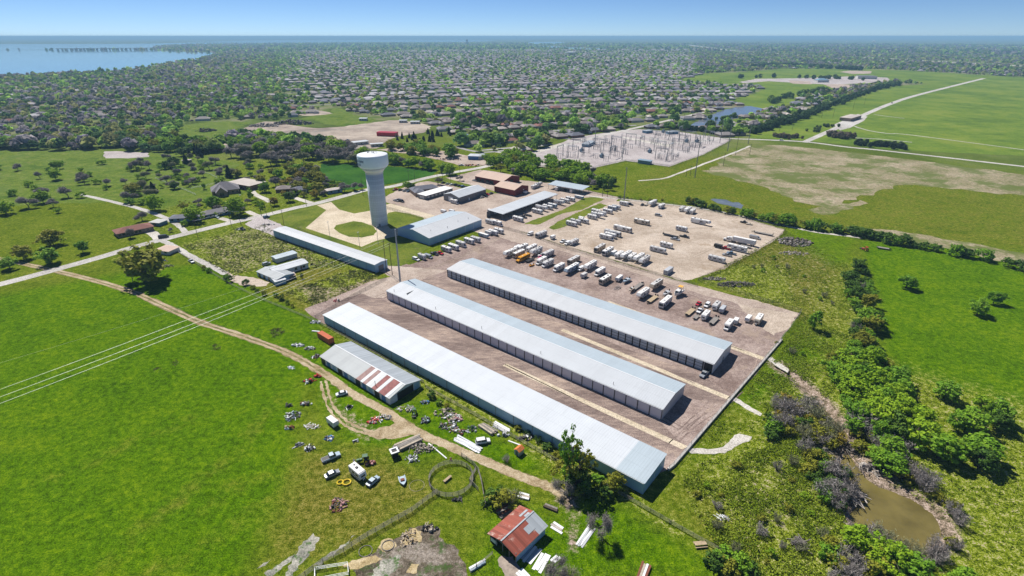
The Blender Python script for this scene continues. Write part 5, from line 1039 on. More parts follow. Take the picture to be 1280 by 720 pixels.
for (a, b, ws, lb) in [((443, 182), (461, 180), 9, 'white office trailer on the quarry edge, nearer the dark car'), ((464, 184), (479, 183), 6, 'long white box trailer on the quarry edge'), ((499, 153.5), (508, 153.5), 8, 'small white trailer home at the top of the quarry'), ((513, 155), (524, 155), 8, 'white trailer home at the top of the quarry, beside the smaller one'), ((449, 151), (458, 151), 9, 'blue white trailer in the far meadow')]:
    o = hip('office_trailer', at(*a), at(*b), ws, 3.6, 4.0, 'roof_white', 'siding_pale', lb, 'trailer', win=3)
# substation houses
o = hip('control_house', at(797, 204), at(812, 206), 6, 3.6, 3.8, 'trailer_blue', 'trailer_blue', 'blue grey container on the substation corner', 'container', win=0)
for (a, b, lb) in [((735, 184), (744, 179.5), 'pale blue control house on the left of the substation'), ((808, 167), (816, 166), 'small control house at the back of the substation'), ((835, 168), (848, 167.5), 'long control house at the back of the substation')]:
    hip('control_house', at(*a), at(*b), 8, 3.4, 3.7, 'roof_zinc', 'siding_blue', lb, 'control house', win=1)
o = hip('park_pavilion', at(1022, 103), at(1036, 103), 22, 6, 11, 'siding_blue', 'siding_pale', 'blue roofed pavilion in the distant park', 'pavilion', win=3)
o = hip('sports_building', at(1072, 98.5), at(1096, 99), 30, 8, 9.5, 'shingle_slate', 'siding_pale', 'long dark roofed building beside the distant park', 'building', win=6)
o = hip('roadside_building', at(1063, 152), at(1076, 148), 16, 5, 6, 'flat_roof', 'brick_tan', 'flat roofed building beside the divided road', 'building', win=4)
# ================================================================== water tower
TW = at(473, 283); tw = empty('water_tower', (TW.x, TW.y + 4.8, 0)); TY = TW.y + 4.8
build(MB().lathe([(5.6, 0), (5.55, 1.2), (5.7, 18), (5.85, 38.0)], 40), 'shaft', 'tower_concrete', tw, smooth=True)
build(MB().lathe([(5.9, 38.0), (6.05, 38.5), (6.8, 39.5), (8.7, 41.6)], 48), 'bowl', 'white_fibre', tw, smooth=True)
build(MB().lathe([(8.7, 41.6), (9.6, 42.4), (10.1, 43.4), (10.15, 49.6), (10.0, 50.2)], 48), 'tank', 'tower_paint', tw, smooth=True)
build(MB().lathe([(10.0, 50.2), (9.7, 50.35), (6, 51.0), (2, 51.35), (0.2, 51.4)], 48), 'tank_roof', 'tower_top', tw, smooth=True)
build(MB().lathe([(5.86, 37.2), (6.02, 37.3), (6.02, 37.9), (5.9, 37.98)], 40), 'collar', 'white_fibre', tw); build(MB().lathe([(8.66, 41.4), (8.85, 41.5), (8.92, 41.75), (8.8, 41.85)], 48), 'band', 'pole_grey', tw)
ra = MB()
for i in range(14):
    a = i * 2 * math.pi / 14; b = (i + 1) * 2 * math.pi / 14; ra.tube((3.2 * math.cos(a), 3.2 * math.sin(a), 51.1), (3.2 * math.cos(a), 3.2 * math.sin(a), 52.3), 0.06, None, 4); ra.tube((3.2 * math.cos(a), 3.2 * math.sin(a), 52.3), (3.2 * math.cos(b), 3.2 * math.sin(b), 52.3), 0.05, None, 4)
build(ra, 'railing', 'pole_grey', tw)
for x, y in ((0, 0), (1.2, -0.9)): build(MB().tube((x, y, 51.2), (x, y, 53.2), 0.22, None, 8), 'vent', 'steel_grey', tw)
build(MB().box(-3, 1, 51.2, 1, 1, .7), 'hatch', 'steel_grey', tw)
build(MB().box(1.2, -5.65, 0, 1.2, .3, 2.2, 0.2), 'door', 'steel_grey', tw)
def wrap_text(body, size, z, a_end, rad):
    cu = bpy.data.curves.new('lettering', 'FONT'); cu.body = body; cu.size = size; cu.align_x = 'RIGHT'; cu.resolution_u = 3; cu.offset = 0.04
    t = bpy.data.objects.new('lettering', cu); COL.objects.link(t); dg = bpy.context.evaluated_depsgraph_get()
    me = bpy.data.meshes.new_from_object(t.evaluated_get(dg)); bpy.data.objects.remove(t); bpy.data.curves.remove(cu)
    mb = MB()
    for p in me.polygons:
        vs = []
        for i in p.vertices:
            v = me.vertices[i].co; a = a_end + v.x / rad; vs.append((rad * math.cos(a), rad * math.sin(a), z + v.y))
        mb.face(vs)
    return mb
# the side that faces the viewpoint is at this angle; the words run round the left and end there
face = math.atan2(-TY, -TW.x)
for body, z, da in (('EAST FORK', 46.2, -0.62), ('S.U.D.', 43.95, -0.86)): build(wrap_text(body, 2.05, z, face + da, 10.2), 'lettering', 'tower_letter', tw)
tw.scale.z = 0.972
tag(tw, 'pale blue water tower on a fluted concrete shaft with dark lettering', 'water tower')
# ================================================================== vehicles (prototypes share mesh data; every instance and part is an object)
def wheel_mesh(r=0.38, w=0.26):
    return MB().tube((0, -w / 2, 0), (0, w / 2, 0), r, None, 12).mesh('wheel'), MB().tube((0, -w / 2 - 0.012, 0), (0, w / 2 + 0.012, 0), r * 0.55, None, 10).mesh('rim')
WHEEL, RIM = wheel_mesh(); WHEEL_S, RIM_S = wheel_mesh(0.33, 0.22); WHEEL_L, RIM_L = wheel_mesh(0.5, 0.3)
PROTO = {}
class Pt:
    def __init__(s): s.items = []
    def p(s, name, mb, mat, kids=(), loc=(0, 0, 0)): s.items.append((name, mb.mesh(name) if isinstance(mb, MB) else mb, mat, kids, loc)); return s
    def win(s, x, z, w, h, yo, name='window'):
        for y in (-yo, yo): s.p(name, MB().box(x, y, z, w, 0.05, h), 'glass_dark')
        return s
    def wheels(s, xs, yo, kind=0):
        W_, R_, r = ((WHEEL, RIM, .38), (WHEEL_S, RIM_S, .33), (WHEEL_L, RIM_L, .5))[kind]
        for x in xs:
            for y in (-yo, yo): s.p('wheel', W_, 'rubber', (('rim', R_, 'rim_metal'),), (x, y, r))
        return s
def xprof(p0, p1): return p0 + p1
# motorhome, 10 m
for nm, L, pf in (('motorhome', 10.0, [(-5, .45), (4.75, .45), (4.95, 1.2), (4.75, 2.5), (4.55, 3.2), (-4.9, 3.2), (-5, 3.0)]),):
    q = Pt(); q.p('body', MB().side(pf, -1.25, 1.25, 0.06), 'BODY'); q.p('roof', MB().box(-0.15, 0, 3.2, 9.4, 2.36, .09), 'ROOF')
    q.p('windshield', MB().add([(4.99, -1.08, 1.55), (4.99, 1.08, 1.55), (4.74, 1.04, 2.75), (4.74, -1.04, 2.75)], [(0, 1, 2, 3)]), 'glass_dark')
    q.win(3.6, 1.5, 1.1, 0.9, 1.262).win(1.2, 1.6, 1.5, 0.8, 1.262).win(-1.4, 1.7, 1.1, 0.7, 1.262).win(-3.6, 1.6, 1.3, 0.75, 1.262)
    for y in (-1.256, 1.256): q.p('stripe', MB().box(-0.2, y, 0.85, 9.3, 0.03, 0.42), 'STRIPE')
    q.p('bumper', MB().box(4.95, 0, .4, .25, 2.3, .4), 'stripe_grey'); q.p('slide_out', MB().box(-1.0, -1.4, .95, 2.9, .34, 1.8), 'BODY')
    for x in (-2.6, 1.6): q.p('air_conditioner', MB().box(x, 0, 3.29, 1.0, .75, .3, 0, .85), 'AC')
    q.p('roof_vent', MB().box(-0.4, .4, 3.29, .5, .5, .12), 'ac_unit'); q.p('ladder', MB().box(-5.04, .7, .8, .06, .45, 2.4), 'steel_grey')
    for y in (-1.42, 1.42): q.p('mirror', MB().box(4.6, y, 1.9, .14, .28, .5), 'black_metal')
    q.wheels((3.2, -2.6), 1.14, 2); PROTO[nm] = (q, L)
# camper on a van cab, 8.5 m
q = Pt(); q.p('body', MB().side([(-4.25, .5), (2.0, .5), (2.0, 1.9), (3.1, 2.15), (3.2, 2.7), (2.9, 3.05), (-4.2, 3.05)], -1.2, 1.2, .06), 'BODY')
q.p('cab', MB().side([(2.02, .45), (4.2, .45), (4.25, 1.1), (3.5, 1.25), (2.9, 2.0), (2.02, 2.0)], -1.0, 1.0, .1), 'CAB')
q.p('windshield', MB().add([(3.55, -.85, 1.28), (3.55, .85, 1.28), (2.98, .8, 1.95), (2.98, -.8, 1.95)], [(0, 1, 2, 3)]), 'glass_dark')
q.win(2.55, 1.25, .6, .5, 1.006).win(0.6, 1.5, 1.2, .75, 1.212).win(-2.6, 1.55, 1.2, .7, 1.212).p('roof', MB().box(-.7, 0, 3.05, 6.8, 2.26, .08), 'ROOF')
for y in (-1.206, 1.206): q.p('stripe', MB().box(-1.1, y, .9, 6.1, .03, .3), 'STRIPE')
q.p('air_conditioner', MB().box(-.6, 0, 3.13, 1.0, .75, .3, 0, .85), 'AC').p('roof_vent', MB().box(-2.5, .3, 3.13, .5, .5, .12), 'ac_unit').p('door', MB().box(-.9, -1.21, .6, .7, .04, 1.9), 'grey_fibre').wheels((3.3, -2.0), 1.05)
PROTO['van_camper'] = (q, 8.5)
# travel trailer, 8 m ; fifth wheel trailer, 10.5 m
q = Pt(); q.p('body', MB().side([(-3.6, .5), (3.1, .5), (3.55, 1.0), (3.6, 2.0), (3.3, 2.85), (2.9, 3.0), (-3.5, 3.0), (-3.6, 2.85)], -1.2, 1.2, .05), 'BODY'); q.p('roof', MB().box(-.3, 0, 3.0, 6.4, 2.26, .08), 'ROOF')
q.win(1.9, 1.55, 1.3, .7, 1.212).win(-.6, 1.55, 1.4, .75, 1.212).win(-2.6, 1.7, .9, .6, 1.212)
for y in (-1.206, 1.206): q.p('stripe', MB().box(-.1, y, .85, 6.7, .03, .34), 'STRIPE')
q.p('front_window', MB().box(3.6, 0, 1.5, .04, 1.4, .6), 'glass_dark').p('door', MB().box(.85, -1.22, .6, .7, .04, 1.95), 'grey_fibre').p('air_conditioner', MB().box(-.2, 0, 3.08, .95, .75, .3, 0, .85), 'AC').p('roof_vent', MB().box(-2.1, .2, 3.08, .5, .5, .12), 'ac_dark').p('roof_vent', MB().box(1.8, -.2, 3.08, .45, .45, .12), 'ac_unit')
h = MB().tube((3.4, -.7, .45), (4.5, 0, .45), .06, None, 6).tube((3.4, .7, .45), (4.5, 0, .45), .06, None, 6).tube((4.1, 0, 0.0), (4.1, 0, .9), .06, None, 6); q.p('hitch', h, 'black_metal').p('gas_bottle', MB().tube((3.8, -.2, .5), (3.8, -.2, 1.05), .16).tube((3.8, .2, .5), (3.8, .2, 1.05), .16), 'white_paint').wheels((-.1, -.95), 1.08, 1)
PROTO['travel_trailer'] = (q, 8.1)
q = Pt(); q.p('body', MB().side([(-5.2, .6), (2.4, .6), (2.5, 1.75), (5.0, 1.75), (5.2, 2.4), (4.6, 3.55), (2.2, 3.7), (1.8, 3.5), (-5.1, 3.5), (-5.2, 3.3)], -1.22, 1.22, .05), 'BODY'); q.p('roof', MB().box(-1.7, 0, 3.5, 6.8, 2.26, .08), 'ROOF').p('roof_front', MB().add([(1.9, -1.1, 3.62), (1.9, 1.1, 3.62), (2.3, 1.1, 3.76), (2.3, -1.1, 3.76), (4.5, 1.1, 3.62), (4.5, -1.1, 3.62)], [(3, 2, 1, 0), (5, 4, 2, 3)]), 'ROOF')
q.win(3.4, 2.3, 1.1, .6, 1.232).win(0.6, 1.8, 1.5, .8, 1.232).win(-3.2, 1.8, 1.6, .8, 1.232).p('slide_out', MB().box(-2.2, -1.4, 1.0, 3.2, .34, 2.0), 'BODY').p('door', MB().box(1.9, -1.24, .8, .7, .04, 1.95), 'grey_fibre')
for y in (-1.226, 1.226): q.p('stripe', MB().box(-1.4, y, 1.05, 7.4, .03, .45), 'STRIPE')
for x in (-3.4, -.2): q.p('air_conditioner', MB().box(x, 0, 3.58, .95, .75, .3, 0, .85), 'AC')
q.p('roof_vent', MB().box(-1.9, .3, 3.58, .5, .5, .12), 'ac_dark').p('landing_gear', MB().tube((2.6, -.9, 0), (2.6, -.9, 1.8), .07).tube((2.6, .9, 0), (2.6, .9, 1.8), .07), 'black_metal').p('king_pin', MB().box(3.6, 0, 1.3, .3, .3, .5), 'black_metal').wheels((-1.2, -2.15), 1.08)
PROTO['fifth_wheel_trailer'] = (q, 10.4)
# box cargo trailer 4.8 m
q = Pt(); q.p('body', MB().side([(-2.2, .45), (2.0, .45), (2.4, 1.2), (2.2, 2.4), (-2.2, 2.4)], -1.0, 1.0, .04), 'BODY').p('roof', MB().box(0, 0, 2.4, 4.2, 1.9, .05), 'ROOF').p('rear_door', MB().box(-2.22, 0, .55, .04, 1.7, 1.75), 'grey_fibre').p('side_door', MB().box(1.0, -1.02, .55, .7, .04, 1.6), 'grey_fibre').p('hitch', MB().tube((2.1, -.6, .42), (3.2, 0, .42), .05).tube((2.1, .6, .42), (3.2, 0, .42), .05), 'black_metal').wheels((-.3,), 1.1, 1)
for y in (-1.12, 1.12): q.p('mudguard', MB().box(-.3, y, .7, .95, .26, .06), 'stripe_grey')
PROTO['cargo_trailer'] = (q, 5.4)
# flat trailer 9 m
q = Pt(); q.p('deck', MB().box(-.6, 0, .78, 7.4, 2.3, .12), 'BODY').p('frame', MB().box(-.6, -.9, .6, 7.6, .14, .18).box(-.6, .9, .6, 7.6, .14, .18).box(3.2, 0, .6, .16, 1.9, .18), 'black_metal').p('hitch', MB().tube((3.0, -.9, .66), (4.8, 0, .6), .08).tube((3.0, .9, .66), (4.8, 0, .6), .08).tube((4.3, 0, 0), (4.3, 0, 1.2), .07), 'black_metal').p('toolbox', MB().box(3.5, 0, .75, .5, 1.0, .5), 'black_metal').p('ramp', MB().box(-4.35, -.6, .8, .08, .7, 1.0).box(-4.35, .6, .8, .08, .7, 1.0), 'dark_metal').wheels((-1.4, -2.3), 1.0, 1)
for x in (-3, -1, 1, 3): q.p('stake', MB().box(x, 1.19, .7, .08, .06, .3).box(x, -1.19, .7, .08, .06, .3), 'black_metal')
PROTO['flat_trailer'] = (q, 9.2)
# school bus 11 m
q = Pt(); q.p('body', MB().side([(-5.4, .5), (3.6, .5), (3.6, 2.6), (3.3, 3.0), (-5.2, 3.0), (-5.4, 2.7)], -1.2, 1.2, .12), 'BODY').p('hood', MB().side([(3.62, .5), (5.3, .5), (5.4, 1.2), (5.1, 1.55), (3.62, 1.75)], -1.05, 1.05, .1), 'BODY').p('windshield', MB().box(3.64, 0, 1.8, .05, 2.0, .85), 'glass_dark').p('bumper', MB().box(5.45, 0, .45, .2, 2.2, .3), 'black_metal').p('grille', MB().box(5.4, 0, .8, .06, 1.2, .5), 'black_metal').p('roof_hatch', MB().box(.5, 0, 3.0, .6, .6, .08).box(-3, 0, 3.0, .6, .6, .08), 'white_paint')
for y in (-1.21, 1.21):
    for i in range(8): q.p('window', MB().box(-4.7 + i * 1.02, y, 1.75, .8, .04, .65), 'glass_dark')
    for z in (.95, 1.4): q.p('rub_rail', MB().box(-.9, y, z, 8.9, .04, .07), 'black_metal')
q.wheels((4.2, -2.8), 1.08, 2); PROTO['school_bus'] = (q, 10.9)
# cars
def car(nm, prof_b, prof_c, wid, wx, L, bed=None, front=None):
    q = Pt(); q.p('body', MB().side(prof_b, -wid, wid, .1), 'BODY'); q.p('cabin', MB().side(prof_c, -wid + .12, wid - .12, .12), 'glass_dark')
    xs = [p[0] for p in prof_c]; zt = max(p[1] for p in prof_c); top = [p[0] for p in prof_c if p[1] > zt - .05]
    q.p('roof', MB().box((min(top) + max(top)) / 2, 0, zt - .02, max(top) - min(top) + .05, 2 * wid - .3, .05), 'BODY')
    for x in (min(top) + .1, (min(top) + max(top)) / 2): 
        for y in (-wid + .125, wid - .125): q.p('pillar', MB().box(x, y, .9, .12, .05, zt - .92), 'BODY')
    q.p('bumper', MB().box(L / 2 - .05, 0, .35, .16, 2 * wid - .2, .25), 'stripe_grey').p('bumper', MB().box(-L / 2 + .05, 0, .35, .16, 2 * wid - .2, .25), 'stripe_grey')
    for y in (-wid + .3, wid - .3): q.p('headlight', MB().box(L / 2 - .03, y, .65, .08, .35, .16), 'white_paint'); q.p('tail_light', MB().box(-L / 2 + .03, y, .7, .06, .3, .18), 'car_red')
    if bed: q.p('bed_floor', MB().box(bed[0], 0, .97, bed[1], 2 * wid - .35, .03), 'dark_metal')
    q.wheels(wx, wid - .1, 1); PROTO[nm] = (q, L)
car('sedan', [(-2.3, .3), (2.3, .3), (2.35, .7), (1.2, .92), (-1.7, .95), (-2.35, .85)], [(1.3, .93), (.5, 1.42), (-1.0, 1.44), (-1.8, .95)], .88, (1.4, -1.4), 4.7)
car('suv', [(-2.4, .35), (2.4, .35), (2.45, .85), (1.3, 1.05), (-2.35, 1.1), (-2.45, .9)], [(1.35, 1.05), (.7, 1.72), (-2.1, 1.76), (-2.38, 1.1)], .95, (1.5, -1.5), 4.9)
car('van', [(-2.7, .35), (2.6, .35), (2.7, .9), (2.0, 1.15), (1.5, 1.9), (1.2, 2.1), (-2.6, 2.1), (-2.7, 1.9)], [(2.05, 1.16), (1.58, 1.88), (.9, 1.9), (.9, 1.16)], .98, (1.7, -1.7), 5.4)
car('pickup', [(-2.8, .4), (2.7, .4), (2.75, .9), (1.5, 1.05), (-.5, 1.08), (-.55, .98), (-2.75, .98)], [(1.5, 1.05), (.8, 1.75), (-.4, 1.78), (-.6, 1.08)], .98, (1.8, -1.7), 5.6, (-1.65, 2.1))
# boats and their trailers
def hull(L, bm, h, n=10):
    mb = MB(); vs = []
    for i in range(n + 1):
        t = i / n; x = -L / 2 + L * t; w = bm / 2 * (1 - max(0, (t - .45) / .55) ** 2.2) + 0.02; k = h * (.55 * max(0, (t - .6) / .4) ** 2)
        vs += [(x, -w, h + .25 * t), (x, -w * .8, h * .35 + k), (x, 0, k), (x, w * .8, h * .35 + k), (x, w, h + .25 * t), (x, w * .82, h + .02 + .22 * t), (x, w * .6, h * .62 + .25 * t), (x, -w * .6, h * .62 + .25 * t), (x, -w * .82, h + .02 + .22 * t)]
    fs = []
    for i in range(n):
        for j in range(9): fs.append((i * 9 + j, i * 9 + (j + 1) % 9, (i + 1) * 9 + (j + 1) % 9, (i + 1) * 9 + j))
    fs.append(tuple(range(9))); return mb.add(vs, fs)
q = Pt(); q.p('hull', hull(6.4, 2.3, 1.0), 'BODY').p('windshield', MB().add([(1.0, -.9, 1.2), (1.0, .9, 1.2), (.6, .8, 1.7), (.6, -.8, 1.7)], [(0, 1, 2, 3), (3, 2, 1, 0)]), 'glass_dark').p('seat', MB().box(-1.2, 0, .75, .8, 1.3, .55).box(.0, .4, .75, .5, .5, .6), 'CAB').p('outboard_motor', MB().box(-3.35, 0, .5, .45, .45, 1.1, 0, .8), 'black_metal').p('foredeck', MB().box(2.0, 0, 1.12, 1.6, 1.0, .06), 'BODY')
PROTO['motorboat'] = (q, 6.6)
q = Pt(); q.p('hull', hull(9, 3.0, 1.7), 'BODY').p('cabin', MB().side([(-1.6, 1.6), (2.6, 1.7), (1.7, 2.7), (-1.4, 2.9)], -1.1, 1.1, .1), 'BODY').win(.2, 2.05, 2.2, .45, 1.112).p('windshield', MB().add([(2.6, -.9, 1.85), (2.6, .9, 1.85), (1.85, .85, 2.6), (1.85, -.85, 2.6)], [(0, 1, 2, 3)]), 'glass_dark').p('canopy', MB().box(-2.1, 0, 3.9, 2.6, 2.3, .1), 'CAB').p('canopy_frame', MB().tube((-3.2, -1, 1.9), (-3.2, -1, 3.9), .05).tube((-3.2, 1, 1.9), (-3.2, 1, 3.9), .05).tube((-1, -1, 2.8), (-1, -1, 3.9), .05).tube((-1, 1, 2.8), (-1, 1, 3.9), .05), 'steel_grey').p('bow_rail', MB().tube((4.2, 0, 2.2), (2.4, -1.0, 2.5), .04).tube((4.2, 0, 2.2), (2.4, 1.0, 2.5), .04), 'steel_grey')
PROTO['cabin_cruiser'] = (q, 9.2)
q = Pt(); q.p('frame', MB().box(0, -.8, .42, 6.0, .12, .12).box(0, .8, .42, 6.0, .12, .12).box(-2, 0, .42, .12, 1.7, .1).box(1.5, 0, .42, .12, 1.7, .1).tube((2.9, -.8, .45), (4.2, 0, .45), .06).tube((2.9, .8, .45), (4.2, 0, .45), .06), 'steel_grey').p('bunk', MB().box(-.3, -.5, .54, 3.5, .14, .1).box(-.3, .5, .54, 3.5, .14, .1), 'black_metal').p('winch_post', MB().box(3.3, 0, .5, .1, .1, .9), 'steel_grey').wheels((-1.0,), 1.0, 1)
PROTO['boat_trailer'] = (q, 7.2)
# semi tractor and box semi trailer, tractor for the farm, container
q = Pt(); q.p('cab', MB().side([(-.6, .9), (1.6, .9), (1.6, 1.9), (1.2, 2.9), (-.6, 3.2)], -1.1, 1.1, .1), 'BODY').p('hood', MB().side([(1.62, .7), (3.3, .7), (3.35, 1.5), (1.62, 1.95)], -.9, .9, .1), 'BODY').p('sleeper', MB().box(-1.25, 0, .9, 1.25, 2.3, 2.4), 'BODY').p('windshield', MB().add([(1.64, -.95, 1.98), (1.64, .95, 1.98), (1.28, .9, 2.8), (1.28, -.9, 2.8)], [(0, 1, 2, 3)]), 'glass_dark').win(.5, 1.7, 1.0, .7, 1.112).p('chassis', MB().box(-2.4, 0, .6, 4.6, .9, .3), 'black_metal').p('grille', MB().box(3.36, 0, .7, .06, 1.2, .75), 'steel_grey').p('exhaust', MB().tube((-.5, 1.2, .9), (-.5, 1.2, 3.7), .09).tube((-.5, -1.2, .9), (-.5, -1.2, 3.7), .09), 'steel_grey').wheels((2.5, -2.6, -3.8), 1.0, 2); PROTO['truck_tractor'] = (q, 7.6)
q = Pt(); q.p('body', MB().box(0, 0, 1.15, 13.5, 2.55, 2.75), 'BODY').p('roof', MB().box(0, 0, 3.9, 13.3, 2.45, .06), 'ROOF').p('chassis', MB().box(-1, 0, .85, 11, 1.1, .28), 'black_metal').p('rear_door', MB().box(-6.78, 0, 1.25, .05, 2.3, 2.5), 'grey_fibre').p('landing_gear', MB().tube((3.6, -.8, 0), (3.6, -.8, 1.1), .08).tube((3.6, .8, 0), (3.6, .8, 1.1), .08), 'black_metal').p('skirt', MB().box(.4, -1.28, .75, 5, .04, .4).box(.4, 1.28, .75, 5, .04, .4), 'stripe_grey').wheels((-4.4, -5.6), 1.0, 2); PROTO['semi_trailer'] = (q, 13.6)
q = Pt(); q.p('body', MB().box(0, 0, .12, 8, 2.44, 2.5), 'BODY').p('roof', MB().box(0, 0, 2.62, 7.9, 2.36, .05), 'ROOF').p('door', MB().box(4.02, 0, .25, .05, 2.2, 2.25), 'CAB').p('locking_bar', MB().box(4.07, -.4, .3, .05, .06, 2.1).box(4.07, .4, .3, .05, .06, 2.1), 'steel_grey').p('corner_post', MB().box(3.97, -1.2, 0, .16, .14, 2.7).box(3.97, 1.2, 0, .16, .14, 2.7).box(-3.97, -1.2, 0, .16, .14, 2.7).box(-3.97, 1.2, 0, .16, .14, 2.7), 'CAB'); PROTO['container'] = (q, 8.0)
q = Pt(); q.p('hood', MB().side([(.3, .7), (2.0, .7), (2.1, 1.3), (.3, 1.55)], -.4, .4, .08), 'BODY').p('fender', MB().side([(-1.5, 1.2), (-.2, 1.2), (-.4, 1.6), (-1.3, 1.6)], -.95, -.55).side([(-1.5, 1.2), (-.2, 1.2), (-.4, 1.6), (-1.3, 1.6)], .55, .95), 'BODY').p('seat', MB().box(-.8, 0, 1.2, .5, .5, .5), 'black_metal').p('canopy', MB().box(-.6, 0, 2.5, 1.6, 1.5, .08), 'BODY').p('canopy_post', MB().box(-1.2, -.6, 1.3, .07, .07, 1.2).box(-1.2, .6, 1.3, .07, .07, 1.2).box(0.1, -.6, 1.3, .07, .07, 1.2).box(.1, .6, 1.3, .07, .07, 1.2), 'black_metal').p('exhaust', MB().tube((1.2, 0, 1.4), (1.2, 0, 2.4), .05), 'black_metal').p('loader', MB().box(2.9, 0, .3, .5, 1.8, .6).box(2.2, -.6, .6, 1.3, .1, .14).box(2.2, .6, .6, 1.3, .1, .14), 'dark_metal').p('steering_wheel', MB().tube((-.15, 0, 1.65), (-.1, 0, 1.7), .22, None, 10), 'black_metal')
for x, r, w in ((-.85, .8, .42), (1.6, .45, .28)):
    for y in (-.78, .78): q.p('wheel', MB().tube((x, y - w / 2, r), (x, y + w / 2, r), r, None, 14), 'rubber', (('rim', MB().tube((x, y - w / 2 - .015, r), (x, y + w / 2 + .015, r), r * .55, None, 10).mesh('rim'), 'yellow_plastic'),))
PROTO['farm_tractor'] = (q, 5.0)
CATS = {'motorhome': 'motorhome', 'van_camper': 'camper van', 'travel_trailer': 'travel trailer', 'fifth_wheel_trailer': 'travel trailer', 'cargo_trailer': 'cargo trailer', 'flat_trailer': 'flat trailer', 'school_bus': 'bus', 'sedan': 'car', 'suv': 'car', 'van': 'van', 'pickup': 'pickup truck', 'motorboat': 'boat', 'cabin_cruiser': 'boat', 'boat_trailer': 'boat trailer', 'truck_tractor': 'truck', 'semi_trailer': 'trailer', 'container': 'container', 'farm_tractor': 'tractor'}
WORDS = {'motorhome': 'motorhome', 'van_camper': 'camper van', 'travel_trailer': 'travel trailer', 'fifth_wheel_trailer': 'fifth-wheel trailer', 'cargo_trailer': 'box cargo trailer', 'flat_trailer': 'flatbed trailer', 'school_bus': 'school bus', 'sedan': 'car', 'suv': 'SUV', 'van': 'van', 'pickup': 'pickup truck', 'motorboat': 'open motorboat', 'cabin_cruiser': 'cabin cruiser', 'boat_trailer': 'boat trailer', 'truck_tractor': 'truck tractor', 'semi_trailer': 'box semi-trailer', 'container': 'steel container', 'farm_tractor': 'farm tractor'}
SKIN = {'W': ('white_fibre', 'white', 'stripe_blue', 'rv_roof'), 'C': ('cream_fibre', 'cream', 'stripe_tan', 'rv_roof'), 'T': ('tan_fibre', 'tan', 'stripe_tan', 'rv_roof_grey'), 'G': ('grey_fibre', 'grey', 'stripe_grey', 'rv_roof_grey'), 'U': ('blue_fibre', 'pale blue', 'stripe_blue', 'rv_roof'), 'K': ('black_metal', 'black', 'stripe_grey', 'dark_metal'),
        'N': ('white_fibre', 'white and tan', 'stripe_tan', 'rv_roof'), 'M': ('white_fibre', 'white and grey', 'stripe_grey', 'rv_roof_grey'), 'R': ('white_fibre', 'white and red', 'stripe_red', 'rv_roof'), 'Y': ('bus_yellow', 'yellow', 'black_metal', 'bus_yellow'), 'w': ('car_white', 'white', '', ''), 's': ('car_silver', 'silver', '', ''), 'd': ('car_dark', 'dark', '', ''), 'r': ('car_red', 'red', '', ''), 'b': ('car_blue', 'blue', '', ''), 'p': ('car_pale_blue', 'pale blue', '', ''), 'm': ('magenta_cover', 'magenta', '', ''),
        't': ('tan_deck', 'tan', '', ''), 'g': ('grey_deck', 'grey', '', ''), 'O': ('container_orange', 'orange red', '', 'container_orange'), 'c': ('container_grey', 'pale grey', '', 'container_grey'), 'E': ('tractor_green', 'green', '', ''), 'o': ('white_fibre', 'white', 'stripe_blue', 'rv_roof')}
HD = {'W': WV, 'w': -WV, 'L': LV, 'l': -LV}
VEH = []
def V(kind, skin, px, py, hd, ln=None, where=None, label=None, z=0.0): VEH.append([kind, skin, px, py, hd, ln, where, label, z])
def make_vehicle(kind, skin, px, py, hd, ln, label, group, zoff):
    q, L0 = PROTO[kind]; mid = {'sedan': .7, 'suv': .8, 'pickup': .9, 'flat_trailer': .8, 'boat_trailer': .5}.get(kind, 1.5)
    P = at(px, py, mid); d = HD[hd] if isinstance(hd, str) else (at(*hd[1], mid) - at(*hd[0], mid)).normalized()
    jit = random.uniform(-.04, .04); s = (ln or L0) / L0
    root = empty({'suv': 'suv'}.get(kind, kind), (P.x, P.y, zoff + 0.035), math.atan2(d.y, d.x) + jit, (s, 1.0 if s > .8 else max(s, .8), 1.0 if s > .75 else max(.8, s)))
    b, wd, st, rf = SKIN[skin]
    ov = {'BODY': b, 'STRIPE': st or 'stripe_grey', 'ROOF': rf or b, 'AC': random.choice(['ac_unit', 'ac_unit', 'ac_dark']), 'CAB': {'O': 'container_orange', 'c': 'container_grey'}.get(skin, 'orange_canvas' if kind == 'cabin_cruiser' else 'car_white')}
    for nm, me, mt, kids, loc in q.items:
        o = link(nm, me, ov.get(mt, mt), root, loc)
        for kn, km, kmat in kids: link(kn, km, kmat, o)
    return tag(root, label, CATS[kind], group)
a = 'in the yard row behind the third shed'
V('van', 'w', 646, 308.5, 'w', 6, a); V('fifth_wheel_trailer', 'W', 637.5, 316.5, 'w', 10.4, a); V('travel_trailer', 'W', 653.5, 309, 'w', 9, a); V('motorhome', 'C', 648.5, 317.5, 'w', 9.5, a); V('school_bus', 'Y', 653.8, 322.3, 'w', 11.5, None, 'bright yellow school bus in the row behind the rear shed')
V('flat_trailer', 'K', 662, 325, 'w', 8, None, 'black flatbed trailer beside the yellow school bus'); V('motorboat', 'Y', 664, 329.5, 'w', 4.2, None, 'small yellow boat in front of the black flatbed')
V('travel_trailer', 'W', 664.5, 310, 'w', 10, a); V('fifth_wheel_trailer', 'M', 670, 314.5, 'w', 10.5, a); V('motorboat', 'W', 676.5, 317, 'w', 7, a); V('sedan', 'm', 675.5, 321.2, 'w', 3.6, None, 'small magenta car between the white campers'); V('motorhome', 'M', 685, 317.5, 'w', 9.6, a)
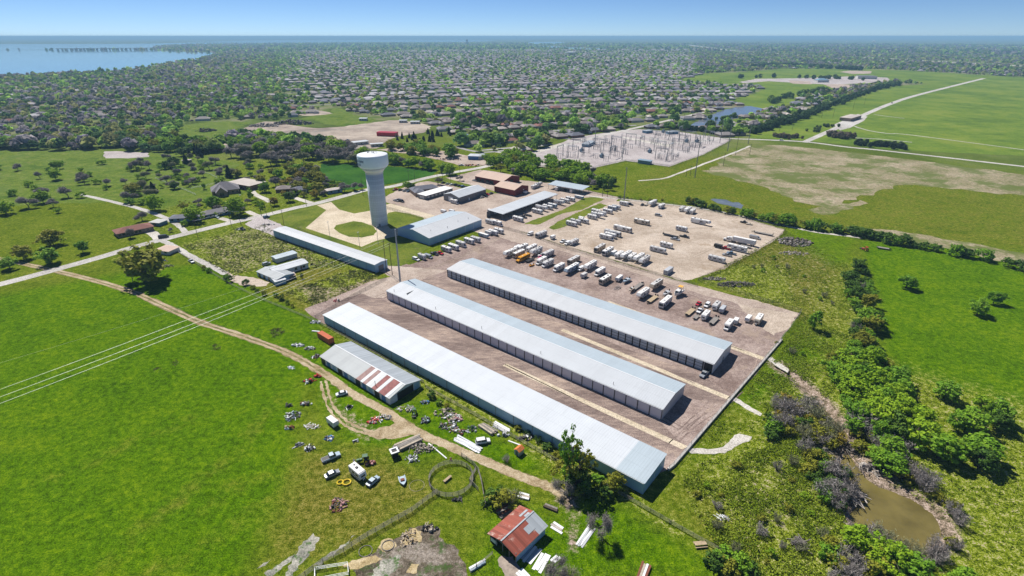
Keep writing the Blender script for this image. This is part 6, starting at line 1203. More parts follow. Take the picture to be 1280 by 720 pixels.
V('van_camper', 'W', 676.5, 326, 'w', 9, a); V('van_camper', 'M', 684.5, 329, 'w', 9.4, a); V('van_camper', 'N', 698.5, 334.2, 'w', 9.2, a); V('motorhome', 'T', 717, 325.6, 'w', 10.5, a); V('fifth_wheel_trailer', 'U', 714.3, 336.5, 'w', 13, a); V('van', 'w', 726.2, 334.5, 'w', 5, a); V('fifth_wheel_trailer', 'W', 737.5, 332.7, 'w', 11.5, a); V('cargo_trailer', 'G', 730, 343.5, 'w', 5.2, a); V('van_camper', 'N', 749.7, 339.6, 'w', 9, a); V('motorhome', 'C', 756.5, 349.8, 'w', 9.6, a)
V('cargo_trailer', 'W', 774, 347.2, 'w', 7, a); V('boat_trailer', 'g', 783, 350.8, 'w', 7, a); V('motorboat', 'U', 783, 349.6, 'w', 7.4, None, 'pale blue motorboat on its trailer beside the white box trailer', .45); V('boat_trailer', 'g', 772, 359.5, 'w', 6.5, a); V('flat_trailer', 'g', 797, 357.8, 'W', 14, a); V('motorboat', 'C', 789, 361.5, 'w', 5, None, 'cream motorboat resting on the long grey flatbed', .85); V('fifth_wheel_trailer', 'T', 820, 356.5, 'w', 11, a); V('fifth_wheel_trailer', 'W', 803.6, 367.6, 'w', 10, a)
V('flat_trailer', 't', 815, 374, 'w', 10.5, a); V('boat_trailer', 'g', 833, 366.5, 'w', 8, a); V('motorboat', 'G', 833, 365.5, 'w', 7.6, None, 'grey motorboat on its trailer beside the long white motorhome', .45); V('motorhome', 'W', 831.7, 377.8, 'w', 11, a); V('cabin_cruiser', 'W', 848, 366, 'w', 9, None, 'white cabin cruiser with orange canopy in the back row', .5); V('sedan', 'r', 873, 379.3, 'w', 4.4, None, 'bright red car beside the tan flatbed'); V('flat_trailer', 't', 862.3, 390, 'w', 9.6, a); V('pickup', 'w', 875, 387.6, 'w', 5.6, a); V('flat_trailer', 'g', 870, 396, 'w', 5.6, a); V('suv', 'w', 884, 381, 'w', 5, a); V('travel_trailer', 'W', 882, 394.2, 'w', 7.4, a); V('flat_trailer', 'g', 892, 401, 'w', 9.6, a)
V('travel_trailer', 'M', 895.5, 382.4, 'w', 7, a); V('cargo_trailer', 'c', 903.3, 386, 'w', 6.6, a); V('van_camper', 'W', 910.8, 406.2, 'w', 7.8, a); V('cargo_trailer', 'W', 920, 400.6, 'w', 4.4, a); V('cargo_trailer', 'W', 935.6, 397.6, 'w', 5.8, a); V('travel_trailer', 'C', 948.4, 399.2, 'w', 8.6, a)
V('pickup', 's', 880.5, 466.5, 'w', 5.8, None, 'silver pickup truck half out of the end bay of the rear shed')
a = 'along the lane fence'
V('van', 'w', 663, 291, 'w', 5, a); V('motorhome', 'M', 676.5, 293, 'w', 10, a); V('cargo_trailer', 'W', 691, 296, 'w', 4.6, a); V('pickup', 'w', 704, 301, 'w', 5.6, a); V('van', 'w', 709.5, 302.6, 'w', 4.8, a); V('travel_trailer', 'M', 717.5, 302.4, 'w', 8.6, a); V('motorhome', 'T', 749.6, 310.3, 'w', 11, a); V('motorhome', 'N', 759.6, 314.3, 'w', 10.6, a); V('cargo_trailer', 'U', 767.5, 315.6, 'w', 5.4, a); V('travel_trailer', 'W', 774, 318.4, 'w', 8.4, a); V('fifth_wheel_trailer', 'W', 782.5, 319.8, 'w', 10.5, a); V('travel_trailer', 'W', 790, 321, 'w', 8.8, a); V('fifth_wheel_trailer', 'W', 798.4, 322.8, 'w', 10.5, a); V('fifth_wheel_trailer', 'M', 805.4, 325.8, 'w', 10.5, a); V('container', 'c', 835.5, 338, 'w', 7.4, a)
a = 'on the grass edge of the upper lot'
for k, s, x, y, n in [('travel_trailer', 'W', 714.5, 279.5, 9.2), ('travel_trailer', 'M', 719.5, 277, 9), ('travel_trailer', 'W', 729.5, 276, 8.6), ('cargo_trailer', 'W', 726.5, 272.5, 5), ('travel_trailer', 'W', 740.3, 271, 8.2), ('fifth_wheel_trailer', 'W', 746.8, 269.3, 10), ('travel_trailer', 'M', 751.5, 266.5, 9), ('travel_trailer', 'N', 759.8, 264, 8.4), ('travel_trailer', 'U', 765.5, 260.2, 8), ('travel_trailer', 'M', 770, 259, 7.6), ('travel_trailer', 'W', 745, 264.2, 8)]: V(k, s, x, y, 'L', n, a)
a = 'on the far edge of the upper lot'
V('travel_trailer', 'W', 780, 254.3, 'L', 8, a); V('pickup', 'd', 787, 254.8, 'L', 6, a); V('sedan', 'd', 803, 255.6, 'w', 4.4, a); V('flat_trailer', 'g', 808, 255.6, 'w', 6, a); V('fifth_wheel_trailer', 'W', 815.6, 254.2, 'w', 10.5, a); V('travel_trailer', 'W', 827, 257.6, 'w', 8.4, a); V('travel_trailer', 'M', 852.5, 261, 'w', 8, a); V('fifth_wheel_trailer', 'W', 859.6, 263, 'w', 9.6, a); V('travel_trailer', 'N', 865.8, 264.2, 'w', 7.6, a)
a = 'standing free in the middle of the upper lot'
V('suv', 's', 823, 268.8, 'L', 5.4, a); V('motorhome', 'C', 802.3, 277.4, 'L', 11.4, a); V('motorhome', 'N', 778.5, 286, 'L', 13.4, a); V('motorhome', 'M', 766, 291.5, 'L', 12, a); V('travel_trailer', 'W', 763, 294.2, 'L', 9, a); V('van_camper', 'W', 758.5, 296.4, 'L', 10, a); V('travel_trailer', 'W', 833, 306.2, 'L', 9, a); V('travel_trailer', 'M', 822.4, 312, 'L', 11.4, a); V('fifth_wheel_trailer', 'W', 876, 277.6, 'L', 14, a); V('travel_trailer', 'W', 852, 285.8, 'L', 8.6, a); V('flat_trailer', 'K', 839, 294.2, 'L', 12, a); V('pickup', 'd', 855.5, 295, 'L', 6.4, a); V('sedan', 's', 844, 298.6, 'L', 6, a)
a = 'at the right-hand fence of the upper lot'
V('truck_tractor', 'W', 911, 298.8, 'l', 7.4, a); V('semi_trailer', 'W', 930, 302.4, 'l', 14, None, 'long white box semi-trailer behind the white truck tractor'); V('cargo_trailer', 'K', 898, 307, 'l', 6, a); V('pickup', 'r', 907, 309.6, 'l', 6, a); V('fifth_wheel_trailer', 'W', 921, 310.6, 'l', 12, a); V('flat_trailer', 'g', 931, 307.4, 'l', 8, a); V('pickup', 's', 909, 318.2, 'l', 5.6, a); V('pickup', 'b', 914.5, 316, 'l', 5.6, a); V('travel_trailer', 'M', 896, 323.6, 'L', 11, a); V('van', 's', 944, 295.6, 'L', 7, a); V('flat_trailer', 'g', 953, 291.2, 'l', 14, a); V('pickup', 'd', 930, 277.2, 'L', 5, a); V('motorboat', 'C', 937, 278.4, 'L', 4.6, a)
a = 'in the row beside the white warehouse'
for i, (k, s, x, y, n) in enumerate([('suv', 'w', 520, 323.6, 5.4), ('travel_trailer', 'M', 527.5, 320.8, 6.4), ('van', 's', 535.5, 319.2, 6), ('pickup', 'd', 543, 316.4, 6), ('pickup', 'r', 549.5, 315.8, 5.8), ('travel_trailer', 'W', 558, 311.4, 8.4), ('travel_trailer', 'W', 567, 308.6, 9), ('van_camper', 'M', 576.5, 305, 8), ('travel_trailer', 'W', 586.5, 301.2, 8.6), ('travel_trailer', 'M', 594.5, 299.2, 8), ('cargo_trailer', 'U', 604.5, 293.6, 9.6), ('travel_trailer', 'W', 616.5, 290.6, 8.6), ('travel_trailer', 'W', 623.5, 288.6, 8), ('cargo_trailer', 'M', 610.5, 290.5, 6)]): V(k, s, x, y, 'L', n, a)
V('travel_trailer', 'M', 612.5, 277.2, 'L', 8, 'at the corner of the lane'); V('van_camper', 'W', 622, 279, 'L', 9, 'at the corner of the lane')
a = 'in the slanted row beside the long canopy'
for k, s, x, y, n in [('travel_trailer', 'W', 647.5, 273.6, 10), ('pickup', 'd', 653.5, 270.6, 7), ('flat_trailer', 'K', 659.5, 268.4, 8), ('travel_trailer', 'W', 671.5, 264, 10), ('fifth_wheel_trailer', 'M', 677, 260.6, 11), ('travel_trailer', 'W', 684.5, 258.8, 9.6), ('travel_trailer', 'U', 690.5, 257, 9), ('fifth_wheel_trailer', 'M', 699, 253.4, 9.6), ('travel_trailer', 'W', 706, 250.8, 9), ('travel_trailer', 'W', 713, 248.8, 9), ('cargo_trailer', 'U', 724, 246, 9.6)]: V(k, s, x, y, 'L', n, a)
a = 'in the shade of the long canopy'
for k, s, x, y, n in [('travel_trailer', 'W', 615, 264.8, 8.6), ('motorboat', 'W', 626, 261.5, 7), ('cargo_trailer', 'G', 635, 259.2, 6), ('motorboat', 'T', 645, 255.6, 7), ('travel_trailer', 'W', 657, 252.4, 8), ('motorboat', 'W', 667, 248.6, 7), ('travel_trailer', 'M', 684, 243.5, 8)]: V(k, s, x, y, 'L', n, a)
a = 'in the shade of the short canopy'
for k, s, x, y, n in [('travel_trailer', 'W', 697.5, 235.6, 7), ('pickup', 'd', 707, 237.4, 6), ('travel_trailer', 'M', 716, 238.2, 7)]: V(k, s, x, y, 'W', n, a)
a = 'in the office car park'
for k, s, x, y in [('pickup', 'r', 494, 236.4), ('sedan', 'd', 500.5, 237.2), ('sedan', 's', 506, 238.2), ('sedan', 'b', 511, 238.8), ('sedan', 'd', 554, 228), ('sedan', 's', 559.5, 229.6), ('sedan', 'w', 564.5, 230.4), ('suv', 'd', 569.5, 230.8), ('sedan', 'd', 574, 231.8), ('suv', 'b', 578.5, 232.8), ('sedan', 'd', 583, 233.8), ('suv', 's', 587.5, 234.8)]: V(k, s, x, y, 'W', None, a)
V('van', 'd', 501, 250, 'L', 7, None, 'dark van beside the chain fence in front of the office'); V('pickup', 's', 495, 250.2, 'L', 6, None, 'silver pickup nose to tail with the dark van')
V('van', 'w', 555, 263.4, 'L', 6, 'behind the white warehouse'); V('van', 'w', 565.5, 263.4, 'L', 6, 'behind the white warehouse'); V('van_camper', 'W', 568, 252, 'L', 8, None, 'white camper van in front of the grey workshop')
V('pickup', 'd', 606, 244.6, 'L', 6, 'among the scrapped cars by the grey workshop'); V('sedan', 'r', 609, 242.6, 'L', 4.6, 'among the scrapped cars by the grey workshop'); V('sedan', 'd', 614, 241.4, 'W', 4.6, 'among the scrapped cars by the grey workshop'); V('sedan', 's', 602.5, 246.2, 'W', 4.6, 'among the scrapped cars by the grey workshop')
V('pickup', 's', 593.8, 225.2, 'L', 6, 'in front of the far red barn'); V('pickup', 'd', 599, 226.4, 'L', 6, 'in front of the far red barn'); V('suv', 'd', 611, 229.2, 'L', 6, 'in front of the far red barn')
V('travel_trailer', 'W', 668, 233.4, 'W', 8, 'beyond the near red barn'); V('fifth_wheel_trailer', 'M', 673, 231.2, 'W', 9, 'beyond the near red barn'); V('van', 'w', 657, 239.4, 'W', 5, 'beyond the near red barn')
# farm side
V('cargo_trailer', 'W', 415.6, 526.5, 'L', 5.6, None, 'white box trailer alone on the pasture by the curved track'); V('travel_trailer', 'W', 447, 590, 'L', 6.6, None, 'white camper with pale blue end standing beside the green tractor')
V('pickup', 'p', 413.5, 570.5, ((403, 574), (424, 566)), 5.8, None, 'pale blue pickup truck on the pasture hitched to nothing'); V('sedan', 's', 415, 592, ((408, 595), (423, 588)), 4.4, None, 'dusty grey old car below the pale blue pickup'); V('sedan', 'p', 466, 601, ((461, 605), (472, 596)), 4.4, None, 'pale blue wrecked car beside the white camper')
V('sedan', 'w', 427, 491.5, ((434, 490), (421, 493)), 4.2, None, 'old white car inside the curve of the track'); V('suv', 'w', 603.5, 551, ((595, 552.5), (612, 550)), 4.8, None, 'white station wagon beside the farm track'); V('farm_tractor', 'E', 454, 573, ((460, 572), (446, 574)), 5, None, 'green farm tractor next to the white camper'); V('farm_tractor', 'E', 517.5, 513.5, ((518, 508), (517, 518)), 3.6, None, 'small green and red tractor outside the old barn')
V('container', 'O', 407, 421.5, ((395, 415), (419, 428)), 9, None, 'rusty orange red shipping container above the old barn')
V('farm_tractor', 'r', 1082, 310.5, ((1086, 312), (1078, 309)), 5, None, 'red farm tractor on the bright pasture near the hedge'); V('flat_trailer', 'g', 1105, 310, ((1098, 309), (1112, 311.5)), 8, None, 'grey implement trailer on the bright pasture beside the red tractor')
V('suv', 'b', 333, 271.0, ((330, 271.6), (337, 269.8)), 4.8, None, 'blue car parked at the gravel mouth of the yard road'); V('sedan', 'p', 271, 271.2, ((268, 270), (275, 272)), 4.6, None, 'pale blue car on the bungalow driveway'); V('suv', 's', 367, 335, ((361, 337), (372, 333)), 4.8, None, 'silver car tucked behind the white ranch annex') if False else V('suv', 's', 333, 329.5, ((328, 331), (338, 328)), 4.8, None, 'silver car tucked behind the white ranch annex')
V('van', 'd', 204, 294.5, ((200, 295), (208, 294)), 6, None, 'dark box van parked by the brick bungalow'); V('van', 'w', 214, 312.5, ((210, 311), (218, 314)), 6, None, 'white van at the corner of the side road'); V('pickup', 's', 239, 326, ((235, 324), (243, 329)), 5.6, None, 'silver pickup on the side road by the pasture bushes'); V('pickup', 'd', 302, 285.5, ((298, 285), (306, 287)), 5.6, None, 'dark pickup beside pale junk at the scrub edge')
V('pickup', 's', 434, 174.6, ((430, 175), (438, 174.2)), 6, None, 'dark silver truck on the quarry floor'); V('pickup', 'w', 545, 194, ((541, 194), (549, 194.5)), 6, None, 'white truck on the pale ground past the quarry'); V('pickup', 'w', 576.5, 206, ((573, 206), (580, 206)), 6, None, 'white truck by the roadside thicket'); V('suv', 'w', 977, 174.9, ((973, 174.8), (981, 175.2)), 5, None, 'white car on the far verge road'); V('suv', 'd', 1034, 164.5, ((1031, 166), (1037, 163)), 5, None, 'dark car on the wide divided road'); V('suv', 'd', 1115, 128.5, ((1110, 131), (1120, 126)), 5, None, 'dark car far up the wide divided road')
V('flat_trailer', 'g', 409, 183, ((400, 184), (418, 182)), 14, None, 'long grey flatbed on the quarry floor'); V('farm_tractor', 'O', 343, 167, ((340, 167), (346, 167)), 6, None, 'orange digger tractor at the left of the quarry')
VEH.sort(key=lambda v: (v[6] or '', v[2]))
tot = {}; cnt = {}
for v in VEH:
    if v[7] is None: k = (v[6], SKIN[v[1]][1], WORDS[v[0]]); tot[k] = tot.get(k, 0) + 1
for v in VEH:
    lab = v[7]
    if lab is None:
        k = (v[6], SKIN[v[1]][1], WORDS[v[0]]); cnt[k] = cnt.get(k, 0) + 1
        lab = f'{k[1]} {k[2]} {k[0]}' + ('' if tot[k] == 1 else f', {ordinal(cnt[k])} from left')
    make_vehicle(v[0], v[1], v[2], v[3], v[4], v[5], lab, f'{CATS[v[0]]}s {v[6]}' if v[6] else None, v[8])
# ================================================================== poles, wires, fences
def pole(base, top, mat, label, name='utility_pole', r=0.16, arm=2.2, rz=None, cat='pole', group=None):
    P = at(*base); h = height(P, top); root = empty(name, P, AL if rz is None else rz)
    build(MB().tube((0, 0, -.2), (0, 0, h), r * 1.25, r * .75, 8), 'shaft', mat, root)
    if arm:
        build(MB().box(0, 0, h - 1.0, .14, arm, .16), 'crossarm', mat, root)
        for y in (-arm / 2 + .1, 0, arm / 2 - .1): build(MB().tube((0, y, h - .84), (0, y, h - .5), .06, .04, 6), 'insulator', 'steel_grey', root)
    tag(root, label, cat, group); return P, h
p1 = pole((483.3, 341), 300, 'pole_wood', 'dark wooden pole in front of the tower lawn, left of a close pair'); p2 = pole((490.5, 344), 303, 'pole_wood', 'dark wooden pole in front of the tower lawn, right of a close pair')
p3 = pole((500.5, 354), 286.5, 'pole_grey', 'tall thick grey steel pole at the corner of the middle shed', 'steel_pole', .42, 0)
for b_, t_, lb in [((449.8, 309.5), 290.5, 'grey lamp pole at the front of the tower drive'), ((413, 299), 277.5, 'slim grey pole behind the long low shed'), ((473, 306), 284, 'grey lamp pole in the shade of the tower')]:
    P, h = pole(b_, t_, 'pole_grey', lb, 'lamp_post', .11, 0, cat='lamp post')
    o = [x for x in COL.objects if x.parent is None and x.get('label') == lb][0]; build(MB().box(0, 0, h, .3, 1.2, .22), 'lamp_head', 'galvanised', o)
BIG = [((868.5, 222), 171, 1), ((909.3, 189), 150, 1), ((919.3, 194), 161, 0), ((904, 207.5), 191, 0), ((935, 180), 155, 1), ((937, 193), 180, 0), ((862.5, 219.5), 207, 0), ((857.5, 221), 210, 0), ((780, 250), 209, 1), ((759, 246.5), 227, 0), ((753, 246), 229, 0), ((743.6, 180), 145, 1), ((777.5, 200), 175, 1), ((1041, 147), 131, 0), ((1027, 147), 132, 0), ((1002, 146), 128, 0), ((974, 164.5), 148, 0), ((990, 163), 149, 0), ((881, 173), 148, 1), ((901, 172.5), 150, 1), ((853, 164), 142, 0), ((1066, 137), 121, 0), ((1080, 131), 118, 0)]
BIG.sort(key=lambda b: b[0][0]); bp = []
for i, (b_, t_, st) in enumerate(BIG): bp.append(pole(b_, t_, 'steel_grey' if st else 'pole_wood', ('tall dark steel' if st else 'wooden') + f' line pole near the substation and field, {ordinal(i + 1)} from left', 'line_pole', .34 if st else .17, 3.0 if st else 2.0, 0.5, 'pole', 'line poles by the substation and field'))
RP = [((247.5, 297), 275), ((289.5, 283), 262), ((301, 280.5), 263), ((327, 270), 247), ((334.5, 274.5), 256), ((340.5, 266), 249.5), ((355, 281), 262), ((383, 257.5), 244), ((454, 245), 222), ((512, 238), 212), ((518.5, 226), 209.5), ((547, 231), 211), ((553.5, 224), 205.5), ((563.5, 229), 212), ((575, 222), 206), ((610, 208), 193), ((674, 190), 172), ((691, 186), 168)]
rp = [pole(b_, t_, 'pole_wood', f'dark wooden roadside pole, {ordinal(i + 1)} from the left along the pale road', 'utility_pole', .13, 1.8, 1.2, 'pole', 'wooden poles along the road') for i, (b_, t_) in enumerate(RP)]
def wire(a, b, sag, r, label, mat='wire_metal', group=None, n=14):
    mb = MB(); a = Vector(a); b = Vector(b); pts = []
    for i in range(n + 1):
        t = i / n; p = a.lerp(b, t); p.z -= sag * 4 * t * (1 - t); pts.append(p)
    for i in range(n): mb.tube(pts[i], pts[i + 1], r, None, 4, False)
    tag(build(mb, 'power_line', mat), label, 'power line', group)
# wires over the pasture from a pole out of view to the pair of poles
for i, (px, py, zz, tp, tz, lb) in enumerate([(-70, 474, 11, p1, -.5, 'faint upper'), (-70, 512, 14, p1, -.4, 'topmost of three bright'), (-70, 522, 13.2, p2, -.4, 'middle of three bright'), (-70, 531, 12.4, p2, -1.6, 'lowest of three bright')]):
    q = at(px, py, zz); e = Vector((tp[0].x, tp[0].y, tp[1] + tz)); wire(q, e, 1.6, .028 if i == 0 else .036, f'{lb} power wire crossing above the green pasture')
qp = at(-70, 522, 13.2); root = empty('utility_pole', (qp.x, qp.y, 0), 0.6); build(MB().tube((0, 0, -.2), (0, 0, 14.3), .2, .12, 8), 'shaft', 'pole_wood', root); build(MB().box(0, 0, 12.6, .14, 3.0, .16), 'crossarm', 'pole_wood', root); tag(root, 'wooden pole standing alone at the outer edge of the pasture', 'pole')
for (i, j) in ((0, 1), (1, 2), (3, 5)):
    a, b = rp[i], rp[j]
    for k in (-.7, .7): wire((a[0].x + k, a[0].y, a[1] - .5), (b[0].x + k, b[0].y, b[1] - .5), .8, .035, f'thin pale roadside wire, {"nearer" if k < 0 else "farther"} strand of the {ordinal(i + 1)} span from left', 'wire_metal', 'roadside wires')
for i in range(9, 15):
    a, b = rp[i], rp[i + 1]; wire((a[0].x, a[0].y, a[1] - .5), (b[0].x, b[0].y, b[1] - .5), .8, .035, 'thin dark wire strung between roadside poles', 'wire_dark', 'dark roadside wires')
def fence(name, px, h, step, mat_post, mat_panel, label, panel=True, rails=0, closed=False, r=0.06, world=False, rail_mat=None, cat='fence'):
    P = [Vector(p) for p in (px if world else W2(px))]; root = empty(name, (P[0].x, P[0].y, 0)); o0 = P[0]
    pm = MB().tube((0, 0, -.1), (0, 0, h), r, None, 5).mesh('post'); seg_ = MB(); rl = MB(); pts = []
    for i in range(len(P) - (0 if closed else 1)):
        a, b = P[i], P[(i + 1) % len(P)]; k = max(1, round((b - a).length / step))
        for j in range(k): pts.append(a.lerp(b, j / k))
    if not closed: pts.append(P[-1])
    while len(pts) > 98 and panel: pts = pts[::2]
    for p in pts[:100]: link('post', pm, mat_post, root, (p.x - o0.x, p.y - o0.y, 0))
    for i in range(len(P) - (0 if closed else 1)):
        a, b = P[i] - o0, P[(i + 1) % len(P)] - o0
        if panel: seg_.face([(a.x, a.y, .05), (b.x, b.y, .05), (b.x, b.y, h - .08), (a.x, a.y, h - .08)])
        for q in range(rails or 1):
            z = h - .08 if not rails else h * (q + 1) / rails - .08
            rl.tube((a.x, a.y, z), (b.x, b.y, z), .035 if not rails else .055, None, 4)
    if panel: build(seg_, 'mesh_panel', mat_panel, root)
    build(rl, 'rail', rail_mat or mat_post, root); return tag(root, label, cat)
fence('chain_fence', [(628, 286), (660, 294.5), (700, 309), (760, 326.5), (800, 338.5), (850, 353), (872, 359)], 2.2, 5, 'dark_metal', 'fence_mesh_dark', 'dark chain fence between the lane and the upper lot')
fence('chain_fence', [(872, 352), (905, 362), (950, 376), (1000, 391)], 2.4, 4, 'dark_metal', 'fence_mesh', 'chain fence with weeds along the top of the yard corner')
fence('chain_fence', [(1001, 392), (988, 412), (976, 427)], 2.4, 3, 'galvanised', 'fence_mesh', 'short chain fence at the outer corner of the yard')
fence('chain_fence', [(976, 426.5), (842, 583), (836, 588)], 2.2, 4, 'galvanised', 'fence_mesh', 'chain fence standing on the low concrete wall')
fence('chain_fence', [(982, 288), (972, 299), (944, 316), (905, 337), (873, 351)], 2.2, 4, 'dark_metal', 'fence_mesh_dark', 'dark chain fence at the right-hand end of the upper lot')
fence('chain_fence', [(690, 231), (735, 240.5), (778, 250), (842, 257), (880, 263.5), (925, 273), (980, 288)], 2.2, 5, 'dark_metal', 'fence_mesh', 'chain fence between the upper lot and the path')
fence('chain_fence', [(372, 287), (412, 305), (452, 322), (470, 332)], 2.2, 3.5, 'dark_metal', 'fence_mesh', 'chain fence between the tower drive and the long low shed')
fence('chain_fence', [(470, 257), (500, 266), (535, 276.5), (552, 271)], 2.2, 3, 'dark_metal', 'fence_mesh', 'chain fence between the tower drive and the office road')
fence('chain_fence', [(394, 398), (420, 383), (450, 366), (483, 349)], 1.6, 4, 'weathered_wood', 'fence_mesh_dark', 'weedy fence along the back of the yard entrance')
fence('wire_fence', [(214, 310), (250, 333), (290, 357), (330, 376), (380, 396), (400, 405), (470, 443), (530, 479)], 1.3, 5, 'weathered_wood', 'fence_mesh_dark', 'old wire fence from the side road down to the old barn', panel=False, rails=3)
fence('wire_fence', [(532, 485), (580, 512), (640, 546), (700, 580), (745, 601), (800, 633), (866, 671), (930, 706)], 1.5, 3.2, 'weathered_wood', 'weathered_wood', 'overgrown grey fence along the front of the longest shed', panel=False, rails=4)
fence('white_fence', [(194, 223.5), (215, 231), (245, 244)], 1.5, 6, 'white_paint', 'white_paint', 'white rail fence running down the open pasture', panel=False, rails=3)
fence('white_fence', [(238, 236), (252, 233.6), (270, 229.5), (282, 226)], 1.3, 6, 'white_paint', 'white_paint', 'white rail fence behind the lone lawn tree', panel=False, rails=3); fence('white_fence', [(252, 215), (262, 218), (272, 223)], 1.3, 6, 'white_paint', 'white_paint', 'short white fence in the upper pasture', panel=False, rails=3)
fence('pipe_fence', [(372, 728), (392, 713), (404, 704), (430, 690), (460, 671), (490, 654), (515, 640), (535, 625), (547, 617)], 1.9, 2.2, 'weathered_wood', 'weathered_wood', 'long grey board fence between the pasture and the muddy pen', panel=False, rails=5, r=.08)
RING = []
for k in range(22):
    a = 2 * math.pi * k / 22 + 0.3; c_ = at(564, 600); RING.append((c_.x + 6.6 * math.cos(a), c_.y + 6.6 * math.sin(a)))
fence('round_pen', RING, 1.8, 1.9, 'weathered_wood', 'weathered_wood', 'round board pen on the grass with a timber trestle inside', panel=False, rails=5, closed=True, r=.08, world=True, cat='pen')
fence('pipe_fence', [(577, 571), (590, 580), (598, 590), (602, 604), (604, 617), (607, 634)], 1.8, 2.0, 'weathered_wood', 'weathered_wood', 'grey board fence bending round the right side of the pen', panel=False, rails=5, r=.08)
fence('pipe_fence', [(595, 588), (587, 603), (598, 614)], 1.6, 2, 'weathered_wood', 'weathered_wood', 'short angled fence making a chute beside the pen', panel=False, rails=5, r=.07)
fence('substation_fence', [(664, 208), (700, 212), (742, 211), (762, 206.5), (782, 202), (816, 206.5), (837, 209.5), (881, 194), (914, 176), (900, 172.5), (850, 165), (800, 161.7)], 2.6, 9, 'dark_metal', 'fence_mesh', 'chain fence round the pale substation pad')
fence('board_fence', [(588, 717), (604, 703), (616, 693)], 1.2, 2.2, 'weathered_wood', 'weathered_wood', 'low plank fence leading to the rusty barn', panel=False, rails=3)
fence('trough_pen', [(394, 713), (435, 706.5), (436, 719), (394, 727)], 1.3, 2.4, 'white_paint', 'white_paint', 'white framed pen with straw in the bottom corner', panel=False, rails=3, closed=True, cat='pen')
# low concrete wall at the end of the yard
Pw = W2([(977, 425.5), (842, 582.5), (835, 588)])
for i in range(2):
    a, b = Vector(Pw[i]), Vector(Pw[i + 1]); d = b - a
    build(MB().box(d.length / 2, 0, -.3, d.length, .7, 1.1), 'retaining_wall', 'wall_concrete', None, (a.x, a.y, 0), math.atan2(d.y, d.x)); o = COL.objects[-1]
    tag(o, 'low pale concrete wall along the end of the yard' if i == 0 else 'stub of low concrete wall at the corner by the front shed', 'wall')
# ================================================================== substation
SUBX = lambda u, v: at(670 + u * 205 + v * 62, 207 - v * 42 - u * 9 + u * v * 10)
def lattice(h, w, L):
    m_ = MB()
    for y in (-L / 2, L / 2):
        for s_ in (-1, 1): m_.tube((s_ * w, y, 0), (s_ * w * .25, y, h), .2, .16, 4)
        for k in range(4): m_.tube((-w * (1 - .19 * k), y, h * k / 4), (w * (1 - .19 * (k + 1)), y, h * (k + 1) / 4), .09, None, 4)
    return m_.mesh('legs'), MB().box(0, 0, h - .9, .6, L, .3).box(0, 0, h, .6, L, .3).mesh('beam')
LG1 = lattice(12.5, 1.0, 13); INS = MB().lathe([(.14, 0), (.14, .9), (.24, 1.0), (.14, 1.1), (.24, 1.3), (.14, 1.4), (.24, 1.6), (.1, 1.8)], 8).mesh('insulator')
def gantry(P, rz, label, grp):
    root = empty('gantry', P, rz); link('legs', LG1[0], 'steel_grey', root); link('beam', LG1[1], 'steel_grey' if len(label) % 2 else 'galvanised', root)
    for y in (-4, 0, 4): link('insulator', INS, 'steel_grey', root, (0, y, 8.4))
    tag(root, label, 'gantry', grp)
spots = [(u, v) for v in (.12, .36, .62, .84) for u in (.12, .30, .48, .64, .80, .93) if not (v < .3 and u > .55) and not (u < .2 and v > .5)]
SUBP = [(700, 196), (716, 197), (733, 193), (722, 189), (748, 187), (757, 192), (770, 184), (788, 180), (765, 197), (802, 184), (824, 190), (838, 193), (846, 187), (855, 182), (842, 176), (862, 177), (872, 183), (885, 176), (893, 178), (850, 170), (826, 200)]
SUBP.sort()
for i, s_ in enumerate(SUBP): gantry(at(*s_), 0.95 if i % 3 else -.6, f'grey lattice gantry on the substation pad, {ordinal(i + 1)} gantry from the left', 'substation gantries')
BUS = MB().tube((0, 0, 0), (0, 0, 3.4), .24, .2, 6).mesh('post'); BUSB = MB().box(0, 0, 5.2, .34, 6.4, .26).mesh('busbar'); n = 0
R2 = random.Random(3); sp2 = []
while len(sp2) < 95:
    x = R2.uniform(692, 900); y = R2.uniform(167, 203); 
    if inside([(692, 203), (712, 181), (770, 168), (850, 168), (900, 175), (870, 190), (836, 204), (818, 202), (812, 190), (780, 194), (760, 202), (700, 206)], np.array([x]), np.array([y]))[0]: sp2.append((x, y))
sp2.sort()
for i, s_ in enumerate(sp2):
    root = empty('busbar_stand', at(*s_), 0.95 + (i % 2) * 1.57)
    for y in (-2.6, 0, 2.6): link('post', BUS, 'steel_grey', root, (0, y, 0)); link('insulator', INS, 'steel_grey', root, (0, y, 3.4))
    link('busbar', BUSB, 'galvanised', root); tag(root, f'low grey busbar stand on the substation pad, {ordinal(i + 1)} stand from the left', 'busbar stand', 'busbar stands')
def transformer(P, label):
    root = empty('transformer', P, .95); build(MB().box(0, 0, .4, 4.2, 2.6, 3.2), 'tank', 'trailer_blue', root)
    for y in (-1.8, 1.8):
        rd = MB()
        for k in range(7): rd.box(-1.5 + k * .5, y, .8, .1, .9, 2.4)
        build(rd, 'radiator', 'steel_grey', root)
    for x in (-1.2, 0, 1.2): link('insulator', INS, 'dark_metal', root, (x, 0, 3.6))
    build(MB().tube((-1.8, 0, 4.6), (1.8, 0, 4.6), .45, None, 10), 'conservator', 'trailer_blue', root); tag(root, label, 'transformer', 'substation transformers')
for i, s_ in enumerate([(727, 190), (752, 197), (812, 191), (829, 166), (858, 178), (871, 178)]): transformer(at(*s_), f'boxy blue grey transformer with radiators, {ordinal(i + 1)} from the left on the pad')
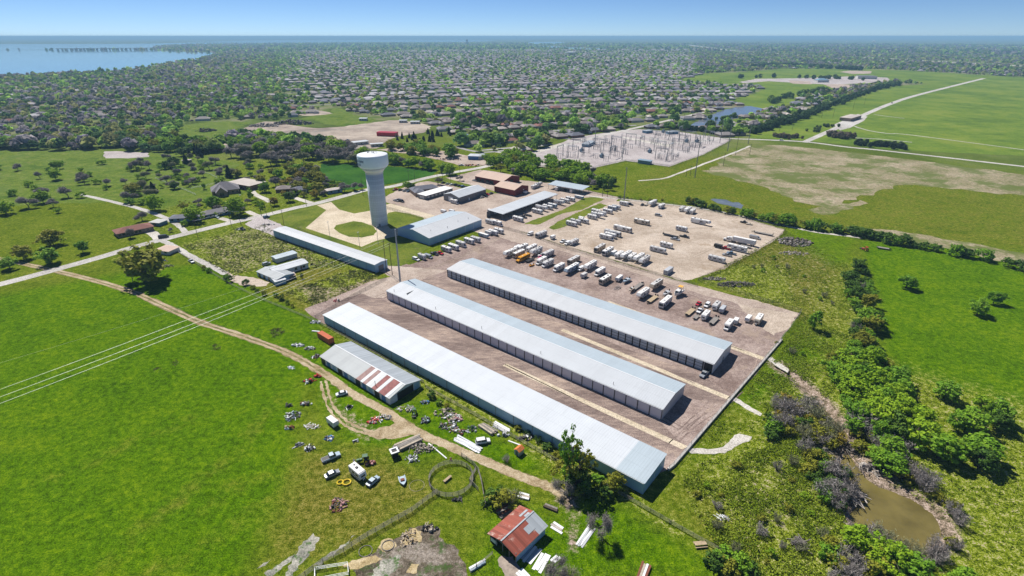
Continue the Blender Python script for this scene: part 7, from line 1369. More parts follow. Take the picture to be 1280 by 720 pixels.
# ================================================================== heaps, scrap and farmyard things
ROCK = []
for k in range(4):
    m_ = MB(); n = 7; rr = random.Random(k); vs = [(math.cos(i * 6.283 / n) * rr.uniform(.35, .6), math.sin(i * 6.283 / n) * rr.uniform(.35, .6), 0) for i in range(n)] + [(math.cos(i * 6.283 / n) * rr.uniform(.2, .45), math.sin(i * 6.283 / n) * rr.uniform(.2, .45), rr.uniform(.25, .5)) for i in range(n)]
    ROCK.append((vs, [(i, (i + 1) % n, n + (i + 1) % n, n + i) for i in range(n)] + [tuple(range(n, 2 * n))]))
def heap(name, px, rx, ry, h, n, mats, label, cat='pile', rz=0.0, piece=(.5, 1.3), planks=.4):
    """a tangle of many small pieces, built as one pile"""
    P = at(*px); mb = MB(); mb.cur = 0
    for i in range(n):
        a = random.uniform(0, 6.283); q = math.sqrt(random.random()); x = rx * q * math.cos(a); y = ry * q * math.sin(a); z = max(0, h * (1 - q * q) * random.random()); mb.cur = random.randrange(len(mats)); s_ = random.uniform(*piece)
        if random.random() < planks:
            t = random.uniform(0, 3.14); ln = s_ * random.uniform(1.2, 2.6); dz = random.uniform(-.3, .3) * h
            p = Vector((x, y, z + .12)); d = Vector((math.cos(t) * ln / 2, math.sin(t) * ln / 2, dz)); lo = min(p.z + d.z, p.z - d.z)
            if lo < .05: p.z += .05 - lo
            mb.tube(p - d, p + d, random.uniform(.05, .16), None, 4)
        else:
            vs, fs = ROCK[i % 4]; t = random.uniform(0, 6.28); c, s2 = math.cos(t), math.sin(t)
            mb.add([(x + (v[0] * c - v[1] * s2) * s_, y + (v[0] * s2 + v[1] * c) * s_, z + v[2] * s_) for v in vs], fs)
    o = build(mb, name, mats, None, (P.x, P.y, 0), rz); return tag(o, label, cat)
J = ['dark_metal', 'white_paint', 'rust_brown', 'weathered_wood', 'steel_grey']
heap('scrap_heap', (366, 520.5), 2.6, 2.6, 1.2, 60, ['steel_grey', 'white_paint', 'dark_metal', 'car_pale_blue'], 'silvery scrap heap, largest pile at the pasture edge', piece=(.4, 1.0)); heap('scrap_heap', (361, 507), 1.6, 1.2, .8, 18, ['dark_metal', 'black_metal'], 'small dark scrap heap above the silvery one', piece=(.4, .9)); heap('scrap_heap', (363, 535), 2.0, .8, .8, 14, ['rust_brown', 'tan_deck', 'car_pale_blue'], 'low rust coloured scrap heap below the silvery one'); heap('scrap_heap', (382, 505), 2.4, 1.0, .7, 22, J, 'strung out dark and white scrap above the felled sticks'); heap('stick_pile', (391, 533), 3.0, 1.2, .5, 26, ['white_paint', 'pale_wood'], 'loose pile of pale sticks on the pasture', planks=.95, piece=(.6, 1.5))
heap('scrap_heap', (374, 557), 1.4, 1.0, .9, 14, ['dark_metal', 'steel_grey'], 'small dark heap, left one of two below the sticks'); heap('scrap_heap', (387, 561), 2.0, 1.4, 1.0, 26, ['black_metal', 'dark_metal', 'white_paint'], 'larger dark heap, right one of two below the sticks'); heap('scrap_heap', (412, 548.5), 1.6, 1.2, .8, 18, ['blue_plastic', 'pale_wood', 'dark_metal', 'white_paint'], 'little heap with blue plastic below the white box trailer'); heap('scrap_heap', (444, 552), .9, .7, .6, 9, ['black_metal', 'white_paint'], 'tiny black scrap by the curved track'); heap('scrap_heap', (437, 509.5), 1.4, 1.1, .7, 16, ['white_paint', 'black_metal', 'dark_metal'], 'black and white scrap inside the track curve')
heap('scrap_heap', (468, 526), 2.6, 1.6, .8, 34, ['pale_pink', 'red_plastic', 'white_paint'], 'red and pink rubble heap beside the farm track'); heap('scrap_heap', (479.5, 523), 2.6, 1.8, .8, 30, ['white_paint', 'pale_wood', 'steel_grey'], 'white board heap beside the farm track'); heap('scrap_heap', (464, 579), 1.7, 1.0, .6, 16, ['pale_pink', 'rust_brown'], 'pinkish scrap at the tail of the green tractor'); heap('farm_implement', (423, 631), 2.4, 2.8, .7, 40, ['pale_pink', 'rust_brown', 'dark_metal'], 'rusty pink farm implement lying alone on the grass', 'implement', planks=.7)
heap('scrap_heap', (508, 511), 3.0, 1.6, .9, 30, ['white_paint', 'pale_wood', 'steel_grey', 'weathered_wood'], 'pale rubbish heap in front of the old barn corner'); heap('scrap_heap', (530, 503.5), 2.0, 1.0, .8, 16, ['blue_plastic', 'steel_grey', 'dark_metal'], 'rubbish with blue drums behind the old barn'); heap('scrap_heap', (532.5, 526), 1.8, 1.6, 1.0, 22, ['car_pale_blue', 'black_metal', 'steel_grey'], 'grey blue machine wreck beside the track')
for px, rx, ry, n, mt, lb in [((556, 516), 4.0, 2.4, 46, ['weathered_wood', 'dark_metal', 'pale_wood'], 'broad board heap, highest in the junk field'), ((566, 523), 3.8, 2.2, 46, ['pale_pink', 'pale_wood', 'white_paint'], 'pinkish board heap in the middle of the junk field'), ((561, 533), 3.4, 1.8, 38, J, 'mixed heap at the left of the junk field'), ((574, 540), 3.2, 1.5, 34, ['white_paint', 'dark_metal', 'rust_brown'], 'mixed heap at the lower edge of the junk field'), ((590, 537), 1.8, 1.4, 20, ['tractor_green', 'dark_metal', 'steel_grey'], 'greenish machine heap right of the junk field'), ((629, 544.5), 1.8, .9, 12, ['steel_grey', 'white_paint'], 'small grey heap near the long planks'), ((657, 548), 2.6, 1.6, 26, ['dark_metal', 'white_paint', 'weathered_wood'], 'dark heap by the shed fence above the small hut'), ((527, 561), 4.2, 2.4, 60, ['weathered_wood', 'rubble', 'pale_wood'], 'grey brushwood heap above the round pen'), ((517, 574), 2.6, 1.4, 26, ['white_paint', 'steel_grey'], 'white rubble heap above the round pen')]: heap('scrap_heap', px, rx, ry, .9, n, mt, lb)
def stack(name, px, ends, n, wd, th, mats, label, cat, h0=.15):
    a, b = at(*ends[0]), at(*ends[1]); d = b - a; L = d.length; mb = MB()
    for i in range(n): mb.cur = i % len(mats); mb.box(L / 2 + random.uniform(-.3, .3), (i % 4 - 1.5) * wd, h0 * 0 + .02 + (i // 4) * (th + .01), L * random.uniform(.8, 1), wd * .9, th, random.uniform(-.04, .04))
    return tag(build(mb, name, mats, None, (a.x, a.y, 0), math.atan2(d.y, d.x)), label, cat)
stack('timber_stack', 0, ((494, 563), (527, 548)), 12, .8, .35, ['weathered_wood', 'grey_deck', 'pale_wood'], 'stack of long weathered timbers beside the track', 'timber stack'); stack('roof_sheets', 0, ((569, 547), (602, 564.5)), 8, .7, .16, ['white_paint', 'galvanised'], 'long pale roof sheets lying along the track', 'metal sheets'); stack('timber_stack', 0, ((601, 531.5), (619, 543)), 10, .7, .3, ['pale_wood', 'weathered_wood'], 'stack of pale timbers by the shed fence', 'timber stack'); stack('roof_sheets', 0, ((616, 529), (636, 540)), 4, .7, .12, ['white_paint'], 'white sheets beside the pale timbers', 'metal sheets'); stack('white_pole', 0, ((537, 553), (561, 573)), 1, .4, .25, ['white_paint'], 'long white pole lying towards the round pen', 'pole'); stack('roof_sheets', 0, ((723, 684), (740, 659)), 4, .55, .14, ['galvanised', 'white_paint'], 'two long white sheets on the grass by the bare tree', 'metal sheets'); stack('white_pole', 0, ((635, 549), (652, 555)), 1, .5, .2, ['white_paint'], 'short white beam near the small hut', 'beam')
stack('roof_sheets', 0, ((656, 704), (671, 684)), 5, .8, .08, ['white_paint', 'galvanised'], 'fallen white sheets beside the rusty barn, nearest the wall', 'metal sheets'); stack('roof_sheets', 0, ((668, 714), (681, 691)), 3, .9, .08, ['white_paint'], 'fallen white sheets beside the rusty barn, farther from the wall', 'metal sheets'); stack('roof_sheets', 0, ((650, 712), (662, 724)), 3, .8, .08, ['white_paint'], 'fallen white sheets at the bottom of the rusty barn', 'metal sheets'); stack('roof_sheets', 0, ((687, 700), (697, 692)), 2, .8, .08, ['white_paint'], 'single white sheet on the grass right of the barn', 'metal sheet'); stack('roof_sheets', 0, ((690, 654), (705, 663)), 3, .8, .14, ['white_paint', 'rock_pale'], 'pale folded sheet lying under the track end', 'metal sheet'); stack('feed_trough', 0, ((584, 712), (606, 699.5)), 2, .6, .5, ['car_pale_blue', 'white_paint'], 'long blue white trough beside the plank fence', 'trough'); stack('timber_stack', 0, ((800, 728), (808, 706)), 8, .6, .3, ['pale_wood', 'rust_brown', 'white_paint'], 'stack of red and white timbers at the bottom edge', 'timber stack')
stack('log', 0, ((681, 630), (700, 637)), 2, .7, .5, ['bark', 'weathered_wood'], 'fallen log by the end of the track', 'log'); stack('log', 0, ((648, 618), (663, 622)), 3, .7, .5, ['white_paint', 'pale_wood'], 'white drums lying behind the rusty barn', 'drums'); stack('flat_cart', 0, ((622, 645), (640, 634)), 4, .8, .5, ['weathered_wood', 'rust_brown'], 'old wooden cart bed behind the rusty barn', 'cart'); stack('white_board', 0, ((398, 416), (388, 415.2)), 1, .6, .3, ['white_paint'], 'white board beside the orange container', 'board')
heap('scrap_heap', (372, 432), 2.8, 1.2, .5, 26, ['white_paint', 'steel_grey'], 'pale flattened scrap left of the orange container'); heap('scrap_heap', (387, 436), 2.6, 1.2, .6, 26, ['white_paint', 'weathered_wood', 'steel_grey'], 'pale scrap just below the orange container'); heap('scrap_heap', (396, 446), 2.2, 1.2, .7, 26, J, 'mixed scrap at the top corner of the old barn'); heap('scrap_heap', (365.5, 460), 1.4, .8, .5, 12, ['white_paint', 'car_pale_blue'], 'small white scrap on the near side of the track'); heap('scrap_heap', (386, 477), 2.2, 1.4, 1.0, 26, ['black_metal', 'white_paint', 'dark_metal', 'red_plastic'], 'black scrap with red bits where the tracks divide'); heap('scrap_heap', (397, 471), 1.6, 1.0, .7, 16, ['rust_brown', 'red_plastic', 'dark_metal'], 'red brown scrap beside the track fork'); heap('scrap_heap', (394, 403), 2.6, 1.4, .6, 24, ['white_paint', 'steel_grey'], 'white rubble at the far corner of the front shed')
heap('scrap_heap', (421, 376.5), 1.4, 1.0, 1.2, 14, ['car_red', 'black_metal', 'white_paint'], 'red and black machine at the yard entrance fence'); heap('scrap_heap', (299, 287), 2.8, 1.5, .8, 24, ['white_paint', 'steel_grey', 'black_metal'], 'white junk at the scrub edge'); heap('scrap_heap', (199, 327), 5, 2.5, 1.4, 60, ['pale_wood', 'orange_tin', 'white_paint', 'weathered_wood', 'tarp_blue'], 'tawny rubbish heap around the cabin'); heap('scrap_heap', (208, 333), 4, 1.5, 1.0, 26, ['weathered_wood', 'grey_deck', 'dark_metal'], 'grey rubbish heap below the cabin'); heap('scrap_heap', (336, 281), 5, 2, .8, 36, ['rubble', 'dark_metal', 'white_paint'], 'rubbish along the gravel mouth of the yard'); heap('scrap_heap', (300, 244), 1, 1, .6, 4, ['white_paint'], 'pale garden clutter beside the brick house')
heap('spoil_heap', (993, 303), 11, 8, 2.4, 260, ['rubble', 'weathered_wood', 'rock_pale', 'bark'], 'large brown and grey rubble heap beyond the upper lot', piece=(.7, 2.0)); heap('spoil_heap', (992, 317), 9, 3, 1.0, 90, ['rock_pale', 'rubble'], 'pale rubble apron at the foot of the large heap', piece=(.5, 1.3)); heap('brush_heap', (920, 356), 10, 3, 1.6, 170, ['bark_grey', 'weathered_wood', 'dark_metal'], 'grey brushwood heap beside the lane corner', planks=.8, piece=(.7, 1.8)); heap('brush_heap', (893, 349), 6, 2, 1.0, 90, ['rock_pale', 'bark_grey', 'weathered_wood'], 'pale rubble along the lane corner fence'); heap('driftwood', (1062, 617), 4, 3, 1.2, 70, ['bark_grey', 'weathered_wood', 'rock_pale'], 'tangle of bleached driftwood on the pond bank', planks=.95, piece=(1, 2.6)); heap('driftwood', (1045, 558), 7, 4, 1.2, 110, ['bark_grey', 'weathered_wood', 'bark'], 'brown flood debris at the head of the pond', planks=.9, piece=(.8, 2.2)); heap('driftwood', (1098, 588), 6, 3, .8, 60, ['bark_grey', 'rock_pale'], 'bleached branches on the far pond bank', planks=.9, piece=(.8, 2.4)); heap('brush_heap', (1000, 682), 2.4, 2.2, 1.2, 50, ['bark_grey', 'weathered_wood'], 'grey brush heap in the rough grass above the corner', planks=.95, piece=(.7, 1.6)); heap('brush_heap', (904, 648), 1.4, .8, .5, 16, ['bark_grey', 'white_paint'], 'small bleached log pile in the rough grass', planks=.95)
heap('spoil_heap', (395, 179), 9, 6, 3.5, 80, ['rubble', 'rock_pale'], 'cone of gravel on the quarry floor', planks=0, piece=(1, 2.4)); heap('spoil_heap', (367, 155), 30, 9, 6, 160, ['rubble', 'dark_metal', 'bark_grey'], 'long dark spoil bank at the top of the quarry', planks=.1, piece=(2, 5)); heap('spoil_heap', (330, 158), 22, 8, 4, 110, ['rubble', 'rock_pale'], 'grey spoil bank at the left of the quarry', planks=.1, piece=(2, 4)); heap('brush_heap', (257, 164), 14, 9, 4, 90, ['bark', 'dark_metal', 'bark_grey'], 'dark brush pile on the far bright meadow', planks=.4, piece=(1.5, 4)); heap('scrap_heap', (562, 199.5), 14, 4, 1.6, 50, ['dark_metal', 'rust_brown', 'steel_grey'], 'row of machine parts on the ground before the blue store', piece=(.8, 2)); heap('scrap_heap', (590, 207), 14, 3, 1.6, 40, ['rust_brown', 'orange_tin', 'dark_metal'], 'rusty parts along the road before the blue store', piece=(.8, 2)); heap('straw_mound', (511, 673), 2.4, 3.0, .9, 60, ['tan_deck', 'pale_wood'], 'trampled straw mound in the muddy pen', planks=.3, piece=(.3, .9)); heap('scrap_heap', (537, 661), 2.0, 1.2, .9, 20, ['black_metal', 'weathered_wood', 'pale_wood'], 'dark feeder wreck in the muddy pen'); heap('scrap_heap', (572, 624.5), 1.8, .7, .6, 12, ['black_metal', 'dark_metal'], 'black scrap below the round pen')
# round things and small objects
def ring(name, px, r, t, mat, label, cat):
    P = at(*px); mb = MB(); n = 18
    for i in range(n):
        a, b = 2 * math.pi * i / n, 2 * math.pi * (i + 1) / n; mb.tube((r * math.cos(a), r * math.sin(a), t), (r * math.cos(b), r * math.sin(b), t), t, None, 5, False)
    return tag(build(mb, name, mat, None, (P.x, P.y, 0)), label, cat)
ring('plastic_ring', (425.5, 603.5), .9, .22, 'yellow_plastic', 'yellow ring on the grass, left one of two', 'ring'); ring('plastic_ring', (433.5, 603.5), 1.15, .25, 'yellow_plastic', 'yellow ring on the grass, right one of two', 'ring'); ring('hay_feeder', (485, 682), 1.6, .12, 'weathered_wood', 'round hay feeder on straw in the muddy pen', 'feeder'); ring('hay_feeder', (457, 689), 1.7, .1, 'weathered_wood', 'round feeder full of grass by the board fence', 'feeder'); ring('garden_hose', (521, 607), 2.2, .05, 'pale_wood', 'pale hose ring left of the round pen', 'hose')
o = empty('open_crate', at(493.5, 570), .5); build(MB().box(0, 0, 0, 2.0, 2.0, 2.1), 'box', 'black_metal', o); build(MB().box(0, 1.05, 2.1, 2.6, .5, .25).box(0, -1.05, 2.1, 2.6, .5, .25).box(1.05, 0, 2.1, .5, 1.58, .25).box(-1.05, 0, 2.1, .5, 1.58, .25), 'rim', 'white_paint', o); tag(o, 'tall black crate with a white square rim on the grass', 'crate')
o = empty('small_boat', at(503.5, 602.5), -1.2, (.62, .8, .7)); link('hull', hull(6.4, 2.6, 1.0).mesh('hull'), 'car_pale_blue', o); build(MB().box(-.4, 0, .75, 1.4, 1.4, .5), 'seat', 'rust_brown', o); tag(o, 'little pale blue boat stranded left of the round pen', 'boat')
o = empty('small_hut', at(649, 571), WA); w = MB(); gable_walls(w, 2.4, 2.0, 1.9, 2.5); build(w, 'wall', 'wall_grey', o); r = MB(); panel_x(r, -.2, 2.6, -.2, 1.85, 1, 2.6, .06); panel_x(r, -.2, 2.6, 1.01, 2.598, 2.2, 1.85, .06); build(r, 'roof', 'orange_tin', o); build(MB().box(-.04, 1, 0, .06, .9, 1.6), 'door', 'wall_dark', o); tag(o, 'small hut with rusty orange roof beside the track', 'hut')
o = empty('trestle', at(561, 601), .9); build(MB().box(0, .5, .55, 3.0, .8, .12), 'top', 'tan_deck', o)
for x in (-1.2, 1.2): build(MB().tube((x, .1, 0), (x, .5, .56), .08, None, 5).tube((x, .9, 0), (x, .5, .56), .08, None, 5), 'leg', 'weathered_wood', o)
tag(o, 'timber trestle standing inside the round pen', 'trestle')
o = empty('picnic_bench', at(875, 682), .1); build(MB().box(0, 0, .8, 3.2, 1.0, .1), 'top', 'tan_deck', o)
for y in (-.8, .8): build(MB().box(0, y, .42, 3.2, .35, .08), 'seat', 'tan_deck', o)
for x in (-1.2, 1.2): build(MB().box(x, 0, .05, .12, 1.7, .36).box(x, 0, .4, .12, .5, .42), 'leg', 'weathered_wood', o)
tag(o, 'wooden bench table on the mown grass near the rough', 'bench')
o = empty('wood_post', at(595, 710), 0); build(MB().tube((0, 0, 0), (.2, 0, 3.2), .1, .06, 6), 'shaft', 'bark', o); tag(o, 'dark leaning stake left of the rusty barn', 'stake')
o = empty('red_drum', at(563.5, 575), 0); build(MB().lathe([(.3, 0), (.32, .05), (.3, .45), (.32, .5), (.3, .9), (.28, .92)], 12), 'barrel', 'red_plastic', o); build(MB().lathe([(.27, .93), (.05, .95)], 12), 'lid', 'dark_metal', o); tag(o, 'bright red drum at the top of the round pen', 'drum')
# causeway far across the lake
o = empty('causeway', at(70, 62.2), 0); a, b = at(70, 63.2), at(196, 62.2); d = b - a; o.location = (a.x, a.y, 0); o.rotation_euler.z = math.atan2(d.y, d.x)
build(MB().box(d.length / 2, 0, 14, d.length, 26, 5), 'deck', 'concrete', o); pm = MB().box(0, 0, 0, 12, 20, 13.9).mesh('pier')
for i in range(24): link('pier', pm, 'concrete', o, (d.length * (i + .5) / 24, 0, 0))
tag(o, 'long low causeway bridge crossing the lake', 'bridge')
for px, py, h, lb in [(583.8, 55.5, 70, 'lone dark tower block by the far lake shore'), (646, 49.2, 90, 'far block on the horizon left of the small lakes')]:
    P = at(px, py); build(MB().box(0, 0, 0, 30, 30, h), 'tower_block', 'wall_dark', None, (P.x, P.y, 0)); tag(COL.objects[-1], lb, 'building')
for i, (px, py, h, r) in enumerate([(975.5, 54, 55, 20), (1058, 55.5, 45, 18), (1091.5, 56.5, 60, 22), (443, 47.6, 110, 60), (713, 69.5, 25, 35)]):
    P = at(px, py); o = empty('distant_tank', P); build(MB().lathe([(r * .3, 0), (r * .25, h * .55)], 10), 'shaft', 'white_paint', o); build(MB().lathe([(r * .3, h * .55), (r, h * .7), (r, h * .9), (r * .2, h)], 14), 'tank', 'white_paint', o); tag(o, f'tiny white tank on the far plain, {ordinal([1, 0, 0, 0, 0].index(0) and i + 1)} one listed' if False else ['tiny white tank on the right horizon, leftmost of three', 'tiny white tank on the right horizon, middle of three', 'tiny white tank on the right horizon, rightmost of three', 'white dome on the horizon beyond the lake', 'white dome among the far houses below the small lakes'][i], 'tank')
# ================================================================== the town and the woods beyond, to the horizon
def px_of(x, y): 
    d = y * CP + H * SP; yc = y * SP - H * CP
    return 640 + F * x / d, 360 - F * yc / d
EXCL = [LK[0], LK[1], LK[2], LK[3], LK[4],
    [(215, 184), (222, 166), (228, 155), (250, 151), (320, 150), (345, 150), (372, 148), (388, 143), (412, 133), (428, 134), (445, 142), (500, 148), (545, 157), (560, 166), (570, 180), (612, 200), (600, 210), (560, 214), (470, 205), (460, 190), (440, 186), (392, 178), (300, 172), (250, 185)],
    [(658, 210), (640, 200), (700, 176), (740, 168), (800, 160), (850, 163), (915, 172), (1010, 174), (1125, 186), (1500, 210), (1500, 360), (700, 330), (560, 260), (560, 214), (620, 205)],
    [(936, 172), (945, 160), (1000, 140), (1060, 122), (1115, 106), (1500, 95), (1500, 220), (1010, 178)],
    [(856, 160), (872, 150), (905, 136), (938, 130), (962, 136), (925, 150), (892, 160)],
    [(846, 102), (880, 92), (930, 89), (980, 86), (1060, 86), (1130, 88), (1400, 104), (1400, 122), (1120, 102), (1060, 110), (1010, 118), (990, 130), (960, 138), (930, 132), (905, 127), (940, 118), (955, 108)]]
def masks(x, y):
    px, py = px_of(x, y); ok = (py > 44) & (px > -120) & (px < 1400)
    for e in EXCL: ok &= ~inside(e, px, py)
    rd = np.array([tuple(at(*p)[:2]) for p in [(605, 208.5), (640, 198.5), (669, 190.6), (705, 181.5), (740, 172.5), (778, 163.5), (820, 154), (880, 140)]]); ok &= seg_dist(rd, x, y) > 9
    hw = np.array([tuple(at(*p)[:2]) for p in [(860, 56.3), (884, 59.5), (912, 63), (945, 65.8), (965, 66.6), (1000, 69), (1060, 71.3), (1120, 74), (1300, 84)]]); ok &= seg_dist(hw, x, y) > 110
    ok &= ~((py > 190) & (px > 150)); ok &= ~((py > 188) & (px < 160))
    return ok, px, py
def density(px, py):
    """share of built-up land: woods to the left by the lake and to the far right, houses in the middle"""
    h = np.clip((px - 300) / 140, 0, 1) * np.clip((1010 - px + (py - 90) * 2.0) / 120, 0, 1); h = np.maximum(h, 0.10)
    h = np.where((px < 330) & (py > 110), 0.22, h); h = np.where((px > 870) & (py < 92), 0.08, h); h = np.where(py < 60, h * 0.6, h)
    return h
# houses on curving streets
HS = []; TR = []
def district(x, y): return 0.35 * np.sin(x * 0.0011 + 0.8) + 0.4 * np.sin(y * 0.0013 + x * 0.0006) - 0.25
ys = []; 
Y = 560.0
rngh = np.random.default_rng(11)
rows = []
for k in range(140):
    base = 520 + k * 46.0
    if base > 5600: break
    step = 21 if base < 2600 else 30
    xs = np.arange(-base * 1.1 - 200, base * 1.1 + 200, step) + rngh.uniform(-4, 4)
    xs = xs + rngh.uniform(-3, 3, len(xs))
    yy = base + 60 * np.sin(xs * 0.0042 + k * 0.08) + 0.22 * xs + (8.5 if k % 2 else -8.5)
    slope = np.arctan(60 * 0.0042 * np.cos(xs * 0.0042 + k * 0.08) + 0.22)
    rows.append(np.stack([xs, yy + rngh.uniform(-3, 3, len(xs)), slope + rngh.choice([0, 0, math.pi / 2], len(xs)) * 0 + rngh.uniform(-.12, .12, len(xs))], 1))
hs = np.concatenate(rows)
ok, px, py = masks(hs[:, 0], hs[:, 1]); cl = 0.5 + 0.5 * np.sin(hs[:, 0] * 0.006 + 1.0) * np.sin(hs[:, 1] * 0.005)
keep = ok & (rngh.random(len(hs)) < density(px, py) * (0.95 + 0.3 * cl)); hs = hs[keep]; px = px[keep]; py = py[keep]
dist = np.hypot(hs[:, 0], hs[:, 1]); order = np.argsort(dist); hs = hs[order]; px = px[order]; py = py[order]; dist = dist[order]
# streets between the rows of houses
mb = MB()
for k in range(0, 60, 2):
    base = 520 + (k + .5) * 46.0; xs = np.arange(-base, base, 24.0); yy = base + 60 * np.sin(xs * 0.0042 + k * 0.08) + 0.22 * xs - 23 + 23
    ok2, p2, q2 = masks(xs, yy); de = density(p2, q2)
    for i in range(len(xs) - 1):
        if ok2[i] and ok2[i + 1] and de[i] > .3: mb.face([(xs[i], yy[i] - 3.6, .07), (xs[i + 1], yy[i + 1] - 3.6, .07), (xs[i + 1], yy[i + 1] + 3.6, .07), (xs[i], yy[i] + 3.6, .07)])
tag(build(mb, 'town_streets', 'street_pale'), kind='structure')
# the 300 nearest houses, each a thing
def house_proto(L, Wd, wing):
    he, hr = 3.0, 3.0 + Wd * .26; w = MB().box(0, 0, 0, L, Wd, he)
    if wing: w.box(L * .28, -Wd * .5 - 2.99, 0, L * .36, 6, he - .01)
    r = MB(); o_ = .6; q = Wd / 2
    r.add([(-L / 2 - o_, -q - o_, he), (L / 2 + o_, -q - o_, he), (L / 2 + o_, q + o_, he), (-L / 2 - o_, q + o_, he), (-L / 2 + q, 0, hr), (L / 2 - q, 0, hr)], [(0, 1, 5, 4), (1, 2, 5), (2, 3, 4, 5), (3, 0, 4)])
    if wing:
        c = L * .28; hw = L * .18 + o_; hr2 = he + hw * .5
        r.add([(c - hw, -q - 6.6, he - .02), (c + hw, -q - 6.6, he - .02), (c + hw, 0, he - .02), (c - hw, 0, he - .02), (c, -q - 3.5, hr2), (c, -q * .2, hr2)], [(0, 1, 4), (1, 2, 5, 4), (3, 0, 4, 5)])
    wi = MB().box(-L * .25, -q - .04, .9, 2.0, .08, 1.3).mesh('window'); gd = MB().box(L * .28, (-q - 6.03) if wing else (-q - .04), .05, 4.8, .08, 2.3).mesh('garage_door')
    return w.mesh('wall'), r.mesh('roof'), wi, gd
HP = [house_proto(17, 11, True), house_proto(20, 12, True), house_proto(15, 10, False), house_proto(22, 11, True)]
RF = [('shingle_grey', 'grey'), ('shingle_brown', 'brown'), ('shingle_slate', 'slate'), ('shingle_tan', 'tan'), ('shingle_grey', 'grey'), ('shingle_brown', 'brown'), ('shingle_tan', 'tan'), ('shingle_red', 'reddish'), ('flat_roof', 'pale')]
WL = ['brick_tan', 'brick_red', 'siding_pale', 'brick_tan']
NH = min(300, len(hs)); zones = {}
near = sorted(range(NH), key=lambda i: px[i]); tmp = []
for i in near:
    rf = RF[rngh.integers(len(RF))]; zn = 'at the edge of the woods' if px[i] < 330 else 'beyond the quarry' if px[i] < 560 else 'beyond the thicket' if px[i] < 700 else 'behind the substation' if px[i] < 860 else 'beside the long pond'
    tmp.append((i, rf, zn)); zones[(rf[1], zn)] = zones.get((rf[1], zn), 0) + 1
cz = {}
for i, rf, zn in tmp:
    p = HP[rngh.integers(4)]; root = empty('house', (hs[i, 0], hs[i, 1], 0), hs[i, 2] + (math.pi if rngh.random() < .5 else 0))
    link('wall', p[0], WL[rngh.integers(4)], root); link('roof', p[1], rf[0], root); link('window', p[2], 'glass_dark', root); link('garage_door', p[3], 'siding_pale', root)
    k = (rf[1], zn); cz[k] = cz.get(k, 0) + 1
    tag(root, f'{rf[1]} roofed family house {zn}' + (f', {ordinal(cz[k])} from left' if zones[k] > 1 else ''), 'house', f'family houses {zn}')
# the rest of the town as one mass
hr_ = hs[NH:]; n = len(hr_); L = rngh.uniform(13, 24, n); Wd = rngh.uniform(9, 13, n); cs, sn = np.cos(hr_[:, 2]), np.sin(hr_[:, 2])
loc = np.array([(-.5, -.5, 0), (.5, -.5, 0), (.5, .5, 0), (-.5, .5, 0), (-.55, -.56, 1), (.55, -.56, 1), (.55, .56, 1), (-.55, .56, 1), (-.22, 0, 2), (.22, 0, 2)])
v = np.zeros((n, 10, 3)); X = loc[None, :, 0] * L[:, None]; Yv = loc[None, :, 1] * Wd[:, None]
v[..., 0] = hr_[:, None, 0] + X * cs[:, None] - Yv * sn[:, None]; v[..., 1] = hr_[:, None, 1] + X * sn[:, None] + Yv * cs[:, None]; v[..., 2] = np.array([0, 0, 0, 0, 3, 3, 3, 3, 5.8, 5.8])[None]
fq = np.array([(0, 1, 5, 4), (1, 2, 6, 5), (2, 3, 7, 6), (3, 0, 4, 7), (4, 5, 9, 8), (6, 7, 8, 9), (5, 6, 9, 9), (7, 4, 8, 8)])
pal = np.array([(.16, .155, .175), (.20, .185, .19), (.13, .135, .165), (.24, .22, .225), (.19, .165, .165), (.30, .29, .30)]); rc = pal[rngh.integers(0, 6, n)] * rngh.uniform(.9, 1.45, (n, 1)); wc = np.array([(.30, .26, .23), (.22, .15, .12), (.36, .35, .34)])[rngh.integers(0, 3, n)]
# walls and roofs get their own vertices so that colours do not bleed
vw = v[:, :8].reshape(-1, 3); vr = v[:, 4:].reshape(-1, 3); o8 = np.arange(n)[:, None, None] * 8; o6 = np.arange(n)[:, None, None] * 6 + n * 8
fw = (fq[:4][None] + o8).reshape(-1, 4); f4 = (fq[4:6][None] - 4 + o6).reshape(-1, 4); t3 = (np.array([(5, 6, 9), (7, 4, 8)])[None] - 4 + o6).reshape(-1, 3)
allf = np.concatenate([fw, f4]); cols = np.concatenate([np.repeat(wc, 8, 0), np.repeat(rc, 6, 0)]); cols = np.concatenate([cols, np.ones((len(cols), 1))], 1)
me = npmesh('town_houses', np.concatenate([vw, vr]), allf, cols); 
tri = np.concatenate([t3, t3[:, 2:3]], 1)
bmv = np.concatenate([vw, vr])
o = link('town_houses', me, 'far_house'); o['kind'] = 'stuff'
me2 = npmesh('town_gables', bmv[t3].reshape(-1, 3), np.arange(t3.size).reshape(-1, 3), cols[t3].reshape(-1, 4))
import bmesh
bm = bmesh.new(); bm.from_mesh(me); bm.from_mesh(me2); bm.to_mesh(me); bm.free(); bpy.data.meshes.remove(me2)
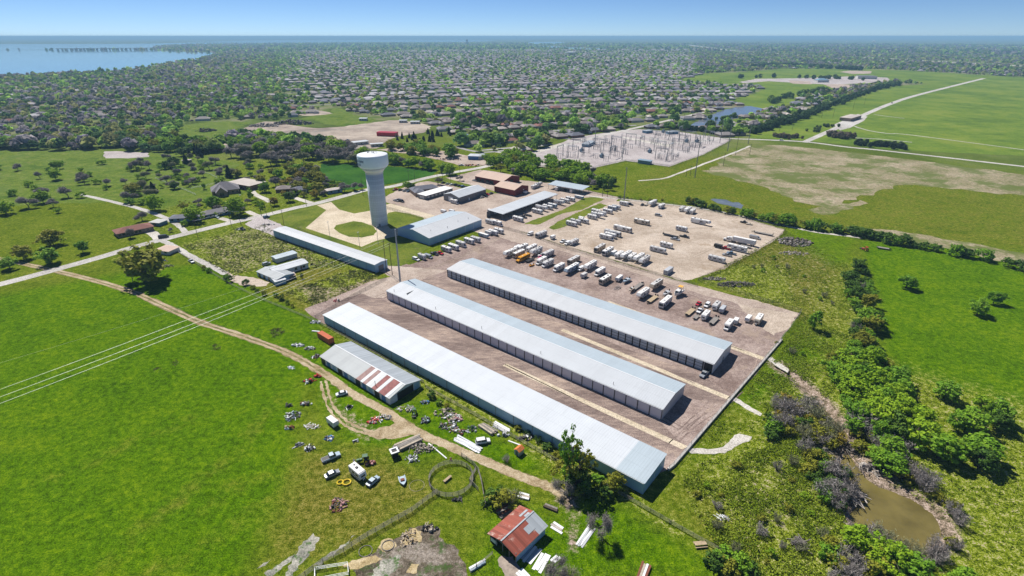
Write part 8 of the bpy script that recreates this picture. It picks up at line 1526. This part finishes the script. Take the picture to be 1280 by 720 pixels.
# woods and garden trees as one mass
greens = np.array([(0.176, 0.290, 0.046), (0.255, 0.386, 0.059), (0.105, 0.185, 0.046), (0.306, 0.404, 0.081), (0.066, 0.119, 0.039), (0.238, 0.246, 0.077), (0.263, 0.238, 0.203), (0.203, 0.185, 0.176), (0.316, 0.306, 0.105)])
def scatter(d0, d1, n, cover_all=False):
    r = np.sqrt(rngh.uniform(d0 * d0, d1 * d1, n)); a = rngh.uniform(-.85, .85, n); x = r * np.sin(a); y = r * np.cos(a); ok, px, py = masks(x, y)
    x, y, px, py = x[ok], y[ok], px[ok], py[ok]; de = density(px, py); cl = 0.5 + 0.5 * np.sin(x * .013 + 2 * np.sin(y * .009)) * np.sin(y * .015 + 1.5 * np.sin(x * .007))
    keep = rngh.random(len(x)) < np.where(de > .4, .13 + .30 * cl, .55 + .4 * cl); return x[keep], y[keep], px[keep], py[keep], de[keep]
VV, CC = [], []; NF = 0
def mass(d0, d1, n, faces, size, leaf):
    x, y, px, py, de = scatter(d0, d1, n); m_ = len(x); h = rngh.uniform(*size, m_); R_ = h * rngh.uniform(.42, .62, m_)
    wood_ = de < .3; w_ = np.where(wood_[:, None], np.array([.14, .10, .14, .06, .08, .14, .18, .16, .03]), np.array([.20, .18, .18, .10, .08, .07, .07, .06, .06])); cum = np.cumsum(w_ / w_.sum(1, keepdims=True), 1)
    pc_ = (0.5 + 0.5 * np.sin(x * .011 + y * .004)) * .5 + rngh.random(m_) * .5
    idx = np.minimum((np.where(rngh.random(m_) < .6, rngh.random(m_), pc_)[:, None] > cum).sum(1), 8); col = greens[idx] * rngh.uniform(.75, 1.85, (m_, 1)) * np.array([1, 1, 1.2])
    d = rngh.normal(size=(m_, faces, 3)); d /= np.linalg.norm(d, axis=2, keepdims=True); d[..., 2] = np.abs(d[..., 2]) * 1.1 - .35
    rad = R_[:, None] * (.62 + .45 * rngh.random((m_, faces)) ** .6)
    c = np.stack([x[:, None] + d[..., 0] * rad, y[:, None] + d[..., 1] * rad, np.maximum(h[:, None] * .58 + d[..., 2] * rad * .85, .4)], -1).reshape(-1, 3)
    nn = d.reshape(-1, 3) + rngh.normal(size=(m_ * faces, 3)) * .35; nn /= np.linalg.norm(nn, axis=1, keepdims=True)
    v, f = quads(c, nn, (np.repeat(R_, faces) * leaf * (.7 + .6 * rngh.random(m_ * faces))))
    cl = np.repeat(col, faces, 0) * rngh.uniform(.75, 1.25, (m_ * faces, 1)); VV.append(v); CC.append(np.repeat(cl, 4, 0)); return m_
cnts = [mass(590, 900, 5200, 70, (5, 15), .62), mass(900, 1500, 8500, 24, (4, 10), .9), mass(1500, 2600, 21000, 9, (4.5, 10), 1.3), mass(2600, 5200, 36000, 5, (6, 11), 1.8), mass(5200, 11000, 26000, 4, (7, 14), 3.4)]
print('far trees', cnts, 'houses', len(hs))
v = np.concatenate(VV); c = np.concatenate(CC); c = np.concatenate([c, np.ones((len(c), 1))], 1)
o = link('distant_woods', npmesh('distant_woods', v, np.arange(len(v)).reshape(-1, 4), c), 'far_leaf'); o['kind'] = 'stuff'
# rows of dark trees by the park and the divided road
def row_mass(pl, n, size, col, name):
    L = smooth_line(W2(pl), 10); P = []
    for i in range(n):
        t = random.random() * (len(L) - 1); k = int(t); p = L[k].lerp(L[min(k + 1, len(L) - 1)], t - k); P.append((p.x + random.gauss(0, 5), p.y + random.gauss(0, 5)))
    P = np.array(P); m_ = len(P); fc = 40; h = rngh.uniform(*size, m_); R_ = h * .5; d = unit(m_ * fc).reshape(m_, fc, 3); rad = R_[:, None] * (.6 + .45 * rngh.random((m_, fc)))
    c = np.stack([P[:, None, 0] + d[..., 0] * rad, P[:, None, 1] + d[..., 1] * rad, np.maximum(h[:, None] * .5 + d[..., 2] * rad, .3)], -1).reshape(-1, 3); v, f = quads(c, d.reshape(-1, 3), np.repeat(R_, fc) * .7)
    cc = np.array(col) * 2.0 * rngh.uniform(.7, 1.3, (m_ * fc, 1)); return v, np.concatenate([np.repeat(cc, 4, 0), np.ones((m_ * fc * 4, 1))], 1)
q = [row_mass([(938, 167), (962, 160), (1000, 148), (1024, 138)], 120, (6, 10), (.026, .05, .016), ''), row_mass([(1024, 138), (1060, 124), (1100, 111), (1125, 106)], 110, (7, 12), (.03, .056, .018), ''), row_mass([(828, 158.5), (860, 162), (895, 166), (916, 169)], 90, (4, 7), (.016, .03, .014), ''), row_mass([(925, 98), (960, 97), (1000, 98), (1020, 99), (1050, 99), (1080, 101)], 24, (9, 14), (.035, .06, .02), ''), row_mass([(1018, 166), (1030, 160), (1040, 158)], 26, (3, 5), (.04, .06, .02), ''), row_mass([(1046, 172), (1056, 173), (1066, 174)], 14, (6, 9), (.08, .065, .05), ''), row_mass([(1084, 182), (1100, 183), (1116, 184), (1130, 187)], 24, (5, 8), (.022, .034, .016), ''), row_mass([(968, 172), (985, 172), (998, 173)], 26, (4, 6), (.07, .06, .04), ''), row_mass([(965, 130), (985, 122), (1010, 117), (1040, 112)], 26, (8, 13), (.06, .10, .026), ''), row_mass([(890, 150), (905, 150), (920, 146)], 14, (5, 8), (.05, .09, .02), ''), row_mass([(940, 85), (980, 83), (1040, 86), (1075, 88)], 110, (12, 18), (.03, .055, .022), ''), row_mass([(960, 140), (974, 148), (985, 152), (940, 150)], 10, (7, 10), (.03, .05, .02), '')]
v = np.concatenate([a[0] for a in q]); c = np.concatenate([a[1] for a in q]); o = link('distant_tree_rows', npmesh('distant_tree_rows', v, np.arange(len(v)).reshape(-1, 4), c), 'far_leaf'); o['kind'] = 'stuff'
